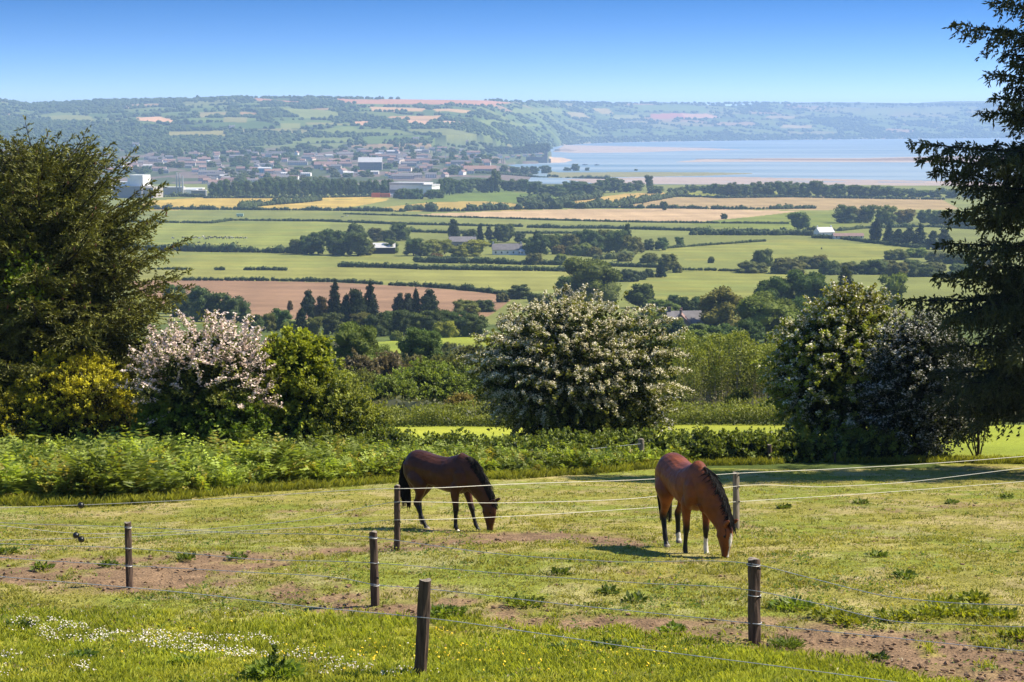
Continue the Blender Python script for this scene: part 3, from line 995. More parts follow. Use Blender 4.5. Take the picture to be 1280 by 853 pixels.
cluster('round', 'broadleaf_tree', 'tree', 'right half of the long wood', "{o} tree from the left in the right half of the long wood on the plain",
        [(664, 319, 22, 26), (676, 319, 24, 28), (690, 315, 20, 22, GB), (702, 314, 24, 24), (714, 315, 24, 24, GB), (727, 314, 26, 28), (740, 317, 30, 33), (755, 315, 24, 30, GB), (770, 318, 32, 32),
         (786, 318, 24, 26, GB), (796, 317, 18, 22, GB)], (.72, .82, .9))
cluster('conifer', 'conifer_tree', 'conifer', 'conifers of the long wood', "{o} conifer from the left rising out of the long wood",
        [(566, 302, 17, 30), (600, 303, 14, 21), (611, 303, 14, 22), (622, 303, 14, 22), (670, 318, 18, 27), (783, 316, 17, 36)], (.9, .9, 1.0))
cluster('round', 'broadleaf_tree', 'tree', 'left half of the long wood', "{o} tree from the left in the left half of the long wood",
        [(371, 318, 20, 21), (384, 318, 24, 27), (398, 318, 26, 29), (416, 319, 30, 34), (430, 319, 30, 34), (444, 308, 28, 32), (447, 320, 34, 30), (471, 302, 24, 20, GB), (484, 304, 20, 18), (499, 301, 28, 24),
         (458, 319, 22, 22, GB), (489, 317, 18, 19, GG), (517, 320, 26, 25), (530, 320, 22, 21, GG), (540, 319, 24, 20, GL), (556, 318, 22, 19, GL), (572, 321, 26, 17, GY), (595, 320, 36, 22, GY), (616, 309, 12, 12, GY),
         (588, 304, 20, 18), (632, 303, 24, 23), (650, 304, 16, 13, GD)], (.78, .88, .9))
plant('bush', 'shrub', "pale bush in front of the long wood's right half", 'shrub', 729, 320, 24, 17, GL)
cluster('bush', 'shrub', 'shrub', 'hawthorn bushes under the long wood', "{o} greyish blossoming bush from the left below the long wood",
        [(545, 327, 18, 10, GR), (700, 318, 20, 12, GR), (714, 319, 14, 12, GB), (744, 321, 18, 12, GB), (702, 331, 18, 14, GL), (668, 331, 22, 14), (780, 327, 20, 11, GB), (812, 329, 24, 12, GB)], GB)

# right hand side of the plain
cluster('round', 'broadleaf_tree', 'tree', 'trees behind the white farmhouse', "{o} broad tree from the left behind the white farmhouse by the spruce",
        [(1058, 279, 34, 28), (1074, 279, 22, 20, GB), (1085, 279, 26, 24), (1107, 283, 28, 28, GG), (1124, 281, 20, 20, GR), (1134, 281, 26, 22, GR), (1156, 279, 20, 20), (1170, 282, 22, 20), (1186, 284, 26, 20, GB), (1205, 285, 26, 20)], (.85, .95, .95))
cluster('conifer', 'conifer_tree', 'conifer', 'conifer row near the white farmhouse', "{o} conifer from the left in the dark row right of the white farmhouse",
        [(1095, 304, 17, 32), (1111, 305, 16, 26), (1123, 307, 18, 24), (1136, 308, 20, 25), (1150, 309, 22, 26), (1180, 315, 26, 32), (1166, 312, 18, 26)], (.75, .8, .95))
plant('round', 'broadleaf_tree', "round tree left of the white farmhouse, alone on its hedge", 'tree', 997, 288, 30, 24, (.85, .98, .95))
plant('round', 'broadleaf_tree', "small lone tree on the pale stubble field", 'tree', 905, 274, 9, 8, GD)
plant('round', 'broadleaf_tree', "single small dark tree between the golden and the tan field", 'tree', 830, 263, 11, 12, GBL)
cluster('bush', 'shrub', 'shrub', 'rounded bushes across the right pasture', "{o} rounded bush from the left in the line across the right pasture",
        [(889, 329, 9, 8), (940, 341, 38, 15, GB), (955, 333, 28, 22), (985, 342, 44, 19, GB), (1006, 336, 30, 18), (1024, 336, 26, 18, GB), (1037, 343, 26, 19), (1058, 341, 26, 14, GB), (1076, 341, 36, 16), (1096, 343, 34, 18), (1122, 345, 30, 18, GB), (1150, 346, 34, 18)], (.85, .85, .85))
cluster('bush', 'shrub', 'shrub', 'scrub right of the conifer row', "{o} scrubby bush from the left below the dark conifer row",
        [(1120, 325, 30, 13, GB), (1146, 322, 30, 13, GL), (1172, 328, 30, 14, GB), (1196, 330, 30, 16), (1110, 336, 26, 12, GB), (1140, 336, 28, 12), (1168, 342, 30, 14, GB), (1200, 346, 30, 16), (1226, 338, 34, 18, GB)], (1, .95, .9))
plant('big', 'broadleaf_tree', "large domed dark tree, tallest of the wood above the right hawthorn", 'tree', 1010, 402, 62, 68, (.70, .88, .75), var=0)
plant('big', 'broadleaf_tree', "dark green tree left beside the tallest domed one", 'tree', 968, 402, 52, 60, (.72, .9, .8), var=1)
plant('conifer', 'conifer_tree', "brown green conifer top rising right of the domed tree", 'conifer', 1056, 392, 40, 56, (1.7, 1.25, .85))
plant('round', 'broadleaf_tree', "pale green rounded tree behind the right hawthorn's top", 'tree', 1116, 393, 42, 54, (1.35, 1.35, 1.1))
plant('tall', 'broadleaf_tree', "thin brownish half bare tree above the grey roofed house", 'tree', 903, 412, 64, 54, (1.5, 1.1, .8))
plant('big', 'broadleaf_tree', "wide tree with sunny yellow green top, middle of the right wood", 'tree', 957, 432, 82, 70, (1.2, 1.2, .75), var=1)
plant('round', 'broadleaf_tree', "bluish dark tree between the sunny topped tree and the right hawthorn", 'tree', 996, 428, 44, 58, (.65, .85, .9))
plant('round', 'broadleaf_tree', "broad green tree in front of the grey roofed house", 'tree', 860, 446, 60, 38, (1.3, 1.35, .85))
plant('bush', 'shrub', "green bush hiding the grey roofed house's left wall", 'shrub', 846, 417, 26, 13, (1.1, 1.15, .8))
plant('bush', 'shrub', "green bush hiding the grey roofed house's right wall", 'shrub', 874, 418, 30, 14, (1.0, 1.1, .8))
plant('round', 'broadleaf_tree', "dark tree at the right gable of the grey roofed house", 'tree', 889, 412, 20, 24, (.7, .85, .75))
plant('round', 'broadleaf_tree', "green bushy tree left of the grey roofed house", 'tree', 808, 428, 46, 36, (1.35, 1.3, .85))
plant('bush', 'shrub', "yellowish low bush beside the grey roofed house's gable", 'shrub', 818, 400, 38, 16, GL)
plant('round', 'broadleaf_tree', "dark rounded tree below the brownish half bare tree", 'tree', 905, 438, 44, 36, (.75, .95, .8))
plant('round', 'broadleaf_tree', "very dark tree under the sunny topped tree", 'tree', 936, 440, 44, 44, (.55, .7, .65))
plant('bush', 'shrub', "dark shrub touching the white hawthorn's right side", 'shrub', 842, 420, 34, 22, (.8, .9, .7))

# belts of trees before the town and along the bay
cluster('tall', 'poplar_tree', 'tree', 'plantation before the town', "{o} tree from the left in the even plantation between town and yellow field",
        [(266 + 8.9 * i, 247 - .10 * i, 14, 20 + (2 if i % 3 else 0)) for i in range(26)], (.78, .95, .95))
cluster('round', 'broadleaf_tree', 'tree', 'taller trees behind the plantation', "{o} crown from the left showing above the even plantation",
        [(333, 237, 22, 17), (350, 237, 22, 17), (365, 236, 18, 16), (382, 236, 18, 16), (399, 237, 20, 19), (426, 235, 16, 13)], (1.05, 1.0, .9))
cluster('round', 'broadleaf_tree', 'tree', 'belt right of the white warehouse', "{o} tree from the left in the belt right of the white warehouse",
        [(552, 245, 16, 22), (562, 244, 20, 24), (575, 242, 18, 18), (586, 241, 22, 18), (601, 240, 22, 18), (619, 241, 16, 32), (610, 241, 18, 19), (631, 239, 18, 14), (645, 239, 22, 16), (656, 240, 20, 17), (549, 248, 14, 14), (541, 249, 20, 12)], (.8, .92, .95))
cluster('bush', 'shrub', 'shrub', 'trees hiding the white warehouse', "{o} bushy tree from the left in front of the white warehouse", [(500, 248, 16, 13), (509, 249, 20, 15), (521, 249, 18, 14)], (.8, .95, .9))
cluster('round', 'broadleaf_tree', 'tree', 'trees round the white bungalows by the bay', "{o} tree from the left in the band round the white bungalows near the bay",
        [(668, 243, 20, 16), (682, 244, 20, 14), (697, 244, 22, 14), (712, 243, 22, 18), (726, 243, 22, 17), (740, 243, 20, 15), (752, 242, 22, 18), (768, 241, 26, 20), (784, 240, 18, 14), (797, 239, 20, 14), (811, 238, 13, 20, GD), (820, 242, 22, 10), (702, 246, 22, 8), (722, 246, 22, 8)], (.8, .9, .92))
cluster('round', 'broadleaf_tree', 'tree', 'small trees on the spit by the water', "{o} small tree from the left on the strip along the near water",
        [(630, 216, 12, 10), (643, 219, 16, 11), (656, 218, 14, 11), (668, 218, 14, 11), (681, 218, 16, 12), (709, 215, 10, 6), (719, 215, 11, 11), (734, 215, 7, 6), (795, 215, 5, 4)], (.75, .85, .95))
cluster('round', 'broadleaf_tree', 'tree', 'wood between the tan field and the beach', "{o} tree from the left in the long wood between tan field and beach",
        [(852, 244, 16, 10), (868, 241, 14, 9), (882, 242, 14, 11), (892, 243, 16, 14), (904, 246, 18, 16), (913, 246, 18, 20), (924, 246, 18, 17), (934, 247, 16, 17), (946, 246, 20, 20), (962, 246, 20, 20), (976, 246, 20, 20), (990, 246, 22, 20), (1006, 246, 20, 19),
         (1020, 246, 22, 20), (1036, 246, 20, 18), (1050, 247, 22, 19), (1066, 247, 20, 18), (1080, 247, 20, 17), (1094, 247, 18, 16), (1108, 247, 20, 15), (1122, 248, 22, 15), (1140, 247, 16, 10), (1154, 247, 18, 10), (1168, 247, 18, 11), (1190, 248, 22, 12), (1215, 249, 24, 12)], (.85, .95, .92))


# ------------------------------------------------------------------ hedges: each run is a thing of its own
def hedge(label, pts, hpx, tint=(.75, .8, .8), lump=.35, sub=1, name='hedge', group=None, wfac=1.0):
    W = [hit(*p) for p in pts]
    r = rng(int(abs(pts[0][0] * 31 + pts[0][1] * 7)))
    P = np.array(W)
    L_ = np.linalg.norm(np.diff(P[:, :2], axis=0), axis=1)
    D = P[:, 1].mean()
    H = hpx * D / FPX
    step = max(H * .42, 1.0)
    tot = L_.sum(); n = int(tot / step) + 2
    s = np.clip((np.arange(n) + .9 * (r.random(n) - .5)) * step, 0, tot)
    cs = np.concatenate([[0], np.cumsum(L_)])
    X = np.interp(s, cs, P[:, 0]); Y = np.interp(s, cs, P[:, 1])
    big = np.clip(1 + lump * (2.2 * (fbm(s / (H * 4), s * 0 + D, 3) - .5) + .5 * r.normal(size=n)), .45, 2.1)
    keep = fbm(s / (H * 7) + 9, s * 0 + D, 2) > .07
    X, Y, big = X[keep], Y[keep], big[keep]; n = len(X)
    X = X + r.normal(size=n) * H * .12; Y = Y + r.normal(size=n) * H * .25
    Z = terrain(X, Y)
    hr = H * .5 * big
    mb = MB()
    o3 = np.array([P[0, 0], P[0, 1], P[0, 2]])
    tone = (.8 + .4 * r.random((n, 1)))
    add_blobs(mb, np.stack([X, Y, Z + hr * .85], 1) - o3, np.stack([hr * 1.2 * wfac, hr * 1.2 * wfac, hr * 1.05], 1), sub, r, np.array([.078, .102, .028]) * tone, .17)
    q = 10
    k = np.repeat(np.arange(n), q); d = unit(r.normal(size=(n * q, 3))); d[:, 2] = np.abs(d[:, 2])
    add_leaves(mb, np.stack([X, Y, Z + hr * .85], 1)[k] - o3 + d * hr[k][:, None] * 1.0, d + .6 * r.normal(size=d.shape), r.normal(size=d.shape), hr[k] * .55, hr[k] * .34, np.array([.105, .128, .034]) * (.7 + .7 * r.random((n * q, 1))))
    ob = mb.build(name, M_HEDGE, loc=tuple(o3))
    ob.color = (*tint, 1)
    return tag(ob, label, 'hedge', group)


HB = (.62, .68, .78); HG = (.85, .85, .75); HM = (.72, .76, .8)
hedge("lumpy dark hedge under the pasture where the cattle graze", [(150, 312), (195, 313), (260, 315), (330, 316), (372, 317)], 7, HB, .5)
hedge("trimmed hedge above the cattle pasture", [(150, 278), (190, 278.5), (265, 279.5), (290, 276), (415, 277)], 3, HB, .3)
hedge("bushy hedge along the lower edge of the left yellow field", [(150, 262), (190, 262), (260, 262.5), (330, 263), (400, 263.5), (440, 264), (505, 265)], 4, HB, .6)
hedge("row of bushes dividing the two left yellow fields", [(300, 261), (320, 258.5), (345, 256), (380, 253.5), (400, 251)], 6, HM, .6)
hedge("short hedge stub on the left pasture below the cattle, nearest the spruce", [(190, 337), (240, 337.5)], 3, HB, .3)
hedge("tiny round hedge clump between two hedge stubs on the left pasture", [(270, 338), (280, 338)], 4, HB, .2)
hedge("straight hedge stub right of the tiny hedge clump on the left pasture", [(305, 338), (330, 338), (357, 338.5)], 4, HB, .3)
hedge("dark hedge along the top of the brown field's left part", [(228, 351), (262, 351), (340, 351.5), (420, 353), (478, 356)], 4.5, HB, .35)
hedge("dark hedge along the top of the brown field's right part", [(488, 357), (530, 359), (570, 362), (610, 366), (645, 371), (690, 372)], 5, HB, .5)
hedge("long clipped hedge, right above the pasture over the brown field", [(425, 334), (480, 335), (530, 337), (600, 338), (680, 339), (722, 340)], 6, HB, .2)
hedge("thick hedge between the long wood and the long clipped hedge", [(520, 328), (560, 329), (600, 329.5), (650, 331), (700, 331.5), (730, 332)], 7, HB, .35)
hedge("thin hedge crossing left of the lone pointed conifer", [(400, 277), (450, 279), (500, 281), (560, 282), (600, 283), (652, 284)], 3, HB, .3)
hedge("low hedge under the lone pointed conifer's field", [(508, 290), (530, 291), (560, 292), (600, 293)], 4, HM, .4)
hedge("hedge segment behind the white farmhouse of the long wood", [(640, 292), (680, 292.5), (722, 292)], 3.5, HB, .3)
hedge("thin hedge along the lower edge of the pale stubble field, left end", [(430, 268), (500, 270), (560, 272), (640, 274), (720, 276.5)], 2.2, HB, .3)
hedge("bushy hedge between the golden field and the pale stubble field", [(505, 264), (525, 263), (545, 265), (580, 264.5), (620, 263), (660, 262), (700, 261.5)], 6, HB, .8)
hedge("row of bushes between bright green field and golden field", [(655, 258), (690, 259), (730, 261), (765, 259), (800, 254), (840, 247), (850, 245)], 6, HM, .6)
hedge("second row of bushes under the small golden field", [(652, 255), (680, 252), (700, 253), (735, 250), (750, 247)], 7, HM, .5)
hedge("straight hedge between tan field and pale stubble field", [(720, 260), (780, 260.5), (850, 261), (900, 262), (950, 262), (1020, 261)], 3.5, HM, .7)
hedge("straight hedge along the lower edge of the pale stubble field", [(664, 275), (739, 277), (810, 278.5), (900, 279.5), (985, 280)], 2.6, HB, .3)
hedge("dark hedge running right from above the long wood", [(660, 285), (709, 286), (757, 286), (830, 288), (900, 290), (960, 290)], 4.2, HB, .3)
hedge("tall untrimmed hedge left of the white farmhouse by the spruce", [(862, 294), (900, 294), (950, 294.5), (990, 294), (1016, 295)], 7, HM, .5)
hedge("dark hedge between olive topped tree and the brownish tree", [(755, 333), (790, 334), (824, 335)], 5.5, HB, .2)
hedge("low dark hedge right of the brownish tree", [(848, 338), (885, 338.5), (930, 340)], 3.5, HB, .25)
hedge("sloping low hedge right of the three separate round trees", [(832, 311), (870, 308), (900, 306), (957, 302)], 3, HM, .3)
hedge("whitish blossoming hedge below the long wood's right end", [(742, 325), (770, 324), (790, 322)], 8, (1.3, 1.15, 1.1), .4)
hedge("hedge fringe under the white farmhouse by the spruce", [(1016, 298), (1050, 299), (1090, 304), (1160, 312)], 4, HM, .4)
hedge("long dark hedge across the right end of the plain", [(1040, 344), (1090, 343), (1150, 345), (1230, 350)], 6, HM, .5)
hedge("dark hedge along the foot of the plantation", [(255, 248), (300, 248), (380, 248), (450, 246.5), (485, 246)], 3, HB, .5)
hedge("line of bushes at the near shore of the bay", [(835, 239), (900, 238), (960, 238), (1040, 239), (1120, 241), (1180, 243)], 4, HM, .6)
hedge("field hedge between the bright field strip and the tan field", [(836, 246), (880, 247), (900, 248), (990, 247), (1040, 248), (1180, 250)], 3, HB, .5)
hedge("hedge dots in front of the factory", [(160, 247), (190, 247), (225, 246), (255, 247)], 4, HG, .5)
hedge("dark hedge behind the shore houses left of the bay", [(595, 217), (620, 218), (660, 221), (700, 223), (760, 224)], 3, HM, .5)
hedge("broken hedge right of the conifer row on the plain", [(1010, 288), (1050, 289), (1080, 286), (1160, 284), (1220, 287)], 3.5, HM, .5)
# ------------------------------------------------------------------ buildings
M_WALL = solid_mat("render_wall", (.62, .60, .57), .85, .10, .5, obj_tint=True)
M_SLATE = solid_mat("slate_roof", (.16, .145, .15), .6, .2, .8)
M_BROWNROOF = solid_mat("brown_roof", (.24, .15, .13), .8, .2, .8)
M_REDROOF = solid_mat("red_roof", (.29, .165, .125), .8, .2, .8)
M_PALEROOF = solid_mat("pale_roof", (.50, .48, .47), .5, .1, .4)
M_GLASS = solid_mat("window_glass", (.035, .042, .055), .15, .1, 1.0, spec=.6)
M_GREYCLAD = solid_mat("grey_cladding", (.20, .20, .215), .6, .06, .3)
M_BEIGECLAD = solid_mat("beige_cladding", (.42, .37, .33), .7, .06, .3)
M_WHITECLAD = solid_mat("white_cladding", (.78, .77, .75), .6, .05, .3)
M_ORANGE = solid_mat("orange_paint", (.62, .15, .05), .5, .1, 1)
M_BLUECLAD = solid_mat("blue_cladding", (.14, .45, .60), .5, .06, .5)
M_STONE = solid_mat("grey_stone", (.20, .19, .19), .9, .25, .5)
M_STEEL = solid_mat("galvanised_steel", (.45, .46, .47), .45, .08, 1, metal=.3)


def house_mb(L, Wd, eave, rise, chim=True, hip=0.0, over=.35):
    """walls, gable roof, chimneys and dark windows of a house, long axis X, standing on z = 0"""
    wall, roof, win, chm = MB(), MB(), MB(), MB()
    x, y = L / 2, Wd / 2
    V = [(-x, -y, -2), (x, -y, -2), (x, y, -2), (-x, y, -2), (-x, -y, eave), (x, -y, eave), (x, y, eave), (-x, y, eave)]
    wall.add(V, [(0, 1, 5, 4), (1, 2, 6, 5), (2, 3, 7, 6), (3, 0, 4, 7)])
    wall.add([(-x, -y, eave), (-x, y, eave), (-x, 0, eave + rise), (x, -y, eave), (x, y, eave), (x, 0, eave + rise)], [(0, 2, 1), (3, 4, 5)])
    xo, yo = x + over, y + over
    dz = rise / y * over
    t = .18
    for s in (-1, 1):
        a = [(-xo, s * yo, eave - dz), (xo, s * yo, eave - dz), (xo - hip, 0, eave + rise), (-xo + hip, 0, eave + rise)]
        b = [(p[0], p[1], p[2] + t) for p in a]
        roof.add(a + b, [(0, 1, 2, 3), (7, 6, 5, 4), (0, 4, 5, 1), (1, 5, 6, 2), (2, 6, 7, 3), (3, 7, 4, 0)])
    floors = 2 if eave > 4.2 else 1
    for f in range(floors):
        z0 = 1.0 + f * 2.7
        for s in (-1, 1):
            nW = max(2, int(L / 3.2))
            for i in range(nW):
                cx = -x + (i + .5) * L / nW
                win.add([(cx - .5, s * (y + .03), z0), (cx + .5, s * (y + .03), z0), (cx + .5, s * (y + .03), z0 + 1.2), (cx - .5, s * (y + .03), z0 + 1.2)], [(0, 1, 2, 3)])
    if chim:
        for s in (-1, 1):
            add_box(chm, (s * (x - .5), 0, eave + rise + .5), (.9, .6, 1.7))
    return wall, roof, win, chm


def merged_house(L, Wd, eave, rise, roofmat, chim=True):
    wl, rf, wn, ch = house_mb(L, Wd, eave, rise, chim)
    mb = MB()
    for k, q in enumerate((wl, rf, wn, ch)):
        for vi in range(len(q.V)):
            mb.V.append(q.V[vi]); mb.C.append(q.C[vi])
        mi = {0: 0, 1: 1, 2: 2, 3: 0}[k]
        for f, _ in zip(q.T, q.tm): mb.T.append(f + mb.n); mb.tm.append(np.full(len(f), mi))
        for f, _ in zip(q.Q, q.qm): mb.Q.append(f + mb.n); mb.qm.append(np.full(len(f), mi))
        mb.n += q.n
    return mb.mesh("house", [M_WALL, roofmat, M_GLASS])


HOUSES = [merged_house(11, 7.5, 5, 2.8, M_SLATE), merged_house(13, 8, 3.0, 2.8, M_SLATE), merged_house(26, 8, 5.2, 3, M_BROWNROOF), merged_house(38, 8, 5.2, 3, M_SLATE),
          merged_house(12, 8, 5, 3, M_BROWNROOF), merged_house(10, 7, 5, 2.6, M_REDROOF), merged_house(17, 10, 4.5, 1.8, M_PALEROOF, False), merged_house(17, 9, 5.4, 3, M_SLATE)]


LANDM = [("the factory", 166, 240), ("the turquoise store", 331, 213), ("the pinkish market hall", 407, 208), ("the tall stone hall", 463, 206), ("the grey mast", 557, 203),
         ("the orange pink harbour hall", 600, 212), ("the plantation's left end", 275, 236), ("the plantation's middle", 370, 232), ("the white warehouse", 515, 236), ("the castle tower", 680, 200)]
REL = {}


def relate(px, py, kind):
    """what it is, which way it lies from the nearest landmark, and its turn in that row"""
    n, lx, ly = min(LANDM, key=lambda q: math.hypot(q[1] - px, (q[2] - py) * 3))
    dx, dy = px - lx, (py - ly) * 3
    rel = ("left of" if dx < 0 else "right of") if abs(dx) > abs(dy) else ("beyond" if dy < 0 else "in front of")
    key = (kind, n, rel)
    REL[key] = REL.get(key, 0) + 1
    return "{} {} {} {}".format(ORD[REL[key] - 1], kind, rel, n)


def house(px, py, mesh, rz, tint, label, group, sc=1.0):
    x, y, z = hit(px, py)
    o = bpy.data.objects.new("town_house", mesh); COL.objects.link(o)
    o.location = (x, y, z); o.rotation_euler = (0, 0, rz); o.scale = (sc, sc, sc); o.color = (*tint, 1)
    return tag(o, label, 'house', group)


def town():
    r = rng(77)
    area = [(110, 222), (150, 203), (200, 196), (262, 193), (300, 190), (360, 192), (420, 193), (460, 188), (520, 185), (570, 187), (600, 196), (622, 206), (600, 216), (560, 222), (500, 224), (430, 222), (380, 226), (330, 230), (262, 238), (232, 242), (190, 228), (150, 216)]
    names = {0: "small slate roofed town house", 1: "low slate roofed bungalow", 2: "short brown roofed terrace", 3: "long slate roofed terrace",
             4: "small brown roofed town house", 5: "small red roofed town house", 6: "pale roofed shed", 7: "wide slate roofed town house"}
    pts = []
    tries = 0
    while len(pts) < 215 and tries < 20000:
        tries += 1
        px = r.uniform(108, 625); py = r.uniform(186, 240)
        if not pip(np.array([px]), np.array([py]), area)[0]:
            continue
        if fbm(px / 22 + 3, py / 5, 2) < .42:
            continue
        if (440 < px < 486 and 200 < py < 217) or (115 < px < 258 and py > 217):
            continue
        if any(abs(px - a) < 7 and abs(py - b) < 1.8 for a, b in pts):
            continue
        pts.append((px, py))
    pts.sort(key=lambda q: min(math.hypot(l[1] - q[0], (l[2] - q[1]) * 3) for l in LANDM))
    for px, py in pts:
        k = int(r.choice(8, p=[.18, .12, .18, .10, .16, .10, .05, .11]))
        tint = [(1, .97, .95), (1.15, 1.1, 1.05), (.95, .8, .72), (1.1, .92, .85), (.75, .68, .68), (1.3, 1.28, 1.25)][int(r.integers(0, 6))]
        house(px, py, HOUSES[k], r.choice([0.0, .12, -.15, .35, 1.4]) + r.normal() * .06, tint, relate(px, py, names[k]), "houses of the town", .95 + .25 * r.random())
    # houses along the water and on the peninsula, farm houses on the far shore
    for i, (px, py) in enumerate([(604, 204), (612, 203), (625, 198), (634, 199.5), (641, 197), (648, 197.5), (656, 196), (663, 196.5), (671, 195), (676, 194.5), (596, 202), (620, 201)]):
        house(px, py, HOUSES[(0, 5, 0, 4)[i % 4]], .1, (1.15, 1.15, 1.15), "{} white fronted house from the left on the peninsula by the bay".format(ORD[sorted([604, 612, 625, 634, 641, 648, 656, 663, 671, 676, 596, 620]).index(px)]), "houses on the peninsula")
    for px, py, lab in [(582, 176, "bright white house alone above the town on the hillside"), (956, 172.5, "white house standing low on the far shore"), (986, 171, "yellowish house on the far shore right of the white one"),
                        (1036, 147, "white farmhouse high on the right far hillside"), (170, 184, "pale long building at the wood's edge above the town"), (1120, 148, "small white house on the far right hillside"),
                        (290, 162, "light farm building in the left hillside fields"), (520, 177, "white gabled house above the town near the old mill")]:
        house(px, py, HOUSES[0], .1, (1.25, 1.25, 1.25) if 'yellow' not in lab else (1.2, 1.05, .6), lab, None, 1.5)
    # town trees
    area2 = [(105, 230), (140, 200), (200, 190), (300, 184), (420, 184), (470, 178), (560, 178), (650, 182), (684, 188), (684, 200), (620, 205), (600, 214), (560, 220), (430, 222), (380, 226), (262, 238), (190, 226)]
    n = 0; tr = 0
    lab = {'round': "round town tree", 'tall': "slender town tree", 'bush': "low bushy town tree"}
    while n < 290 and tr < 14000:
        tr += 1
        px = r.uniform(105, 684); py = r.uniform(178, 238)
        if not pip(np.array([px]), np.array([py]), area2)[0] or fbm(px / 30 + 60, py / 6, 2) < .40:
            continue
        if 115 < px < 258 and py > 219:
            continue
        k = ('round', 'round', 'bush', 'tall')[int(r.integers(0, 4))]
        x, y, z = hit(px, py)
        o = bpy.data.objects.new("town_tree", PROTO[k][n % len(PROTO[k])][0]); COL.objects.link(o)
        W = r.uniform(12, 26); H = r.uniform(8, 15)
        o.location = (x, y, z - .5); o.scale = (W, W, H); o.rotation_euler = (0, 0, r.random() * 6.28)
        o.color = (.75 + .4 * r.random(), .85 + .3 * r.random(), .8, 1)
        tag(o, relate(px, py, lab[k]), 'tree', "trees between the town's houses")
        n += 1
    # dark pines on the peninsula
    for i, px in enumerate([612, 622, 634, 646, 655, 662, 669, 675, 681]):
        plant('round', 'pine_tree', ORD[i] + " dark pine from the left on the peninsula behind the castle", 'tree', px, 193 - .2 * i, 15, 10 + 3 * (i > 4), (.55, .62, .7), 'pines on the peninsula')


town()


def building(name, label, px, py, parts, rz=0.0, cat='building'):
    """parts: (part name, x, y, z of the bottom, sx, sy, sz, material)"""
    x, y, z = hit(px, py)
    root = thing(name, label, cat, (x, y, z), rz)
    for nm, cx, cy_, z0, sx, sy, sz, mt in parts:
        mb = MB(); add_box(mb, (cx, cy_, z0 + sz / 2), (sx, sy, sz))
        mb.build(nm, mt, root)
    return root


def gable(name, label, px, py, L, Wd, eave, rise, wallm, roofm, rz=0.0, tint=(1, 1, 1), chim=True, cat='house', winm=None):
    x, y, z = hit(px, py)
    root = thing(name, label, cat, (x, y, z), rz)
    wl, rf, wn, ch = house_mb(L, Wd, eave, rise, chim)
    w_ = wl.build("wall", wallm, root); w_.color = (*tint, 1)
    ro = rf.build("roof", roofm, root)
    if chim:
        for k in range(2):
            q = MB(); q.add(ch.V[k], np.array(ch.Q[k]) - k * 8)
            c_ = q.build("chimney", wallm, ro); c_.color = (*tint, 1)
    for k in range(len(wn.V)):
        if wn.V[k][0, 1] < 0:                    # the side that shows
            q = MB(); q.add(wn.V[k], [(0, 1, 2, 3)]); q.build("window", winm or M_GLASS, root)
    return root


# m per pixel at distance D is about D/2489
building('factory', "grey factory hall with a tall white block on its roof, left edge of the town", 166, 247,
         [('hall_wall', 0, 0, -2, 40, 30, 16, M_GREYCLAD), ('side_hall', 22, 4, -2, 22, 26, 15, M_BEIGECLAD), ('roof_block', 9, 0, 14, 21, 20, 14, M_WHITECLAD), ('roof_block', -8, -2, 14, 14, 18, 5.5, M_WHITECLAD),
          ('roof_slab', 0, 0, 14.02, 41, 31, .8, M_PALEROOF)], rz=-.30)
building('storage_tank_house', "small white block left of the factory hall", 133, 237, [('wall', 0, 0, -2, 17, 14, 16, M_WHITECLAD), ('roof', 0, 0, 14, 18, 15, .8, M_PALEROOF)])
building('industrial_shed', "long low pale roofed shed right of the factory", 204, 243.5, [('wall', 0, 0, -2, 52, 24, 11, M_BEIGECLAD), ('roof', 0, 0, 9, 53, 25, 1.0, M_PALEROOF), ('annexe', 34, 3, -2, 20, 18, 9, M_WHITECLAD)])
building('industrial_shed', "low brown shed with white roof edge beyond the two stacks", 240, 243, [('wall', 0, 0, -2, 30, 20, 9, M_BROWNROOF), ('roof', 0, 0, 7, 31, 21, 1.2, M_WHITECLAD), ('door', 4, -10.1, 0, 5, .2, 5, M_ORANGE)])
building('industrial_shed', "dark blue grey small shed at the plantation's left end", 249, 245.5, [('wall', 0, 0, -2, 18, 12, 9, M_GREYCLAD), ('roof', 0, 0, 7, 19, 13, .7, M_PALEROOF)])
for i, px in enumerate((221, 224.5, 228.5)):
    x, y, z = hit(px, 244)
    mb = MB(); add_tube(mb, [(0, 0, -1), (0, 0, 15), (0, 0, 29 - 2 * i)], [1.1, 1.0, .85], 10)
    tag(mb.build("chimney_stack", M_STEEL, loc=(x, y, z)), ("left", "middle", "right")[i] + " of three slim pale stacks beside the factory", 'chimney', 'factory stacks')
building('warehouse', "large white warehouse with grey roof behind bushy trees", 514, 246, [('wall', 0, 0, -2, 46, 30, 17, M_WHITECLAD), ('cladding_band', 0, -15.05, 5, 45, .2, 4, M_GREYCLAD), ('roof', 0, 0, 15, 47, 31, 3, M_PALEROOF),
                                                                                         ('annexe', 29, -4, -2, 12, 26, 16, M_WHITECLAD), ('annexe_roof', 29, -4, 14, 13, 27, 2, M_PALEROOF), ('loading_bay', 29, -17.2, 0, 10, .3, 5, M_REDROOF)], rz=-.35)
building('container_stack', "bright orange containers beside the white warehouse", 474, 247, [('container', -4, 0, 0, 11, 5, 5.5, M_ORANGE), ('container', 8, 1, 0, 11, 5, 5.0, M_ORANGE), ('low_wall', 22, 2, 0, 22, 4, 3.5, M_WHITECLAD)], cat='container')
gable('old_mill', "tall stone hall with wide pale roof in the middle of the town", 463, 212.5, 46, 24, 15, 9, M_STONE, M_PALEROOF, chim=False, cat='building')
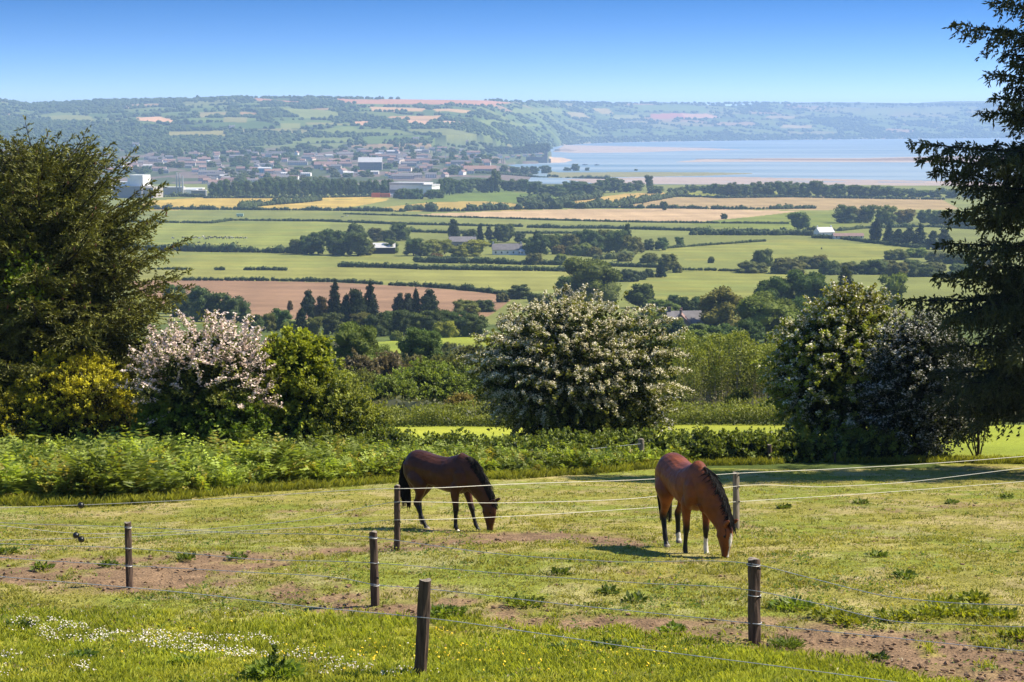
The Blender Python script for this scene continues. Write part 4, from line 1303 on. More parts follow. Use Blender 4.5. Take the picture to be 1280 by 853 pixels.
gable('market_hall', "long pinkish grey roofed building left of the tall stone hall", 407, 211, 44, 20, 8, 6, M_BEIGECLAD, M_BROWNROOF, chim=False, cat='building')
gable('blue_store', "small store with turquoise blue wall in the town", 331, 216.5, 24, 18, 9, 2, M_BLUECLAD, M_PALEROOF, chim=False, cat='building')
gable('harbour_hall', "long low hall with orange pink roof near the water", 600, 214.5, 62, 20, 5, 6, M_BEIGECLAD, M_REDROOF, chim=False, cat='building')
x, y, z = hit(557, 204)
mb = MB(); add_tube(mb, [(0, 0, -1), (0, 0, 10), (0, 0, 21)], [1.0, .8, .5], 8)
tag(mb.build("mast", M_STEEL, loc=(x, y, z)), "slim grey mast standing among roofs near the water", 'mast')
# castle on the point
x, y, z = hit(674, 203.3)
root = thing('castle', "low stone castle with a tall narrow tower at the peninsula's tip", 'castle', (x, y, z))
mb = MB(); add_box(mb, (-10, 4, 7), (48, 16, 18)); add_box(mb, (-16, 0, 4), (30, 10, 12)); mb.build('wall', M_STONE, root)
mb = MB(); add_box(mb, (17, 3, 13), (8, 8, 30))
for i in range(-1, 2):
    add_box(mb, (17 + i * 2.9, -.9, 28.7), (1.6, .8, 1.6))
mb.build('tower', M_STONE, root)
mb = MB(); add_box(mb, (21.3, 3, 13), (.3, 6, 22)); mb.build('tower_face', M_WHITECLAD, root)
mb = MB(); add_box(mb, (27, 6, 5), (6, 6, 12)); mb.build('gatehouse', M_STONE, root)
# farm houses on the plain
gable('farmhouse', "white farmhouse with grey slate roof in front of the long wood", 634, 318.5, 18.5, 7.5, 3.4, 3.4, M_WALL, M_SLATE, .06, (1.3, 1.3, 1.3))
gable('garage', "little white outbuilding right of the grey slate farmhouse", 655, 319, 5, 4, 2.4, 1.2, M_WALL, M_PALEROOF, 0, (1.3, 1.3, 1.3), False, 'outbuilding')
gable('barn', "open barn with bright pale roof at the long wood's left", 473, 317, 21, 11, 4.0, 2.6, M_DARKBARK, M_PALEROOF, .05, (1, 1, 1), False, 'barn', M_DARKBARK)
gable('cottage', "grey roof hidden behind pale trees of the long wood", 578, 309, 18, 9, 4, 3, M_STONE, M_SLATE, .1, (1, 1, 1), True)
gable('farmhouse', "white farmhouse with bright solar panelled roof near the conifer row", 1030, 297, 12.5, 9, 4.2, 3.4, M_WALL, M_PALEROOF, .35, (1.25, 1.27, 1.32))
gable('outbuilding', "long low pale outbuilding right of the solar roofed farmhouse", 1060, 299, 22, 6, 2.4, 1.8, M_WALL, M_BROWNROOF, .05, (1.1, 1.05, 1.0), False, 'outbuilding')
gable('farmhouse', "dark gabled house with long grey roof below the bare tree", 862, 411, 13.5, 7, 1.8, 3.4, M_BROWNROOF, M_SLATE, .15)
gable('house_wing', "steep dark gable wing in front of the long grey roof", 851, 412, 6, 5, 2.2, 2.6, M_BROWNROOF, M_BROWNROOF, 1.45, chim=True)
gable('bungalow', "white gabled bungalow left in the trees near the bay", 671, 242.5, 11, 8, 3.4, 5, M_WALL, M_SLATE, 1.4, (1.35, 1.35, 1.35))
gable('bungalow', "white gabled bungalow right in the trees near the bay", 682, 242.5, 11, 8, 3.4, 5, M_WALL, M_SLATE, 1.3, (1.35, 1.35, 1.35))
gable('bungalow', "long low bungalow with pinkish roof right of the gabled pair", 695, 242.5, 16, 8, 2.6, 2.4, M_WALL, M_BROWNROOF, 0, (1.1, 1.05, 1))
gable('cottage', "tiny white cottage inside the long wood near the beach", 1034, 246, 8, 7, 3, 3, M_WALL, M_SLATE, .2, (1.3, 1.3, 1.3))
# lorry on the pasture track
x, y, z = hit(300, 271.5)
root = thing('trailer', "pale green horse box trailer standing on the strip above the cattle", 'trailer', (x, y, z))
mb = MB(); add_box(mb, (0, 0, 2.0), (6.5, 2.4, 2.6)); mb.build('body', solid_mat("green_paint", (.45, .58, .46), .5), root)
for sx in (-1.4, 1.4):
    for sy in (-1.2, 1.2):
        mb = MB(); add_tube(mb, [(sx, sy - .15, .5), (sx, sy + .15, .5)], .5, 12); mb.build('wheel', M_DARKBARK, root)
# boats on the water
M_HULL = solid_mat("boat_hull", (.10, .12, .16), .5)
for px, py, lab in ((731, 206.5, "left of two small dark boats moored on the bay"), (746, 206.8, "right of two small dark boats moored on the bay")):
    x, y = sea(px, py)
    root = thing('boat', lab, 'boat', (float(x), float(y), 0), .2, 'moored boats')
    mb = MB()
    V = []
    for t, hw in ((-6, 1.6), (-2, 2.0), (3, 1.7), (7, .1)):
        V += [(t, -hw, 1.6), (t, -hw * .5, -.3), (t, hw * .5, -.3), (t, hw, 1.6)]
    F = []
    for i in range(3):
        for j in range(3):
            F.append((i * 4 + j, i * 4 + j + 1, i * 4 + 5 + j, i * 4 + 4 + j))
    F.append((0, 3, 2, 1))
    for i in range(3):
        F.append((i * 4, i * 4 + 4, i * 4 + 7, i * 4 + 3))
    mb.add(V, F); mb.build('hull', M_HULL, root)
    mb = MB(); add_box(mb, (-1, 0, 2.5), (4, 2.4, 1.9)); mb.build('cabin', M_WHITECLAD, root)
    mb = MB(); add_tube(mb, [(1.6, 0, 1.5), (1.6, 0, 8)], .12, 5); mb.build('mast', M_STEEL, root)


# ------------------------------------------------------------------ grazing cattle far down on the plain
def cow_mesh(seed, black):
    r = rng(seed)
    mb = MB()
    dk = np.array([.025, .022, .02]); wh = np.array([.62, .58, .53])
    P = np.array([(-.95, 0, 1.18), (-.8, 0, 1.12), (-.3, 0, 1.05), (.3, 0, 1.05), (.75, 0, 1.1), (1.0, 0, 1.05)])
    V, F, T = tube(P, [.14, .32, .40, .38, .30, .16], 10)
    ph = r.random(3) * 6
    patch = np.sin(V[:, 0] * 4 + ph[0]) + np.sin(V[:, 1] * 5 + V[:, 2] * 4 + ph[1])
    c = np.where((patch > (.9 if black else -.6))[:, None], wh, dk)
    n0 = mb.n; mb.add(V, F, c); mb.T.append(T + n0); mb.tm.append(np.full(len(T), 0))
    head = [(.95, 0, 1.1), (1.25, 0, .75), (1.42, 0, .42), (1.50, 0, .12)] if seed % 2 else [(.95, 0, 1.1), (1.3, 0, 1.3), (1.5, 0, 1.28), (1.75, 0, 1.12)]
    add_tube(mb, head, [.20, .16, .15, .09], 8, dk)
    for s in (-1, 1):
        add_tube(mb, [(.65, s * .2, .95), (.66, s * .2, .5), (.66, s * .2, 0)], [.13, .075, .07], 6, wh if not black else dk)
        add_tube(mb, [(-.75, s * .2, 1.0), (-.82, s * .2, .5), (-.78, s * .2, 0)], [.17, .08, .07], 6, wh if not black else dk)
    add_tube(mb, [(-.97, 0, 1.3), (-1.06, 0, .9), (-1.04, 0, .4)], [.035, .025, .05], 5, dk)
    return mb.mesh("cow", M_COAT)


M_COAT = solid_mat("cattle_coat", (1, 1, 1), .8, .1, 4, attr=True)
COWS = [cow_mesh(i, i % 3 != 2) for i in range(1, 7)]
r = rng(5)
pts = [(216, 299), (229, 298.5), (233, 299.5), (241, 299), (249, 299.3), (254, 297.5), (256, 299.5), (262, 298), (265, 298.8), (269, 297.6), (273, 299), (276, 298.4), (279, 299.6), (282, 298), (285, 299.4), (288, 298.3), (291, 299), (296, 298.6), (301, 298.8), (307, 299.1), (259, 299.8), (244, 298.2)]
pts.sort(); nb_ = [0, 0]
for i, (px, py) in enumerate(pts):
    x, y, z = hit(px, py)
    k = int(r.integers(0, 6)); bl = (k + 1) % 3 != 2
    o = bpy.data.objects.new("cow", COWS[k]); COL.objects.link(o)
    o.location = (x, y, z - .05); o.rotation_euler = (0, 0, r.choice([0, 3.14, .4, 2.8, -.5]) + r.normal() * .2); o.scale = (1.12,) * 3
    nb_[bl] += 1
    tag(o, ORD[nb_[bl] - 1] + (" dark" if bl else " mostly white") + " cow from the left in the herd beside the left spruce", 'cow', 'cows of the herd')
for px, py, lab in ((1027, 312, "dark cow alone on the pasture below the solar roofed farmhouse"), (428, 272, "tiny dark cow on the strip above the pointed conifer"), (434, 271, "white speck of a cow beside the tiny dark cow")):
    x, y, z = hit(px, py)
    o = bpy.data.objects.new("cow", COWS[1 if 'white' in lab else 2]); COL.objects.link(o)
    o.location = (x, y, z - .05); o.rotation_euler = (0, 0, r.random() * 6); tag(o, lab, 'cow')
# ------------------------------------------------------------------ shrubs and trees near the camera
def lumpy(d, seed, amt, freq=1.5):
    return 1 + amt * n3(d, seed, freq) + amt * .5 * n3(d, seed + 1, freq * 2.3)


class Shrub:
    """one shrub in local metres around its foot: trunk, foliage, blossom are separate children"""

    def __init__(self, name, label, cat, x, y, z, group=None):
        self.root = thing(name, label, cat, (x, y, z), 0, group)
        self.leaf, self.flower, self.wood = MB(), MB(), MB()

    def crown(self, c, R, n, seed, slen=.5, per=30, lsz=(.07, .05), cols=((.07, .10, .02), (.13, .15, .03)), up=.15, droop=.2, lump=.16, freq=1.5, zmin=.15,
              shell=(.80, 1.0), flat=.5, flowers=0, fcol=(.72, .69, .60), fsz=.075, fmask=None, fill=.25, fillsz=2.0, fillcol=None, jit=.06, tipw=1.0, jitc=.25, tier=0.0):
        r = rng(seed)
        c = np.array(c, float); R = np.array(R, float)
        d = unit(r.normal(size=(int(n * 1.6), 3)))
        rad = lumpy(d, seed, lump, freq)
        q = shell[0] + (shell[1] - shell[0]) * r.random(len(d)) ** .7
        P0 = c + d * R * (rad * q)[:, None]
        if tier > 0:                            # branches lie in drooping storeys
            ph = .35 * n3(P0 * np.array([1, 1, 0]), seed + 5, .9) + .12 * np.hypot(P0[:, 0], P0[:, 1])
            zt = np.round((P0[:, 2] + ph) / tier) * tier - ph
            P0[:, 2] += .82 * (zt - P0[:, 2])
        ok = P0[:, 2] > zmin
        P0, d = P0[ok][:n], d[ok][:n]
        n = len(P0)
        out = unit(d / R)
        D = unit(out * .8 + r.normal(size=(n, 3)) * .55 * np.array([1, 1, flat]) + np.array([0, 0, up]))
        L = slen * (.55 + .8 * r.random(n))
        t = np.sqrt(r.random((n, per)))
        Q = P0[:, None, :] + D[:, None, :] * (L[:, None] * t)[..., None]
        Q[..., 2] -= droop * (L[:, None] * t ** 2)
        w = jit * (1.3 - t)[..., None] * tipw
        Q = Q + r.normal(size=Q.shape) * w
        A = D[:, None, :] * .7 + r.normal(size=Q.shape) * .75
        Nn = r.normal(size=Q.shape) * .7 + np.array([0, 0, .9]) + out[:, None, :] * .4
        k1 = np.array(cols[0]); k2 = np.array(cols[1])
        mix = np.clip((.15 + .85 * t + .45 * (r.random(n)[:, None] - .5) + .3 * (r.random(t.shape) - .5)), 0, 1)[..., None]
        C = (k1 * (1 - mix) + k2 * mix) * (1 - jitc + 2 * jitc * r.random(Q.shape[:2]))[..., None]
        m = Q.shape[0] * per
        s = (.6 + .8 * r.random(m))
        Qf = Q.reshape(-1, 3)
        gk = Qf[:, 2] > .03
        add_leaves(self.leaf, Qf[gk], A.reshape(-1, 3)[gk], Nn.reshape(-1, 3)[gk], (lsz[0] * s)[gk], (lsz[1] * s)[gk], C.reshape(-1, 3)[gk])
        if fill > 0:
            nf = int(n * per * fill)
            df = unit(r.normal(size=(nf, 3)))
            qf = r.random(nf) ** .5 * .9
            Pf = c + df * R * (lumpy(df, seed, lump, freq) * qf)[:, None]
            ok = Pf[:, 2] > zmin * .6
            Pf = Pf[ok]; nf = len(Pf)
            fc = np.array(fillcol if fillcol is not None else k1 * .9)
            add_leaves(self.leaf, Pf, r.normal(size=(nf, 3)), r.normal(size=(nf, 3)), lsz[0] * fillsz * (.6 + .8 * r.random(nf)), lsz[1] * fillsz * 1.1, fc * (.6 + .8 * r.random((nf, 1))))
        if flowers > 0:
            pr = np.ones(n) if fmask is None else fmask(P0, r)
            nn = np.where(r.random(n) < pr)[0]
            tt = .25 + .75 * r.random((len(nn), flowers))
            F = P0[nn][:, None, :] + D[nn][:, None, :] * (L[nn][:, None] * tt)[..., None]
            F[..., 2] -= droop * (L[nn][:, None] * tt ** 2) - .035
            F = F + r.normal(size=F.shape) * jit * .55
            F = F.reshape(-1, 3); m = len(F)
            fc = np.array(fcol) * (.72 + .38 * r.random((m, 1)))
            add_leaves(self.flower, F, r.normal(size=(m, 3)) * np.array([1, 1, .45]), r.normal(size=(m, 3)) * .6 + np.array([0, 0, 1.0]), fsz * (.6 + .8 * r.random(m)), fsz * (.55 + .5 * r.random(m)), fc)
        return self

    def stems(self, tips, r0=.09, r1=.015, seed=1, spread=.25):
        r = rng(seed)
        for tp in tips:
            tp = np.array(tp, float)
            b = np.array([r.normal() * spread, r.normal() * spread, -.1])
            mid = b * .5 + tp * .5 + np.array([r.normal() * .12, r.normal() * .12, .15])
            add_tube(self.wood, [b, b * .7 + mid * .3, mid, mid * .4 + tp * .6, tp], [r0, r0 * .85, r0 * .6, r0 * .35, r1], 7)
        return self

    def done(self, leafmat=None, barkmat=None, leafname='foliage'):
        if self.wood.n: self.wood.build('trunk', barkmat or M_DARKBARK, self.root, True)
        if self.leaf.n: self.leaf.build(leafname, leafmat or M_LEAF, self.root)
        if self.flower.n: self.flower.build('blossom', M_PETAL, self.root)
        return self.root


def ring_tips(c, R, n, seed, q=.75):
    r = rng(seed)
    d = unit(r.normal(size=(n, 3))); d[:, 2] = np.abs(d[:, 2]) * .8
    return np.array(c) + d * np.array(R) * q


# ---- the white hawthorn in the middle
x, y, z = at(712, 70)
s = Shrub('hawthorn', "big round hawthorn covered in creamy white blossom between the two horses", 'tree', x, y, z)
fm = lambda P, r: np.clip(.30 + .62 * sstep(1.2, 3.2, P[:, 2]) + .42 * n3(P, 3, 2.0), 0, .95) * np.where((P[:, 2] < 2.2) & (P[:, 0] > -.6) & (np.abs(P[:, 0] - .6) < 2.0), .15, 1)
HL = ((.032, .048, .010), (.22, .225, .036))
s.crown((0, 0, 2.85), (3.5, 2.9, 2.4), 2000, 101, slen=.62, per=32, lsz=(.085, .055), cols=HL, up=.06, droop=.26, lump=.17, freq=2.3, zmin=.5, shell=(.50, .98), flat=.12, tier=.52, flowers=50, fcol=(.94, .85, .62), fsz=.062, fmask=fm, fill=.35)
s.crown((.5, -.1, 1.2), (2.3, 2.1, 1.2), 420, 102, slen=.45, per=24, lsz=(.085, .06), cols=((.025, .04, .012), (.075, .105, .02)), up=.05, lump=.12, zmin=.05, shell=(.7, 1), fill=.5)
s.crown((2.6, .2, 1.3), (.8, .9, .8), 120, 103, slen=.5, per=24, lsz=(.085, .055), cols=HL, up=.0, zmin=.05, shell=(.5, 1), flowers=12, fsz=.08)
s.stems(ring_tips((0, 0, 2.6), (3, 2.8, 2.5), 14, 5), .11, .02, 6)
s.done()

# ---- pink hawthorn with ivy, left
x, y, z = at(262, 60)
s = Shrub('hawthorn', "hawthorn with long pinkish blossom sprays above dark ivy leaves, beside the yellow bush", 'tree', x, y, z)
fm = lambda P, r: np.clip(sstep(2.2, 3.1, P[:, 2] + .5 * n3(P, 8, 1.3)) * (.95 + .3 * n3(P, 9, 2.2)) + .05, 0, 1) * np.where(P[:, 0] > 1.6, .3, 1)
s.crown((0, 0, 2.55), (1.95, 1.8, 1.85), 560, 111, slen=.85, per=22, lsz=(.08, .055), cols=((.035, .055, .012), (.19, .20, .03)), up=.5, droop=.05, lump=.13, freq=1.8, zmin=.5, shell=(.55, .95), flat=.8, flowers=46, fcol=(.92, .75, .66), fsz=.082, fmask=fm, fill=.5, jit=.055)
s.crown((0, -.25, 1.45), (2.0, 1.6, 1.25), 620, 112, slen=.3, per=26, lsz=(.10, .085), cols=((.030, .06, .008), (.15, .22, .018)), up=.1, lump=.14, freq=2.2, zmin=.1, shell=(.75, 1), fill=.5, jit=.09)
s.stems(ring_tips((0, 0, 2.4), (1.8, 1.6, 1.9), 10, 7), .09, .015, 8)
s.done()

# ---- lush green bush right of it and the yellowish sapling bush
x, y, z = at(372, 61)
s = Shrub('ivy_clad_tree', "lush green ivy covered tree leaning on the pink hawthorn's right", 'tree', x, y, z)
GLc = ((.035, .068, .006), (.34, .37, .030))
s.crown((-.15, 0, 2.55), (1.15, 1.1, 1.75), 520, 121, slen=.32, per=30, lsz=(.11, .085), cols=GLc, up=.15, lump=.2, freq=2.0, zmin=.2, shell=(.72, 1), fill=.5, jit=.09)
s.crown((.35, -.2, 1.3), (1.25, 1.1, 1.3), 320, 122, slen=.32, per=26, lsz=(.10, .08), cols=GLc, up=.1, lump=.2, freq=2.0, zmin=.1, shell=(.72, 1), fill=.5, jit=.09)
s.stems(ring_tips((0, 0, 2.4), (.9, .9, 1.6), 6, 9), .08, .015, 10)
s.done()
x, y, z = at(432, 60.5)
s = Shrub('willow_bush', "loose yellow green willow bush sloping down right of the ivy tree", 'shrub', x, y, z)
WL = ((.065, .09, .016), (.28, .30, .04))
s.crown((-.3, 0, 1.5), (1.25, 1.2, 1.5), 420, 131, slen=.5, per=24, lsz=(.085, .045), cols=WL, up=.5, lump=.2, freq=2.0, zmin=.1, shell=(.5, 1), flat=.8, fill=.35, jit=.08)
s.crown((.75, -.2, .9), (.9, .9, .95), 220, 132, slen=.42, per=22, lsz=(.085, .045), cols=WL, up=.4, lump=.2, zmin=.1, shell=(.5, 1), flat=.8, fill=.35, jit=.08)
s.stems(ring_tips((0, 0, 1.4), (1.2, 1.1, 1.4), 9, 11), .035, .008, 12)
s.done()

# ---- yellow bush and its neighbour at the frame edge
YB = ((.08, .085, .012), (.60, .55, .040))
x, y, z = at(97, 61.5)
s = Shrub('shrub', "rounded bush with golden yellow young leaves under the left spruce", 'shrub', x, y, z)
s.crown((0, .1, 2.25), (1.65, 1.5, 1.18), 950, 141, slen=.38, per=40, lsz=(.065, .045), cols=YB, up=.45, droop=.1, lump=.14, freq=2.2, zmin=1.0, shell=(.6, 1), flat=.6, fill=.2, jit=.06, fillcol=(.05, .045, .012))
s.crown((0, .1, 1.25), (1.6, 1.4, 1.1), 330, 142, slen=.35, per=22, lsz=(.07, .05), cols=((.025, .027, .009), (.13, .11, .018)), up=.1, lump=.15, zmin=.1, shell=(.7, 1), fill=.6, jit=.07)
s.crown((1.38, -.35, 1.15), (.42, .5, .85), 110, 143, slen=.3, per=24, lsz=(.07, .045), cols=((.08, .075, .01), (.46, .38, .025)), up=.4, lump=.2, zmin=.1, shell=(.5, 1), fill=.3)
s.stems(ring_tips((0, 0, 2.0), (1.4, 1.2, 1.3), 9, 13), .06, .012, 14)
s.done()
x, y, z = at(2, 60.5)
s = Shrub('shrub', "smaller yellow green bush cut by the photo's edge, left of the golden bush", 'shrub', x, y, z)
s.crown((0, 0, 1.45), (1.0, 1.0, .9), 300, 151, slen=.35, per=26, lsz=(.07, .05), cols=((.07, .08, .012), (.44, .40, .028)), up=.4, lump=.18, freq=2.2, zmin=.9, shell=(.6, 1), fill=.3)
s.crown((.1, -.1, .8), (.95, .9, .8), 180, 152, slen=.3, per=22, lsz=(.07, .05), cols=((.03, .035, .012), (.10, .10, .03)), up=.3, lump=.18, zmin=.1, shell=(.6, 1), fill=.4)
s.stems(ring_tips((0, 0, 1.2), (.8, .8, 1.0), 6, 15), .04, .01, 16)
s.done()

# ---- the two hawthorns on the right and the dark little tree beside them
x, y, z = at(1052, 67)
s = Shrub('hawthorn', "tall hawthorn with sunlit white flowering top, left of the grey shaded one", 'tree', x, y, z)
fm = lambda P, r: np.clip(.50 + .35 * sstep(2.0, 4.5, P[:, 2]) + .40 * n3(P, 13, 1.6), 0, .95)
s.crown((0, 0, 2.7), (2.5, 2.2, 2.5), 1350, 161, slen=.55, per=28, lsz=(.10, .075), cols=((.038, .060, .010), (.30, .34, .04)), up=.3, lump=.17, freq=1.7, zmin=.4, shell=(.66, .98), flat=.6, flowers=30, fcol=(.94, .88, .68), fsz=.075, fmask=fm, fill=.45)
s.crown((.2, 0, 4.5), (1.0, 1.0, .95), 260, 162, slen=.55, per=26, lsz=(.10, .07), cols=((.05, .065, .01), (.28, .28, .04)), up=.5, lump=.2, zmin=1, shell=(.55, 1), flat=.7, flowers=12, fcol=(.78, .74, .62), fsz=.085, fill=.3)
s.stems(ring_tips((0, 0, 2.6), (2, 2, 2.5), 11, 17), .10, .02, 18)
s.done()
x, y, z = at(1150, 64)
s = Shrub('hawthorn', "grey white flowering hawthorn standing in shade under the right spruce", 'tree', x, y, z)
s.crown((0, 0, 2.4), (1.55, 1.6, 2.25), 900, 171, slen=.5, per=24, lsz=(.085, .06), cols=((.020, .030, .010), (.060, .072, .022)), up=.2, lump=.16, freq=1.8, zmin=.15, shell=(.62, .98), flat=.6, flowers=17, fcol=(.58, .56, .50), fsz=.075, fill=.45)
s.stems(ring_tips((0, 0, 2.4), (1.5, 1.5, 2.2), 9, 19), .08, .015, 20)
s.done()
x, y, z = at(1222, 64.5)
s = Shrub('small_tree', "little dark stemmed tree with sparse yellow green leaves under the right spruce", 'tree', x, y, z)
s.crown((-.35, 0, 1.7), (.9, .8, 1.15), 190, 181, slen=.35, per=22, lsz=(.09, .06), cols=((.03, .045, .01), (.14, .17, .02)), up=.1, lump=.25, freq=2.0, zmin=.5, shell=(.3, 1), fill=.1)
add_tube(s.wood, [(0, 0, -.1), (.02, 0, .6), (-.05, 0, 1.3), (-.2, 0, 2.2)], [.055, .045, .035, .012], 7)
s.stems([(-.9, .1, 1.9), (.3, 0, 2.0), (-.6, -.4, 2.3)], .03, .008, 22, .02)
s.done()

# ---- willow scrub, brown scrub and shrubs in the dip beyond the bright strip
SCR = [("bright green willow clump in the dip, left of the white hawthorn", 540, 128, 5.3, 2.9, ((0.062, 0.088, 0.018), (0.275, 0.341, 0.046)), 560),
       ("smaller willow clump left of the bright one in the dip", 490, 122, 3.2, 2.0, ((0.062, 0.081, 0.018), (0.246, 0.304, 0.046)), 320),
       ("willow clump touching the white hawthorn's left side", 592, 132, 3.0, 3.3, ((0.062, 0.075, 0.018), (0.232, 0.254, 0.046)), 320),
       ("low olive scrub bush right of the brown twiggy scrub", 455, 150, 3.4, 1.9, ((0.062, 0.075, 0.018), (0.217, 0.232, 0.051)), 260),
       ("brownish twiggy scrub bush in the dip, left one", 450, 175, 3.8, 2.7, ((0.075, 0.062, 0.033), (0.225, 0.181, 0.087)), 260),
       ("brownish twiggy scrub bush in the dip, middle one", 482, 178, 3.6, 3.0, ((0.081, 0.065, 0.037), (0.239, 0.189, 0.102)), 260),
       ("brownish twiggy scrub bush in the dip, right one", 516, 182, 3.4, 2.6, ((0.075, 0.069, 0.033), (0.203, 0.189, 0.072)), 240),
       ("olive green scrub bush above the bright willow clump", 555, 185, 4.4, 2.8, ((0.062, 0.075, 0.020), (0.203, 0.210, 0.051)), 280),
       ("olive green scrub bush behind the white hawthorn's left edge", 590, 190, 4.2, 3.6, ((0.062, 0.069, 0.020), (0.189, 0.196, 0.051)), 280),
       ("rusty leaved bush at the hedge left of the white hawthorn", 576, 108, 1.6, 1.2, ((0.075, 0.062, 0.019), (0.319, 0.246, 0.058)), 130),
       ("round golden green bush in front of the sapling thicket", 927, 108, 1.45, 1.35, ((0.050, 0.056, 0.010), (0.246, 0.246, 0.026)), 260),
       ("dark green bush right of the white hawthorn at the hedge", 842, 107, 1.5, 1.6, ((0.037, 0.050, 0.013), (0.160, 0.189, 0.032)), 180),
       ("olive bush behind the dark bush right of the white hawthorn", 852, 118, 2.4, 1.5, ((0.062, 0.069, 0.019), (0.246, 0.217, 0.058)), 200),
       ("dull green shrub behind the right hawthorn's foot", 1200, 106, 3.4, 1.7, ((0.037, 0.044, 0.018), (0.116, 0.131, 0.043)), 240),
       ("dull green shrub at the frame's right edge beyond the bright strip", 1262, 106, 3.4, 2.1, ((0.037, 0.044, 0.018), (0.116, 0.131, 0.043)), 240),
       ("sunlit yellow green bush seen through the right spruce", 1212, 140, 3.4, 3.6, ((0.075, 0.088, 0.015), (0.319, 0.334, 0.043)), 260),
       ("tall pale green bush seen through the right spruce's gap", 1180, 170, 4.5, 5.4, ((0.075, 0.088, 0.025), (0.290, 0.290, 0.072)), 260),
       ("wide olive bush low behind the right spruce", 1262, 165, 6.0, 4.6, ((0.062, 0.075, 0.025), (0.217, 0.217, 0.058)), 260),
       ("green bush low between ivy tree and brown scrub", 425, 128, 3.0, 2.6, ((0.062, 0.075, 0.015), (0.232, 0.261, 0.043)), 240)]
for i, (lab, px, D, Wm, Hm, cols, n) in enumerate(SCR):
    x, y, z = at(px, D)
    s = Shrub('scrub_bush', lab, 'shrub', x, y, z)
    ls = .0011 * D
    s.crown((0, 0, Hm * .5), (Wm * .48, Wm * .42, Hm * .5), n, 200 + i, slen=.45, per=22, lsz=(ls, ls * .55), cols=cols, up=.5, lump=.22, freq=2.2, zmin=.05, shell=(.6, 1), flat=.8, fill=.5, jit=.10)
    s.stems(ring_tips((0, 0, Hm * .5), (Wm * .4, Wm * .4, Hm * .5), 7, 300 + i), .03, .008, 22 + i)
    s.done()

# ---- low hedge at the far side of the bright strip
r = rng(61)
mb = MB()
xs = np.linspace(-13.0, 24, 400)
for yy in (97.0, 98.3, 99.6):
    hh = .70 + 1.0 * (fbm(xs / 1.9, xs * 0 + yy, 4) - .5) + (yy - 97) * .17
    k = r.integers(0, 400, 13000)
    tt = r.random(13000)
    P = np.stack([xs[k] + r.normal(size=13000) * .1, yy + r.normal(size=13000) * .3, tt * hh[k]], 1)
    P[:, 2] += terrain(P[:, 0], P[:, 1])
    tone = np.clip(tt + .3 * (r.random(13000) - .5), 0, 1)[:, None]
    add_leaves(mb, P, r.normal(size=P.shape) + np.array([0, 0, .6]), r.normal(size=P.shape) + np.array([0, 0, .5]), .14, .075, (np.array([.045, .065, .014]) * (1 - tone) + np.array([.24, .26, .045]) * tone) * (.7 + .6 * r.random((13000, 1))))
P0 = np.array([0, 97, gz(0, 97)])
mb.V = [v - P0 for v in mb.V]
tag(mb.build("hedge", M_LEAF, loc=tuple(P0)), "low overgrown hedge along the far side of the bright grass strip", 'hedge')

# ---- sapling thicket
M_PALEBARK = solid_mat("pale_bark", (.26, .22, .16), .9, .3, 6.0)
def sapling(seed):
    r = rng(seed)
    cr, tk = MB(), MB()
    for k in range(3):
        a = r.random() * 6.28; lean = r.normal() * .12
        top = np.array([lean + .35 * math.cos(a) * k * .5, r.normal() * .15, 4.2 + .5 * r.random()])
        b = np.array([.12 * k - .12, r.normal() * .1, -.1])
        add_tube(tk, [b, b * .6 + top * .4 + np.array([r.normal() * .06, 0, 0]), top], [.042, .03, .008], 5)
    n = 900
    zz = 1.5 + 3.1 * r.random(n) ** .8
    rad = (.28 + .40 * np.sin(np.clip((zz - .9) / 3.9, 0, 1) * 3.14)) * np.sqrt(r.random(n)) * 1.2
    a = r.random(n) * 6.283
    P = np.stack([rad * np.cos(a), rad * np.sin(a), zz], 1)
    tone = np.clip((zz - 1.0) / 3.6 + .35 * (r.random(n) - .5), 0, 1)[:, None]
    C = np.array([.075, .08, .022]) * (1 - tone) + np.array([.25, .28, .045]) * tone
    add_leaves(cr, P, r.normal(size=P.shape) + np.array([0, 0, .5]), r.normal(size=P.shape), .16, .085, C * (.7 + .6 * r.random((n, 1))))
    return cr.mesh("crown", M_LEAF), tk.mesh("trunk", M_PALEBARK)


SAP = [sapling(i) for i in (401, 402, 403, 404)]
r = rng(62)
k = 0
for row, (D, x0, x1, n) in enumerate(((112, 842, 1000, 17), (119, 834, 1010, 18), (127, 830, 1010, 18))):
    for i in range(n):
        px = x0 + (x1 - x0) * (i + .5 + .6 * (r.random() - .5)) / n
        x, y, z = at(px, D + r.normal() * 2)
        root = thing('sapling', ORD[i] + " slender sapling from the left, " + ("front", "middle", "back")[row] + " row of the yellow green thicket", 'sapling', (x, y, z), r.random() * 6.28, 'thicket saplings')
        sc = .62 + .50 * r.random(); root.scale = (sc, sc, sc)
        for nm, me in zip(("crown", "trunk"), SAP[k % 4]):
            o = bpy.data.objects.new(nm, me); COL.objects.link(o); o.parent = root
        k += 1


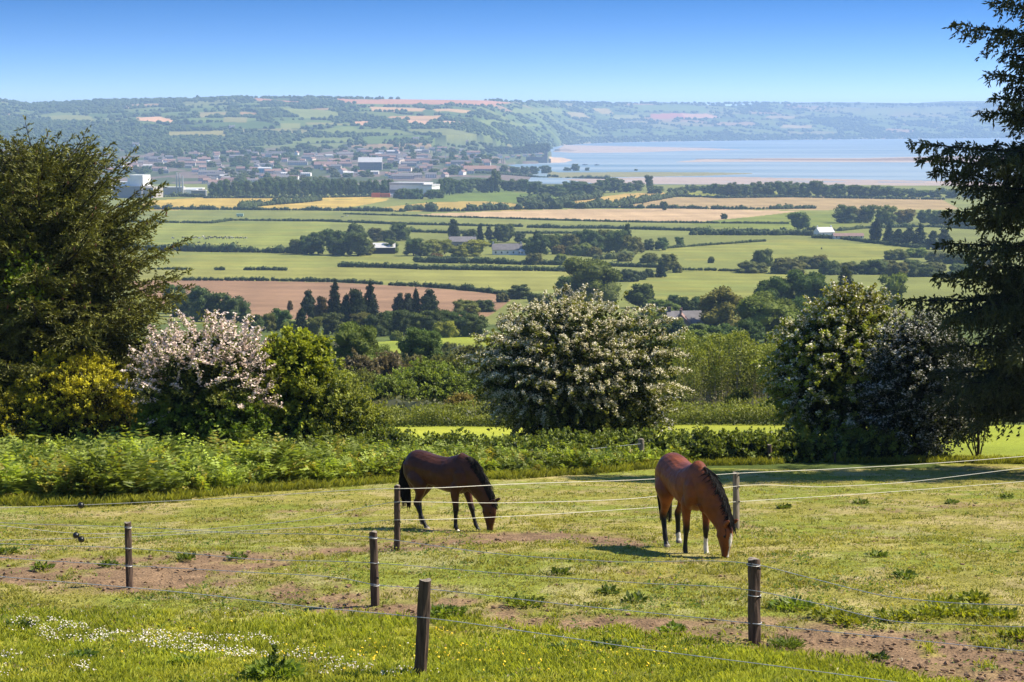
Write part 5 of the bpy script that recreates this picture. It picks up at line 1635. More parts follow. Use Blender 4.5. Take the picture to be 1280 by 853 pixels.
# ------------------------------------------------------------------ spruces
def spruce(name, label, x, y, z, H, prof, seed, nb=170, e_low=-12, e_top=42, sag=.22, tipup=.20, weep=.25, twig=.34, cols=((.022, .030, .010), (.085, .098, .020)), extra=(), card=(.15, .042), hang=0.0, zlow=.05, cones=0, azf=None, trunk_r=.22):
    r = rng(seed)
    root = thing(name, label, 'tree', (x, y, z))
    nd, wd, cn = MB(), MB(), MB()
    add_tube(wd, [(0, 0, -.3), (.02, 0, H * .3), (0, .03, H * .65), (0, 0, H * .985)], [trunk_r, trunk_r * .8, trunk_r * .42, .02], 9)
    PP, AA, NN, CC, LL = [], [], [], [], []
    k1 = np.array(cols[0]); k2 = np.array(cols[1])
    br = []
    for i in range(nb):
        h = zlow + (1 - zlow) * (i + r.random()) / nb
        az = i * 2.39996 + r.normal() * .3
        if azf is not None and not azf(az, h, r):
            continue
        br.append((h, az, prof(h) * (.66 + .47 * r.random()), e_low + (e_top - e_low) * h ** 1.6 + r.normal() * 6))
    br += list(extra)
    for h, az, L, e in br:
        dh = np.array([math.cos(az), math.sin(az), 0]); te = math.tan(math.radians(e))
        s = np.linspace(0, 1, 9)
        sg = sag * (1 - .8 * h) ; tu = tipup * (1 - .3 * h)
        B = np.array([0, 0, h * H])[None] + dh[None] * (L * s)[:, None]
        B[:, 2] += L * (te * s - sg * s ** 2 + tu * s ** 3)
        add_tube(wd, B, np.linspace(.022 + .012 * L, .006, 9), 5)
        T = frame(B)
        nt_ = int(6 + L * 8.5)
        ss = .12 + .88 * (np.arange(nt_) + r.random(nt_)) / nt_
        for j, sj in enumerate(ss):
            p = np.array([np.interp(sj, s, B[:, q]) for q in range(3)]); t = np.array([np.interp(sj, s, T[:, q]) for q in range(3)])
            side = np.array([-t[1], t[0], 0]); side /= np.linalg.norm(side) + 1e-9
            sgn = 1 if j % 2 else -1
            d = side * sgn * .75 + t * .62 + np.array([0, 0, r.normal() * .25 + .08])
            if sj > .93: d = t.copy()
            d /= np.linalg.norm(d)
            l = (twig * L * (1 - sj) ** .8 + .20) * (.65 + .6 * r.random())
            m = max(4, int(l * 22))
            tt = (np.arange(m) + r.random(m)) / m
            Q = p + d * (l * tt)[:, None]
            Q[:, 2] -= weep * l * tt ** 2
            PP.append(Q + r.normal(size=Q.shape) * .018)
            a = d + r.normal(size=Q.shape) * .42
            a[:, 2] -= weep * 1.2 * tt
            AA.append(a); NN.append(r.normal(size=Q.shape) + np.array([0, 0, .6]))
            mix = np.clip(.25 + .55 * sj * (tt * .6 + .4) + .3 * (r.random() - .5) + .3 * (r.random(m) - .5), 0, 1)[:, None]
            CC.append((k1 * (1 - mix) + k2 * mix)); LL.append(np.full(m, 1.0))
            if hang > 0 and r.random() < .8:
                hl = hang * (.4 + .9 * r.random()) * min(1, l * 1.6)
                m2 = max(3, int(hl * 24)); q0 = p + d * l * (.35 + .6 * r.random())
                tt = (np.arange(m2) + r.random(m2)) / m2
                Q = q0 + np.array([0, 0, -1.0]) * (hl * tt)[:, None] + r.normal(size=(m2, 3)) * .03
                PP.append(Q); AA.append(np.array([0, 0, -1.0]) + r.normal(size=Q.shape) * .38); NN.append(r.normal(size=Q.shape))
                CC.append(np.repeat((k1 * .6 + k2 * .4)[None], m2, 0)); LL.append(np.full(m2, .9))
    P = np.concatenate(PP); A = np.concatenate(AA); Nn = np.concatenate(NN); C = np.concatenate(CC); Lq = np.concatenate(LL)
    n = len(P)
    add_leaves(nd, P, A, Nn, card[0] * (.6 + .8 * r.random(n)) * Lq, card[1] * (.7 + .6 * r.random(n)), C * (.7 + .6 * r.random((n, 1))))
    B_ = unit(np.cross(A, Nn))
    add_leaves(nd, P + .01, A + .3 * r.normal(size=A.shape), B_, card[0] * .8 * (.6 + .8 * r.random(n)) * Lq, card[1] * (.7 + .6 * r.random(n)), C * (.7 + .6 * r.random((n, 1))))
    nd.build("branches", M_NEEDLE, root)
    wd.build("trunk", M_DARKBARK, root, True)
    if cones:
        tops = [P[i] for i in r.choice(np.where(P[:, 2] > H * .55)[0], cones, replace=False)]
        C_ = np.array(tops) + np.array([0, 0, -.06])
        ang = r.normal(size=(cones, 2)) * .1
        add_blobs(cn, C_, np.tile([.026, .026, .062], (cones, 1)), 1, r, (.20, .085, .045), .05)
        o = cn.build("cones", solid_mat("spruce_cone", (1, 1, 1), .7, .2, 8, attr=True), root)
        o['kind'] = 'stuff'
    return root


x, y, z = at(58, 64)
lp = lambda h: float(np.interp(h, [0, .12, .32, .50, .62, .75, .86, .94, 1], [3.4, 4.0, 4.3, 4.2, 3.9, 3.35, 2.5, 1.75, .7]))
sp = spruce('spruce_tree', "broad olive green spruce filling the left edge of the view", x, y, z, 9.45, lp, 501, nb=360, e_low=-10, e_top=40, sag=.20, tipup=.26, weep=.32, zlow=.10, cones=420, card=(.15, .042), twig=.40,
            cols=((.018, .025, .008), (.21, .21, .028)), extra=[(.42, -.10, 5.3, -3), (.40, -.25, 4.9, -4), (.60, -.05, 4.7, 12), (.52, .25, 4.6, 8), (.66, -.35, 4.3, 16), (.48, -.3, 4.9, 4), (.74, .1, 3.9, 20), (.95, .3, 1.3, 30), (.93, 2.9, 1.5, 30), (.90, -.4, 1.9, 30), (.96, 4.4, 1.0, 34), (.80, -.15, 2.9, 26), (.71, -.2, 3.7, 18)])
# bright leafy shoots that grow through the spruce
mb = MB(); r = rng(66); n = 700
P = r.normal(size=(n, 3)) * np.array([.42, .3, .38]) + np.array([.15, -2.6, 6.1])
add_leaves(mb, P, r.normal(size=(n, 3)), r.normal(size=(n, 3)) + np.array([.6, 0, .8]), .13, .11, np.array([.16, .22, .012]) * (.6 + .7 * r.random((n, 1))))
add_tube(mb, [(.05, -.3, 4.2), (.1, -1.4, 5.3), (.15, -2.5, 6.0)], [.03, .02, .01], 5, (.05, .04, .02))
tag(mb.build("foliage", M_LEAF, sp), "bright yellow green broad leaves among the dark needles")

x, y, z = at(1330, 58.5)
rp = lambda h: float(np.interp(h, [0, .1, .3, .5, .7, .85, 1], [3.2, 3.6, 4.2, 4.2, 3.6, 2.6, .4]))
def tipbranch(px, py, dy=-.6, e=None):
    """a branch whose tip is seen at (px, py)"""
    D = 58.5 + dy
    u, v = ray(px, py)
    tip = np.array([u * D - x, D - y, CAM_Z + v * D - z])
    L = math.hypot(tip[0], tip[1]); az = math.atan2(tip[1], tip[0])
    e = 8 if e is None else e
    return L, az, tip[2], e
ext = []
for px, py, dy, e in ((1243, 8, -.4, 8), (1194, 38, -.5, 14), (1250, 70, .6, 5), (1238, 96, -.3, 8), (1262, 112, .2, 6), (1250, 42, -.6, 10), (1244, 124, -.9, 8), (1268, 84, -1.0, 6), (1262, 150, -.8, 4), (1226, 142, .4, 10), (1142, 181, -.7, 8), (1152, 200, -.2, 2), (1170, 215, .4, -2), (1205, 232, -1.2, 0), (1185, 262, -.9, -8), (1176, 300, .5, -12), (1172, 338, -.8, 3), (1130, 367, -.9, 6), (1200, 390, .9, -6),
                      (1178, 425, -.5, -4), (1170, 455, .3, -6), (1190, 470, -1.3, -10), (1185, 500, -.4, -10), (1215, 330, -1.6, -5), (1230, 200, -1.5, 2), (1240, 440, -1.8, -8), (1165, 482, .9, -8)):
    L, az, tz, e = tipbranch(px, py, dy)
    H_ = 17.0
    zroot = tz - L * (math.tan(math.radians(e)) - .30 * .55 + .10)
    ext.append((zroot / H_, az, L, e))
rr_ = rng(503)
for i in range(28):
    px = rr_.uniform(1165, 1300); py = rr_.uniform(200, 505)
    if px < 1215 and (py < 350 or 440 < py < 490): continue
    L, az, tz, e = tipbranch(px, py, rr_.uniform(-2.6, .8)); e = rr_.uniform(-12, 2)
    ext.append(((tz - L * (math.tan(math.radians(e)) - .065)) / 17.0, az, L, e))
azf = lambda az, h, r: math.cos(az) > -.35 or (h < .30 and h > .16) and r.random() < .8 or r.random() < .12
spruce('spruce_tree', "tall dark spruce with hanging twigs at the right edge, cut by the frame", x, y, z, 17.0, rp, 502, nb=122, e_low=-14, e_top=30, sag=.30, tipup=.14, weep=.55, twig=.36, hang=.42, zlow=.17, azf=azf, extra=ext,
       cols=((.018, .027, .010), (.085, .100, .026)), card=(.17, .052), cones=60, trunk_r=.30)
# ------------------------------------------------------------------ bracken bank between paddock and shrubs
FRONT = [(-60, 628), (60, 629), (140, 629), (230, 622), (330, 612), (420, 607), (500, 601), (560, 597), (640, 597), (720, 592), (800, 585), (880, 580), (960, 578), (1010, 574)]
FW = np.array([hit(*p)[:2] for p in FRONT])
bracken_front = lambda X: np.interp(X, FW[:, 0], FW[:, 1])


def bracken():
    r = rng(701)
    n = 4300
    X = r.uniform(-17.5, 10.2, n); back = np.interp(X, [-18, -7.5, -4, 1, 3, 12], [61.5, 61.5, 59.0, 60.0, 62.5, 63.2])
    f = bracken_front(X) + .5 * (fbm(X / 1.2, X * 0 + 3, 3) - .5) * 2
    Y = f + (back - f) * r.random(n) ** 1.25
    keep = (back - f > .5) & ((Y - f < 4.2) | (r.random(n) < .75))
    X, Y = X[keep], Y[keep]; n = len(X)
    Z = terrain(X, Y)
    size = (.93 + .62 * (fbm(X / 1.6, Y / 1.6, 3) - .5) * 2) * (1 - .40 * sstep(-6.5, -3.5, X)) * np.where(X > 7, .85, 1.0) * (.65 + .6 * r.random(n))
    nf = 6
    k = np.repeat(np.arange(n), nf); m = len(k)
    az = r.random(m) * 6.283; L = size[k] * (.75 + .5 * r.random(m)) * 1.05
    lean = .20 + .50 * r.random(m)
    dh = np.stack([np.cos(az), np.sin(az), np.zeros(m)], 1)
    base = np.stack([X[k], Y[k], Z[k]], 1) + r.normal(size=(m, 3)) * np.array([.12, .12, 0])
    mb = MB()
    side = np.stack([-np.sin(az), np.cos(az), np.zeros(m)], 1)
    warm = (r.random(m) < .08)[:, None]
    tonef = (.45 + 1.0 * fbm(X / 3 + 50, Y / 3, 2))[k][:, None] * (.45 + 1.0 * r.random((m, 1)))
    for t in np.linspace(.28, .98, 9):
        p = base + dh * (L * lean * t ** 1.6)[:, None]
        p[:, 2] += L * (1.02 * t - .42 * lean * 1.6 * t ** 2.4)
        tz = 1.02 - .42 * lean * 1.6 * 2.4 * t ** 1.4
        tang = unit(dh * (lean * 1.6 * t ** .6)[:, None] + np.array([0, 0, 1.0]) * tz[:, None])
        nrm = np.cross(side, tang)
        pl = L * (.36 * (1.02 - t) ** .8 + .03)
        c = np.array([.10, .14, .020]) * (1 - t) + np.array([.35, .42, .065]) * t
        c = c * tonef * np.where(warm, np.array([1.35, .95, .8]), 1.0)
        for s in (-1, 1):
            A = side * s + tang * .35 + r.normal(size=(m, 3)) * .16 + np.array([0, 0, -.12])
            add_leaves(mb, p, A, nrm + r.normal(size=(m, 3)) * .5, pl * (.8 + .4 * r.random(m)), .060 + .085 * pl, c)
    o = mb.build("bracken", M_FERN)
    tag(o, "dense bank of bright green bracken between the paddock and the shrubs", "bracken", kind='stuff')


bracken()

# low brambles and elder between the bracken and the bright strip
for i, (lab, px, D, W, H, n) in enumerate([("dark leafed bramble clump behind the left horse's withers", 560, 59.5, 3.2, .85, 330), ("bramble clump with bright tips below the white hawthorn, left part", 640, 60.5, 3.4, .85, 330),
                                           ("bramble clump directly under the white hawthorn", 700, 61.5, 3.0, .9, 300), ("bramble clump left of the grey wooden post at the bank", 770, 62.5, 3.0, .9, 280),
                                           ("twiggy elder bush behind the right horse's rump", 862, 63, 3.0, .85, 260), ("low bramble bush between right horse and right hawthorn", 925, 63.3, 3.2, .8, 260),
                                           ("low pale leaved bramble at the right hawthorn's foot", 990, 63.5, 2.6, .8, 220), ("dark low bramble right of the sunlit hawthorn's trunk", 1085, 63.5, 3.0, .8, 200),
                                           ("low leafy bramble beneath the pink hawthorn", 300, 58.5, 2.6, .9, 200), ("low leafy bramble beneath the ivy covered tree", 395, 59, 3.0, 1.0, 240), ("low bramble spilling out below the willow bush", 480, 59.6, 2.8, 1.1, 240)]):
    x, y, z = at(px, D)
    s = Shrub('bramble', lab, 'shrub', x, y, z)
    s.crown((0, 0, H * .42), (W * .5, .8, H * .55), n, 720 + i, slen=.42, per=20, lsz=(.10, .075), cols=((.035, .055, .012), (.19, .23, .035)), up=.5, droop=.25, lump=.22, freq=2.4, zmin=.02, shell=(.5, 1), flat=.8, fill=.4, jit=.07)
    s.stems(ring_tips((0, 0, H * .4), (W * .45, .7, H * .6), 8, 740 + i), .014, .005, 760 + i, .3)
    s.done(leafname='leaves')


# ------------------------------------------------------------------ grass
def scatter(n, y0, y1, seed, pw=1.0, um=.33):
    r = rng(seed)
    v = r.random(n)
    # even in the picture rather than in metres: nearer grass is denser
    q0, q1 = y0 ** -pw, y1 ** -pw
    Y = (q0 + (q1 - q0) * v) ** (-1 / pw)
    X = r.uniform(-um, um, n) * (Y + 6)
    return X, Y, r


def blades(mb, X, Y, r, h, wd, cb, ct, lean=.55, per=5, rad=.04):
    n = len(X)
    k = np.repeat(np.arange(n), per); m = len(k)
    a = r.random(m) * 6.283
    P = np.stack([X[k] + rad * r.normal(size=m), Y[k] + rad * r.normal(size=m), np.zeros(m)], 1)
    P[:, 2] = terrain(P[:, 0], P[:, 1]) - .01
    hh = np.broadcast_to(h, (n,))[k] * (.55 + .8 * r.random(m))
    d = np.stack([np.cos(a), np.sin(a), np.zeros(m)], 1); s = np.stack([-np.sin(a), np.cos(a), np.zeros(m)], 1)
    w = np.broadcast_to(wd, (n,))[k][:, None] * (.7 + .6 * r.random((m, 1)))
    ln = (lean * (.3 + 1.0 * r.random(m)))[:, None]
    hh = hh[:, None]; up = np.array([0, 0, 1.0])
    V = np.stack([P - s * w, P + s * w, P + d * hh * ln * .45 + up * hh * .62 + s * w * .7, P + d * hh * ln + up * hh * (1 - .25 * ln)], 1).reshape(-1, 3)
    F = np.arange(4 * m).reshape(-1, 4)
    cb = np.asarray(cb); ct = np.asarray(ct)
    cbk = cb[k] if cb.ndim == 2 else np.broadcast_to(cb, (m, 3)); ctk = ct[k] if ct.ndim == 2 else np.broadcast_to(ct, (m, 3))
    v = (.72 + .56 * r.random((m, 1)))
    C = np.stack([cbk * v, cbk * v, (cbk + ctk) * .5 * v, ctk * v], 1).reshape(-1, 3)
    mb.add(V, F, C)


mb = MB()
# the long grass on this side of the fence
X, Y, r = scatter(34000, 17.5, 29.5, 801, 1.5)
n1 = fbm(X / .7, Y / .9, 3)
edge = (Y - FRONTY(X)) + 1.2 * (n1 - .5)
ok = (edge < .15) & (dirt_mask(X, Y) < .35 + .3 * r.random(len(X)))
X, Y = X[ok], Y[ok]
tn = fbm(X / 1.1 + 7, Y / 1.3, 3)[:, None]
ht = .055 + .075 * fbm(X / .8, Y / .8 + 30, 3)
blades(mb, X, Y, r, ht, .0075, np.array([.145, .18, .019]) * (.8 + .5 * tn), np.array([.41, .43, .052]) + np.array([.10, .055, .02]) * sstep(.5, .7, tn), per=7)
# the grazed paddock
X, Y, r = scatter(52000, 21.5, 60, 802, 1.25)
edge = (Y - FRONTY(X))
dm = dirt_mask(X, Y)
ok = (edge > -.1) & (r.random(len(X)) > dm * 1.15) & (Y < np.where(X < 10, bracken_front(X), 66) + .3)
X, Y = X[ok], Y[ok]
tn = fbm(X / .8 + 17, Y / 1.0, 3)[:, None]
ht = .022 + .05 * fbm(X / .6, Y / .7 + 30, 3) ** 2 * 1.6
ht = ht * (1 + 1.2 * sstep(2.2, .2, bracken_front(X) - Y) * (X < 10))
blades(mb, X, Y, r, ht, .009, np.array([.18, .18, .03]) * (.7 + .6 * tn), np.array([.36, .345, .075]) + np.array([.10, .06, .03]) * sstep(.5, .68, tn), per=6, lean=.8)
# tussocks where the bracken begins and along the bush feet
r = rng(803)
X = r.uniform(-15, 17, 5200); Y = np.where(X < 10, bracken_front(np.minimum(X, 10)), 63.5) - r.random(5200) ** 2 * 1.1
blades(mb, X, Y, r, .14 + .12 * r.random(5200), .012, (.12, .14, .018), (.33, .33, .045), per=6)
tag(mb.build("grass", M_GRASS), "short green and straw coloured grass of the paddock and the mown strip", "grass", kind='stuff')

# bright strip beyond: short grass stubble
# ------------------------------------------------------------------ clods and droppings on the trodden earth
r = rng(804)
X, Y, r = scatter(26000, 20, 48, 805, 1.1)
dm = dirt_mask(X, Y)
ok = (r.random(len(X)) < dm * .55) | (r.random(len(X)) < .008)
X, Y = X[ok], Y[ok]; n = len(X)
R = .007 + .026 * r.random(n) ** 3
mb = MB()
add_blobs(mb, np.stack([X, Y, terrain(X, Y) + R * .15], 1), np.stack([R * 1.3, R * 1.3, R * .8], 1), 1, r, np.array([.20, .125, .072]) * (.6 + .7 * r.random((n, 1))), .22)
tag(mb.build("soil_clods", solid_mat("soil", (1, 1, 1), .95, .25, 30, attr=True)), "crumbly reddish clods of earth scattered over the trodden ground", "soil", kind='stuff')

# ------------------------------------------------------------------ daisies, buttercups
def flowers(polys, n, col, sz, seed, hz, name, label, cat):
    r = rng(seed)
    mb = MB()
    for (pts, frac) in polys:
        W = np.array([hit(*p)[:2] for p in pts])
        lo, hi = W.min(0), W.max(0)
        m = int(n * frac * 3)
        X = r.uniform(lo[0], hi[0], m); Y = r.uniform(lo[1], hi[1], m)
        ok = soft_poly(X, Y, [tuple(q) for q in W], .5, .8) & (fbm(X / .35 + 90, Y / .45, 3) > .50)
        X, Y = X[ok][:int(n * frac)], Y[ok][:int(n * frac)]
        m = len(X)
        if m == 0: continue
        Z = terrain(X, Y) + hz * (.5 + .8 * r.random(m))
        C = np.stack([X, Y, Z], 1)
        tilt = unit(r.normal(size=(m, 3)) * .45 + np.array([.25, -.35, 1.0]))
        a = unit(np.cross(tilt, r.normal(size=(m, 3)))); b = np.cross(tilt, a)
        k = 7
        s = sz * (.7 + .6 * r.random(m))
        ang = np.arange(k) * 2 * np.pi / k
        ring = C[:, None] + s[:, None, None] * (np.cos(ang)[None, :, None] * a[:, None] + np.sin(ang)[None, :, None] * b[:, None])
        V = np.concatenate([C[:, None] + tilt[:, None] * .004, ring], 1).reshape(-1, 3)
        F = np.array([(0, 1 + j, 1 + (j + 1) % k) for j in range(k)])
        F = (F[None] + (np.arange(m) * (k + 1))[:, None, None]).reshape(-1, 3)
        mb.add(V, F, np.array(col) * 1.0)
    return tag(mb.build(name, M_PETAL), label, cat, kind='stuff')


flowers([([(60, 782), (130, 788), (220, 797), (290, 804), (345, 815), (335, 826), (240, 822), (150, 806), (70, 796)], .52), ([(0, 770), (60, 780), (75, 800), (0, 792)], .10), ([(0, 822), (60, 820), (120, 838), (110, 853), (0, 853)], .16),
         ([(330, 812), (420, 828), (480, 845), (470, 853), (380, 850)], .12), ([(440, 836), (560, 840), (560, 852), (440, 852)], .06), ([(0, 740), (500, 770), (560, 840), (0, 830)], .04)], 1900, (.74, .67, .60), .0092, 806, .075, "daisies", "drifts of small white daisies in the near grass", "daisies")
flowers([([(420, 800), (560, 790), (640, 810), (700, 850), (430, 850)], .5), ([(150, 780), (420, 800), (400, 840), (150, 830)], .2), ([(700, 800), (900, 820), (900, 853), (700, 853)], .2), ([(40, 618), (230, 618), (225, 628), (60, 630)], .3)], 230, (.80, .55, .03), .013, 807, .08, "buttercups", "scattered yellow buttercups in the near grass", "buttercups")


# ------------------------------------------------------------------ broad leaved weeds
def dock(label, px, py, w, h, n, seed, cols=((.06, .10, .014), (.20, .26, .03)), spikes=0, group=None, name='dock_plant', narrow=.55):
    x, y, z = hit(px, py)
    r = rng(seed)
    root = thing(name, label, 'weed', (x, y, z), 0, group)
    mb = MB()
    n = int(n * 2.2)
    az = r.random(n) * 6.283
    base = np.stack([np.cos(az), np.sin(az), np.zeros(n)], 1) * (r.random(n) ** .6 * w * .42)[:, None]
    zz = terrain(base[:, 0] + x, base[:, 1] + y) - z
    base[:, 2] = zz + h * .55 * r.random(n) ** 1.3 * (1 - .5 * np.linalg.norm(base[:, :2], axis=1) / max(w, .01))
    A = np.stack([np.cos(az), np.sin(az), .25 + .9 * r.random(n)], 1) + r.normal(size=(n, 3)) * .45
    A[:, 2] = np.abs(A[:, 2])
    L = .045 + .065 * r.random(n)
    t = r.random((n, 1))
    C = np.array(cols[0]) * (1 - t) + np.array(cols[1]) * t
    add_leaves(mb, base, A, np.array([0, 0, 1.0]) + r.normal(size=(n, 3)) * .5, L, L * narrow * (.7 + .6 * r.random(n)), C)
    mb.build("leaves", M_FERN, root)
    for i in range(spikes):
        st = MB()
        a = r.random() * 6.28; q = w * .2 * r.random(); hh = h * (.8 + .35 * r.random())
        p0 = np.array([q * math.cos(a), q * math.sin(a), 0]); p1 = p0 + np.array([r.normal() * .05, r.normal() * .05, hh])
        add_tube(st, [p0, (p0 + p1) / 2 + r.normal(size=3) * .015, p1], [.008, .007, .004], 5, (.07, .09, .02))
        m = 26
        tt = .35 + .65 * r.random(m)
        add_leaves(st, p0 + (p1 - p0) * tt[:, None], r.normal(size=(m, 3)) * .6 + np.array([0, 0, .8]), r.normal(size=(m, 3)), .075 * (1.35 - tt), .035, np.array([.07, .11, .02]) * (.7 + .6 * r.random((m, 1))))
        st.build("stem", M_FERN, root)
    return root


dock("big clump of green docks with upright stems in the daisies", 342, 851, .75, .36, 230, 901, ((.09, .14, .018), (.25, .32, .035)), spikes=5)
dock("leafy dock left of the daisy drift, low and dark", 98, 826, .42, .16, 70, 902, ((.04, .075, .012), (.13, .19, .022)))
dock("dark dock tuft at the left edge above the daisies", 25, 787, .36, .16, 60, 903, ((.035, .06, .012), (.11, .16, .03)))
dock("bright broad leaved weed between the daisies and the dock clump", 232, 832, .42, .14, 70, 904, ((.08, .13, .014), (.24, .30, .03)))
dock("light green weed clump right of the post nearest the camera", 556, 771, .62, .22, 120, 905, ((.08, .13, .016), (.24, .31, .035)))
dock("weed tuft with yellow green leaves behind the near post", 655, 756, .62, .12, 80, 906, ((.08, .12, .014), (.26, .30, .03)))
dock("small weed tuft on bare earth left of the right near post", 840, 792, .36, .16, 50, 907)
dock("dense feathery tuft at the foot of the right near post", 984, 810, .42, .17, 260, 908, ((.06, .10, .014), (.19, .25, .03)), narrow=.16, name='thistle_plant')
dock("weed patch right of the right near post", 990, 760, .66, .16, 110, 909)
dock("small dark tuft on the earth bank at the lower right", 1098, 825, .22, .09, 30, 910, ((.03, .05, .01), (.10, .14, .02)))
for i, (px, py, w) in enumerate([(1040, 772, .7), (1062, 780, .6), (1118, 775, .55), (1150, 772, .7), (1172, 766, .7), (1198, 768, .8), (1222, 770, .8), (1250, 772, .6), (1180, 757, .5), (1215, 752, .5), (1275, 798, .5)]):
    dock(ORD[i] + " yellowish dock from the left in the dock patch on the right", px, py, w, .17, 90, 920 + i, ((.10, .13, .014), (.31, .32, .03)), group='docks of the right hand patch')
for i, (px, py, lab) in enumerate([(10, 692, "weed tuft at the left edge beside the bare earth"), (53, 712, "small tuft on the bare earth, left of the left post"), (134, 708, "pointed tuft just right of the bare earth patch on the left"), (232, 700, "dark flat weed rosette on the middle trodden earth"), (296, 699, "second dark weed rosette right along the trodden earth"),
                                   (700, 718, "small dark weed on the grazed turf below the right horse's shadow"), (760, 742, "weed with upright leaves left of the right near post"), (792, 752, "leafy weed close to the right near post's left"), (1096, 696, "weed tuft on the turf right of the right horse"), (1130, 722, "lone weed tuft right of the horses on open turf"),
                                   (980, 636, "weed tuft behind the back fence's right post"), (1075, 630, "dark weed tuft near the back rope on the right"), (1190, 630, "reddish leaved weed near the back rope on the right"), (1258, 623, "tall leaved weed by the rope at the right edge"), (705, 815, "faint weed tuft in the grass right of the near post"), (760, 812, "weed with reddish leaves low in the near grass")]):
    dock(lab, px, py, .34, .13, 42, 950 + i, ((.05, .08, .014), (.17, .22, .03)))

# ------------------------------------------------------------------ clover, rosettes and dead leaves low in the turf: nobody could count them
r = rng(811)
X, Y, r = scatter(42000, 18.5, 58, 812, 1.2)
pat = fbm(X / 1.1 + 60, Y / 1.4, 4); dm = dirt_mask(X, Y)
ok = ((pat > .58) | (r.random(len(X)) < .10)) & (r.random(len(X)) > dm * .8) & (Y < np.where(X < 10, bracken_front(np.minimum(X, 10)), 64))
X, Y = X[ok], Y[ok]; n = len(X)
mb = MB()
q = 5
k = np.repeat(np.arange(n), q); m = n * q
P = np.stack([X[k] + r.normal(size=m) * .035, Y[k] + r.normal(size=m) * .035, np.zeros(m)], 1)
P[:, 2] = terrain(P[:, 0], P[:, 1]) + .004 + .03 * r.random(m)
kind = r.random(n)[k][:, None]
C = np.where(kind < .55, np.array([.10, .16, .022]), np.where(kind < .80, np.array([.27, .29, .04]), np.where(kind < .93, np.array([.30, .22, .11]), np.array([.42, .36, .25]))))
add_leaves(mb, P, r.normal(size=(m, 3)) * np.array([1, 1, .35]) + np.array([0, 0, .25]), np.array([0, 0, 1.0]) + r.normal(size=(m, 3)) * .45, .030 + .035 * r.random(m), .016 + .02 * r.random(m), C * (.6 + .7 * r.random((m, 1))))
tag(mb.build("ground_cover", M_GRASS), "low clover, weed rosettes and dead leaves speckling the grazed turf", "ground cover", kind='stuff')

# ------------------------------------------------------------------ rough growth in the dip between the bright strip and the plain
r = rng(820)
n = 5200
v = r.random(n)
Y = 103 * (460 / 103.0) ** v; X = r.uniform(-.40, .40, n) * Y
ok = (fbm(X / (Y * .05), Y / (Y * .06 + 6), 3) > .40)
for p, c in W_FIELDS[-3:]:
    ok &= ~pip(X, Y, p)
X, Y = X[ok], Y[ok]; n = len(X)
R = (.35 + .65 * r.random(n)) * (1 + .9 * sstep(150, 400, Y))
mb = MB()
tone = r.random((n, 1))
C = np.array([.075, .095, .026]) * (1 - tone) + np.array([.15, .135, .06]) * tone
P = np.stack([X, Y, terrain(X, Y) + R * .35], 1)
add_blobs(mb, P, np.stack([R * 1.25, R * 1.25, R * .8], 1), 1, r, C * .8, .2)
q = 34
k = np.repeat(np.arange(n), q); d = unit(r.normal(size=(n * q, 3))); d[:, 2] = np.abs(d[:, 2])
add_leaves(mb, P[k] + d * R[k][:, None] * np.array([1.25, 1.25, .85]), d + .7 * r.normal(size=d.shape), r.normal(size=d.shape) + np.array([0, 0, .5]), R[k] * .30, R[k] * .16, C[k] * (.9 + .8 * r.random((n * q, 1))))
tag(mb.build("undergrowth", M_LEAF), "low rough bramble and bracken growth across the dip below the shrubs", "undergrowth", kind='stuff')
# ------------------------------------------------------------------ fences
def P3(px, py, D):
    u, v = ray(px, py)
    return np.array([u * D, D, CAM_Z + v * D])


M_POST = solid_mat("post_wood", (.085, .055, .040), .9, .55, 9.0, bump=1.0, stretch=(2.5, 2.5, .35))
M_POSTG = solid_mat("grey_post_wood", (.20, .165, .13), .9, .45, 9.0, bump=1.0, stretch=(2.5, 2.5, .35))
M_ROPE = solid_mat("white_rope", (.66, .62, .53), .7, .12, 60)
M_WIRE = solid_mat("grey_wire", (.50, .50, .50), .45, .25, 30, metal=.2)
M_BLACK = solid_mat("black_plastic", (.012, .012, .013), .35, .2, 20, spec=.5)


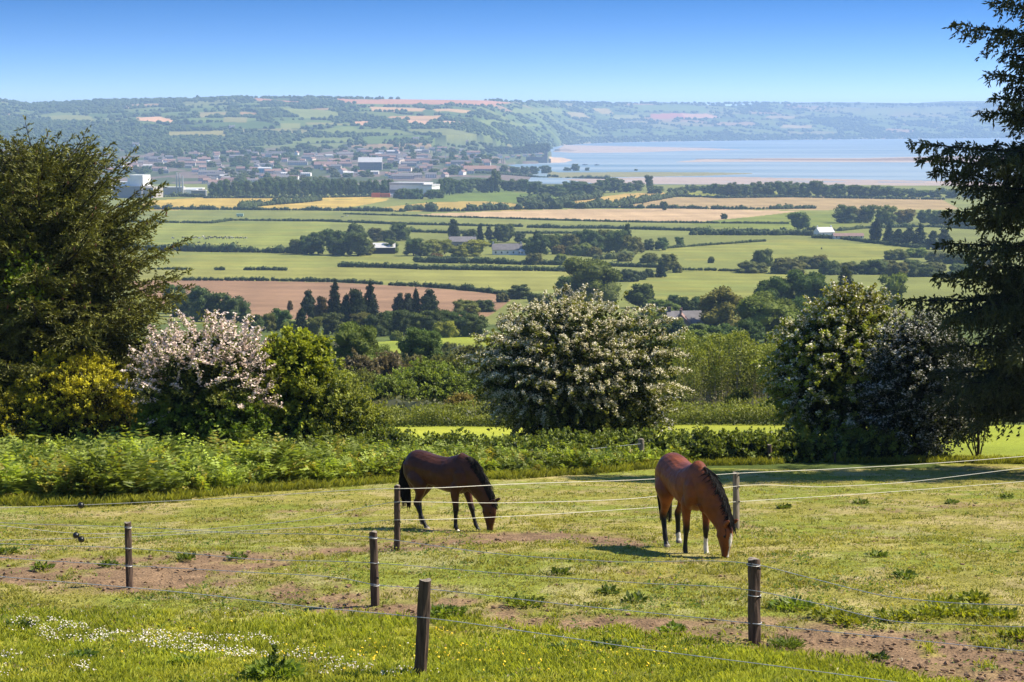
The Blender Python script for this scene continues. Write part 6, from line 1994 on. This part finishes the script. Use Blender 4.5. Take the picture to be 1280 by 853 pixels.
def post(label, pxb, pyb, pxt, pyt, rad, mat, D=None, ins=(), cap=None, seed=1):
    if D is None:
        x, y, z = hit(pxb, pyb)
    else:
        x, y, z = at(pxb, D)
    t = P3(pxt, pyt, y)
    root = thing('fence_post', label, 'fence post', (x, y, z))
    ax = t - np.array([x, y, z])
    mb = MB(); r = rng(seed)
    k = 12; n = 9
    V = []
    ph = r.random(3) * 6
    for i in range(n):
        f = i / (n - 1)
        c = ax * (f * 1.0) + np.array([0, 0, -.25 * (1 - f)]) + np.array([.006 * math.sin(3 * f + ph[0]), .006 * math.sin(4 * f + ph[1]), 0])
        for j in range(k):
            a = j * 2 * math.pi / k
            q = rad * (1 + .07 * math.sin(3 * a + ph[2]) + .05 * r.normal()) * (1.04 - .08 * f)
            V.append(c + np.array([q * math.cos(a), q * math.sin(a), (.010 * math.sin(2 * a + ph[0]) if i == n - 1 else 0)]))
    F = [(i * k + j, i * k + (j + 1) % k, (i + 1) * k + (j + 1) % k, (i + 1) * k + j) for i in range(n - 1) for j in range(k)]
    mb.add(V, F)
    mb.build('shaft', mat, root)
    mb = MB(); mb.add([ax + np.array([0, 0, .006])] + [V[(n - 1) * k + j] for j in range(k)], [(0, 1 + j, 1 + (j + 1) % k) for j in range(k)])
    mb.build('sawn_top', M_POSTG, root)
    for h in ins:                                   # insulators, at a fraction of the post's height
        c = ax * h + np.array([rad * .7, -rad * .85, 0])
        q = MB(); add_tube(q, [c + np.array([-.012, .02, 0]), c + np.array([.006, -.012, 0]), c + np.array([.016, -.03, 0])], [.012, .014, .010], 8)
        q.build('insulator', M_BLACK, root)
    if cap:
        q = MB()
        for s in cap:
            pts = [ax * s + np.array([(rad + .004) * math.cos(a), (rad + .004) * math.sin(a), 0.004 * math.sin(a * 2)]) for a in np.linspace(0, 6.283, 15)]
            add_tube(q, pts, .005, 5)
        q.build('wire_wrap', M_WIRE, root)
    return (x, y, z), ax


post("leaning dark post nearest the camera, in the mown grass", 523, 847, 532, 725, .072, M_POST, ins=(), seed=11)
post("dark post on the left with its foot in the bare earth strip", 161, 733, 160, 653, .052, M_POST, cap=(.92, .60, .32), seed=12)
post("dark post beside the leaning nearest one, a little farther off", 470, 756, 466, 665, .058, M_POST, ins=(.38,), cap=(.92, .58, .27), seed=13)
post("dark post in front of the left horse's tail", 497, 687, 496, 607, .052, M_POST, ins=(.94, .74, .45), seed=14)
post("stout post with pale sawn top and wire wraps, right of the middle", 944, 803, 942, 699, .078, M_POST, ins=(.90, .56), cap=(.93, .57, .24), seed=15)
post("weathered post just right of the right horse's head", 921, 662, 920, 591, .062, M_POSTG, ins=(.96, .76, .5), seed=16)
post("grey wooden post rising from brambles under the white hawthorn", 801, 590, 801, 549, .10, M_POSTG, D=61.5, seed=17)
post("grey post half sunk in the bracken on the left", 140, 606, 139, 570, .07, M_POSTG, D=56, seed=18)
post("slim dark post in the brambles left of the right hawthorn", 963, 592, 962, 556, .07, M_POST, D=62.5, seed=19)
post("thin dark stake under the right hawthorn", 1044, 588, 1044, 566, .04, M_POST, D=62.5, seed=20)


def strand(name, label, pts, rad, mat, group=None, per=10):
    """pts: (px, py, D) along the strand; gently curved between"""
    W = np.array([P3(*p) for p in pts])
    s = np.concatenate([[0], np.cumsum(np.linalg.norm(np.diff(W, axis=0), axis=1))])
    fx = [pchip(s, W[:, i]) for i in range(3)]
    ss = np.linspace(0, s[-1], per * (len(pts) - 1) + 1)
    Q = np.stack([f(ss) for f in fx], 1)
    o3 = Q[0].copy()
    mb = MB(); add_tube(mb, Q - o3, rad, 6)
    return tag(mb.build(name, mat, loc=tuple(o3)), label, 'fence wire', group)


DL, DP3, DRB, DR = 34.5, hit(497, 687)[1] - .06, hit(921, 662)[1] - .07, 43.0
def dback(px):
    return float(np.interp(px, [-90, 497, 920, 1360], [DL, DP3, DRB, DR]))
def bp_(*pts):
    return [(px, py, dback(px)) for px, py in pts]
strand('fence_rope', "top white rope of the back fence, past both horses' backs", bp_((-90, 637), (0, 635), (101, 631.5), (300, 622), (497, 611), (650, 605), (825, 598.5), (920, 592), (1050, 586), (1200, 577), (1360, 564)), .0052, M_ROPE)
strand('fence_rope', "sagging middle white rope of the back fence", bp_((-90, 648), (0, 657), (90, 666.5), (170, 667), (300, 658), (380, 650), (470, 631.5), (497, 627.5), (650, 628.5), (825, 620), (920, 608), (1040, 608.5), (1160, 600), (1280, 585), (1360, 575)), .0047, M_ROPE)
strand('fence_rope', "lowest white rope of the back fence, at the horses' knees", bp_((-90, 678), (60, 674), (165, 671), (300, 664), (430, 656), (497, 650), (650, 645), (825, 634), (920, 627.5), (1100, 616), (1280, 602), (1360, 595)), .0047, M_ROPE)
for px, py, lab in ((101, 631.8, "black ball insulator on the top rope at the left"), (95, 669.5, "upper black ball insulator where two ropes meet on the left"), (101.5, 674.5, "lower black ball insulator where two ropes meet on the left")):
    c = P3(px, py, dback(px) - .02)
    mb = MB(); V0, F0 = ico(3)
    mb.add(V0 * np.array([.048, .048, .048]), F0)
    o = mb.build('insulator_ball', M_BLACK, smooth=True, loc=tuple(c)); tag(o, lab, 'insulator')
    q = MB()
    add_tube(q, [(.052 * math.cos(a), .0, .052 * math.sin(a)) for a in np.linspace(0, 6.283, 17)], .006, 6)
    q.build('rim', M_BLACK, o)

D1, D2, D4, DN = hit(161, 733)[1] - .06, hit(470, 756)[1] - .07, hit(944, 803)[1] - .09, hit(523, 847)[1] - .08
def dn(px):
    return float(np.interp(px, [-90, 160, 467, 943, 1400], [D1 + 1.2, D1, D2, D4, D4 - 3.5]))
def np_(*pts):
    return [(px, py, dn(px)) for px, py in pts]
strand('fence_wire', "upper thin grey wire of the front fence line", np_((-90, 650), (60, 656), (160, 659), (300, 666.5), (466, 672), (600, 690), (760, 702), (942, 705.5), (1010, 722), (1100, 744), (1180, 753), (1290, 757), (1400, 762)), .0042, M_WIRE)
strand('fence_wire', "middle thin grey wire of the front fence line", np_((-90, 676), (60, 682), (160, 685.5), (300, 698), (467, 704), (640, 718), (800, 729), (942, 738.5), (1010, 752), (1100, 774), (1200, 781), (1400, 786)), .0042, M_WIRE)
strand('fence_wire', "lower thin grey wire running behind the nearest post's top", np_((-90, 690), (40, 700), (160, 707), (300, 715), (430, 723.5), (468, 731), (540, 737), (700, 755), (840, 769), (942, 780), (1100, 796), (1280, 814), (1400, 822)), .0048, M_WIRE)
def dl(px):
    return float(np.interp(px, [-90, 527, 1250], [DN + 2.0, DN, DN - 2.5]))
strand('fence_wire', "nearest thin grey wire, fixed to the leaning post's middle", [(px, py, dl(px)) for px, py in ((-90, 712), (0, 721), (200, 738), (400, 760), (527, 772), (680, 793), (830, 815), (980, 834), (1120, 853), (1250, 872))], .0042, M_WIRE)
strand('fence_wire', "slack thin wire across the bracken to the grey post under the hawthorn", [(-60, 590, 56), (140, 573, 55.9), (380, 578, 58), (560, 578, 60), (801, 555, 61.4)], .007, M_WIRE)
# ------------------------------------------------------------------ horses
def ring_tube(mb, C, A, B, e1, e2, k=18):
    """closed tube through ellipses: centres C, half axes A along e1, B along e2"""
    C = np.asarray(C, float); n = len(C)
    e1 = np.broadcast_to(np.asarray(e1, float), (n, 3)); e2 = np.broadcast_to(np.asarray(e2, float), (n, 3))
    ang = np.arange(k) * 2 * np.pi / k
    V = (C[:, None] + np.asarray(A)[:, None, None] * np.cos(ang)[None, :, None] * e1[:, None] + np.asarray(B)[:, None, None] * np.sin(ang)[None, :, None] * e2[:, None]).reshape(-1, 3)
    F = np.array([(i * k + j, i * k + (j + 1) % k, (i + 1) * k + (j + 1) % k, (i + 1) * k + j) for i in range(n - 1) for j in range(k)])
    V = np.concatenate([V, C[:1], C[-1:]])
    T = np.array([(n * k, (j + 1) % k, j) for j in range(k)] + [(n * k + 1, (n - 1) * k + j, (n - 1) * k + (j + 1) % k) for j in range(k)])
    n0 = mb.n
    mb.add(V, F); mb.T.append(T + n0); mb.tm.append(np.zeros(len(T), int))


def resample(P, m):
    P = np.asarray(P, float)
    s = np.linspace(0, len(P) - 1, m)
    return np.stack([pchip(np.arange(len(P)), P[:, i])(s) for i in range(P.shape[1])], 1)


NECK = [(.40, 1.26), (.62, 1.19), (.86, 1.00), (1.04, .79), (1.15, .62)]      # centre line x, z
NECK_R = [(.34, .20), (.315, .17), (.255, .13), (.20, .105), (.16, .095)]   # half depth, half width


def horse_body(feet):
    mb = MB()
    yv, zv = np.array([0, 1.0, 0]), np.array([0, 0, 1.0])
    T = np.array([(-.80, 1.20, .09, .08), (-.765, 1.20, .20, .17), (-.68, 1.205, .29, .245), (-.55, 1.215, .325, .275), (-.40, 1.205, .325, .275), (-.22, 1.175, .315, .275), (-.02, 1.135, .325, .285),
                  (.18, 1.115, .345, .285), (.36, 1.135, .375, .255), (.48, 1.150, .395, .225), (.60, 1.125, .325, .205), (.70, 1.10, .235, .17), (.775, 1.085, .12, .10)])
    T = resample(T, 34)
    ring_tube(mb, np.stack([T[:, 0], T[:, 0] * 0, T[:, 1]], 1), T[:, 2], T[:, 3], zv, yv, 22)
    # withers ridge and croup
    ring_tube(mb, [(.10, 0, 1.34), (.32, 0, 1.415), (.46, 0, 1.45), (.60, 0, 1.415), (.76, 0, 1.315), (.90, 0, 1.17)], [.06, .085, .085, .085, .08, .05], [.07, .09, .07, .075, .07, .05], zv, yv)
    # shoulders and haunches
    for s in (-1, 1):
        ring_tube(mb, [(.50, s * .10, 1.38), (.53, s * .155, 1.20), (.56, s * .165, 1.02), (.52, s * .165, .88), (.46, s * .16, .80)], [.13, .155, .14, .115, .08], [.06, .085, .085, .075, .055], (1, 0, 0), yv)
        ring_tube(mb, [(-.52, s * .10, 1.44), (-.58, s * .15, 1.26), (-.55, s * .165, 1.06), (-.50, s * .17, .92), (-.49, s * .165, .78)], [.16, .215, .215, .175, .11], [.08, .115, .115, .10, .07], (1, 0, 0), yv)
    # neck and head, hanging to the ground
    N_ = resample(np.array([(a, 0, b, c, d) for (a, b), (c, d) in zip(NECK, NECK_R)]), 16)
    C = N_[:, :3]; t = frame(C); e1 = np.cross(t, yv)
    ring_tube(mb, C, N_[:, 3], N_[:, 4], e1, yv, 20)
    Hd = resample(np.array([(1.135, 0, .70, .085, .065), (1.170, 0, .60, .140, .096), (1.170, 0, .50, .155, .100), (1.175, 0, .41, .140, .090), (1.185, 0, .30, .105, .072), (1.185, 0, .19, .073, .056), (1.18, 0, .10, .070, .058), (1.17, 0, .045, .052, .048)]), 20)
    ring_tube(mb, Hd[:, :3], Hd[:, 3], Hd[:, 4], (1, 0, 0), yv, 18)
    for s in (-1, 1):
        # eye ridge, cheek, ear
        ring_tube(mb, [(1.235, s * .070, .53), (1.255, s * .082, .49), (1.25, s * .074, .45)], [.02, .028, .015], [.012, .02, .012], (1, 0, 0), yv, 10)
        ring_tube(mb, [(1.125, s * .050, .56), (1.105, s * .065, .48), (1.125, s * .060, .40)], [.03, .065, .03], [.02, .035, .02], (1, 0, 0), yv, 10)
        ring_tube(mb, [(1.20, s * .048, .63), (1.265, s * .070, .69), (1.325, s * .085, .73), (1.375, s * .092, .755)], [.036, .046, .036, .016], [.030, .036, .028, .014], (-.4, 0, .9), yv, 10)
    # legs: offsets of each foot along x
    for s, key in ((-1, 'fr'), (1, 'fl')):
        dx, dy = feet[key]
        J = np.array([(.48, .13, 1.10, .05), (.475, .155, 1.0, .085), (.47, .165, .90, .100), (.455, .165, .74, .075), (.465, .16, .60, .060), (.470, .155, .50, .054), (.472, .155, .455, .056), (.466, .155, .40, .043), (.462, .155, .28, .035), (.462, .155, .18, .037), (.466, .155, .135, .044), (.488, .155, .085, .037), (.505, .155, .055, .048), (.525, .155, .012, .060)])
        J[:, 1] *= s
        f = np.clip((.98 - J[:, 2]) / .95, 0, 1)
        J[:, 0] += dx * f; J[:, 1] += dy * f
        J = resample(J, 34)
        ring_tube(mb, J[:, :3], J[:, 3] * 1.16, J[:, 3] * 1.0, (1, 0, 0), yv, 14)
    for s, key in ((-1, 'hr'), (1, 'hl')):
        dx, dy = feet[key]
        J = np.array([(-.50, .12, 1.25, .08), (-.49, .15, 1.12, .15), (-.46, .165, .98, .17), (-.43, .168, .84, .130), (-.475, .165, .72, .088), (-.555, .16, .61, .066), (-.640, .155, .52, .060), (-.655, .155, .47, .056), (-.640, .155, .41, .047), (-.625, .155, .29, .041), (-.615, .155, .19, .041), (-.612, .155, .140, .047), (-.588, .155, .088, .038), (-.570, .155, .055, .050), (-.548, .155, .012, .060)])
        J[:, 1] *= s
        f = np.clip((1.0 - J[:, 2]) / .97, 0, 1)
        J[:, 0] += dx * f; J[:, 1] += dy * f
        J = resample(J, 36)
        ring_tube(mb, J[:, :3], J[:, 3] * 1.18, J[:, 3] * .98, (1, 0, 0), yv, 14)
    return mb


def bend_pts(V, ang):
    """swing neck and head sideways about the shoulder"""
    V = V.copy()
    k = sstep(.50, 1.1, V[:, 0]) * (V[:, 2] < 1.5)
    front_leg = (V[:, 2] < .92) & (V[:, 0] < .80) & (np.abs(V[:, 1]) > .075)
    k = np.where(front_leg, 0, k)
    a = ang * k
    x = V[:, 0] - .52; y = V[:, 1]
    V[:, 0] = .52 + x * np.cos(a) - y * np.sin(a); V[:, 1] = x * np.sin(a) + y * np.cos(a)
    return V


m, N, L = new_mat("horse_coat")
out = N.new("ShaderNodeOutputMaterial"); pb = N.new("ShaderNodeBsdfPrincipled")
a = N.new("ShaderNodeAttribute"); a.attribute_name = "Col"
tc = N.new("ShaderNodeTexCoord"); nz = N.new("ShaderNodeTexNoise"); nz.inputs['Scale'].default_value = 5; nz.inputs['Detail'].default_value = 5
L.new(tc.outputs['Object'], nz.inputs['Vector'])
mr = N.new("ShaderNodeMapRange"); mr.inputs[1].default_value = .3; mr.inputs[2].default_value = .7; mr.inputs[3].default_value = .68; mr.inputs[4].default_value = 1.32
L.new(nz.outputs['Fac'], mr.inputs[0])
hv = N.new("ShaderNodeHueSaturation"); L.new(mr.outputs[0], hv.inputs['Value']); L.new(a.outputs['Color'], hv.inputs['Color'])
nf_ = N.new("ShaderNodeTexNoise"); nf_.inputs['Scale'].default_value = 90; nf_.inputs['Detail'].default_value = 4
mp_ = N.new("ShaderNodeMapping"); mp_.inputs['Scale'].default_value = (.35, 1, 1)
L.new(tc.outputs['Object'], mp_.inputs['Vector']); L.new(mp_.outputs[0], nf_.inputs['Vector'])
bp_n = N.new("ShaderNodeBump"); bp_n.inputs['Strength'].default_value = .35; bp_n.inputs['Distance'].default_value = .01
L.new(nf_.outputs['Fac'], bp_n.inputs['Height']); nm_ = N.new("ShaderNodeTexNoise"); nm_.inputs['Scale'].default_value = 6; nm_.inputs['Detail'].default_value = 2
L.new(tc.outputs['Object'], nm_.inputs['Vector'])
bp_m = N.new("ShaderNodeBump"); bp_m.inputs['Strength'].default_value = .55; bp_m.inputs['Distance'].default_value = .06
L.new(nm_.outputs['Fac'], bp_m.inputs['Height']); L.new(bp_m.outputs[0], bp_n.inputs['Normal'])
L.new(bp_n.outputs[0], pb.inputs['Normal'])
L.new(hv.outputs['Color'], pb.inputs['Base Color'])
pb.inputs['Roughness'].default_value = .42; pb.inputs['Specular IOR Level'].default_value = .28
L.new(pb.outputs[0], out.inputs['Surface'])
M_HORSE = m
M_HAIR = solid_mat("black_hair", (.012, .010, .009), .75, .4, 20, spec=.12)


def horse(label, x, y, z, heading, scale, feet, bend, coat, socks, seed, face_strip=False, mane_side=-1):
    tmp = horse_body(feet).build("horse_shape", [M_HORSE])
    md = tmp.modifiers.new("r", 'REMESH'); md.mode = 'VOXEL'; md.voxel_size = .0125
    sm = tmp.modifiers.new("s", 'SMOOTH'); sm.factor = .5; sm.iterations = 10
    dg = bpy.context.evaluated_depsgraph_get()
    me = bpy.data.meshes.new_from_object(tmp.evaluated_get(dg))
    bpy.data.objects.remove(tmp)
    n = len(me.vertices)
    V = np.empty(n * 3); me.vertices.foreach_get("co", V); V = V.reshape(-1, 3)
    X, Y, Z = V.T
    coat = np.array(coat); black = np.array([.012, .010, .009]); white = np.array([.62, .57, .50]); hoof = np.array([.22, .18, .14])
    c = np.repeat(coat[None], n, 0)
    c *= (1 + .30 * sstep(1.0, .75, Z) * (np.abs(X) < .5))[:, None]                   # paler belly
    c *= (1 - .25 * sstep(1.38, 1.50, Z))[:, None]
    head = (X > 1.02) & (Z < .75)
    leg = (Z < .72) & ~head
    lowl = sstep(.66, .44, Z)[:, None] * leg[:, None]
    c = c * (1 - lowl) + black * lowl
    for key, top in socks.items():
        dx, dy = feet[key]
        fx = (.50 if key[0] == 'f' else -.58) + dx; fy = (.155 if key[1] == 'l' else -.155) + dy
        mk = (np.hypot(X - fx, Y - fy) < .17) & (Z < top + .02 * np.sin(X * 60)) & ~head
        c[mk] = white
    hf = (Z < .058) & ~head
    c[hf] = hoof
    muz = sstep(.17, .07, Z)[:, None] * head[:, None]
    c = c * (1 - .8 * muz) + black * 2.2 * .8 * muz
    if face_strip:
        mk = head & (X > 1.245 - (.5 - Z) * .09) & (np.abs(Y) < .022 + .012 * np.sin(Z * 18)) & (Z < .54) & (Z > .15)  # narrow white strip coloured down the front of the face
        c[mk] = white
    ey = (np.hypot(np.hypot(X - 1.262, np.abs(Y) - .093), Z - .488) < .022)
    c[ey] = (.004, .003, .003)
    nos = (np.hypot(np.hypot(X - 1.225, np.abs(Y) - .045), Z - .085) < .022)
    c[nos] = (.004, .004, .004)
    V = bend_pts(V, bend)
    me.vertices.foreach_set("co", V.astype(np.float32).ravel())
    for ca in list(me.color_attributes): me.color_attributes.remove(ca)
    a_ = me.color_attributes.new("Col", 'FLOAT_COLOR', 'POINT')
    a_.data.foreach_set("color", np.concatenate([c, np.ones((n, 1))], 1).astype(np.float32).ravel())
    me.materials.clear(); me.materials.append(M_HORSE)
    me.polygons.foreach_set("use_smooth", np.full(len(me.polygons), True)); me.update()
    me.name = "horse"
    root = bpy.data.objects.new("horse", me); COL.objects.link(root)
    root.location = (x, y, z); root.rotation_euler = (0, 0, heading); root.scale = (scale,) * 3
    tag(root, label, 'horse')
    r = rng(seed)
    # mane: locks along the crest falling to one side, and a forelock
    mb = MB()
    N_ = resample(np.array([(a, 0, b, cc, d) for (a, b), (cc, d) in zip(NECK, NECK_R)]), 40)
    C = N_[:, :3]; t = frame(C); e1 = np.cross(t, np.array([0, 1.0, 0]))
    if e1[20][0] * .7 + e1[20][2] * .7 < 0: e1 = -e1
    for i in range(2400):
        q = (.24 + .78 * r.random()) * 39; i0 = min(int(q), 38); f = min(q - i0, 1.0)
        cen = C[i0] * (1 - f) + C[i0 + 1] * f; e = e1[i0]; dep = N_[i0, 3] * (1 - f) + N_[i0 + 1, 3] * f; wid = N_[i0, 4]
        sd = mane_side if r.random() < .95 else -mane_side
        tg = t[i0]; sl = r.normal() * .07 + .06
        span = (.45 + .55 * r.random()) * (1.0 if .3 < (q / 39) < .9 else .7)
        P = []
        for j, fj in enumerate((0.0, .3, .65, 1.0)):
            ph = -.10 + span * fj
            lift = (.012, .015, .011, .007)[j]
            P.append(cen + e * (dep + lift) * math.cos(ph) + np.array([0, sd * (wid + lift) * math.sin(ph), 0]) + tg * sl * fj)
        add_tube(mb, P, [.007, .007, .005, .002], 4, (1, 1, 1))
    for i in range(26):
        p = np.array([1.235, r.normal() * .03, .62]); ln = .10 + .08 * r.random()
        add_tube(mb, [p, p + np.array([.03, r.normal() * .01, -.03]), p + np.array([.045, r.normal() * .03, -ln])], [.010, .010, .003], 4)
    for k in range(len(mb.V)): mb.V[k] = bend_pts(np.array(mb.V[k]) , bend)
    mb.build("mane", M_HAIR, root)
    # tail
    mb = MB()
    for i in range(120):
        a0 = r.random() * 6.28; q = .028 * math.sqrt(r.random())
        p0 = np.array([-.775 + q * math.cos(a0), q * math.sin(a0), 1.33])
        ln = .80 + .22 * r.random(); sp = .05 + .045 * r.random()
        P = [p0, p0 + np.array([-.085, 0, -.05]), p0 + np.array([-.12 + sp * math.cos(a0) * .4, sp * math.sin(a0) * .5, -.25]), p0 + np.array([-.10 + sp * math.cos(a0), sp * math.sin(a0), -.58]), p0 + np.array([-.05 + sp * .8 * math.cos(a0) , sp * .8 * math.sin(a0), -ln])]
        add_tube(mb, P, [.012, .013, .013, .012, .003], 4)
    mb.build("tail", M_HAIR, root)
    return root


# left horse: broadside, muzzle to the right
xx, yy, zz = hit(553, 667)
xw, yw, zw = at(551, 37.4)
horse("dark bay horse grazing broadside behind the fence post, black legs", xw, yw, zw - .015, math.radians(-33), .97, dict(fr=(.0, .0), fl=(.30, .0), hr=(.34, .0), hl=(.02, .0)), -.05,
      (.060, .019, .007), dict(fr=.075), 61, mane_side=-1)
# right horse: facing the camera and to the right
xw, yw, zw = at(856, 32.3)
horse("reddish bay horse grazing head on to the right, one white front sock", xw, yw, zw - .015, math.radians(-72), 1.02, dict(fr=(-.10, .0), fl=(-.02, .02), hr=(.18, .0), hl=(-.05, .0)), .30,
      (.20, .052, .012), dict(fl=.31, hl=.17), 62, face_strip=True, mane_side=1)
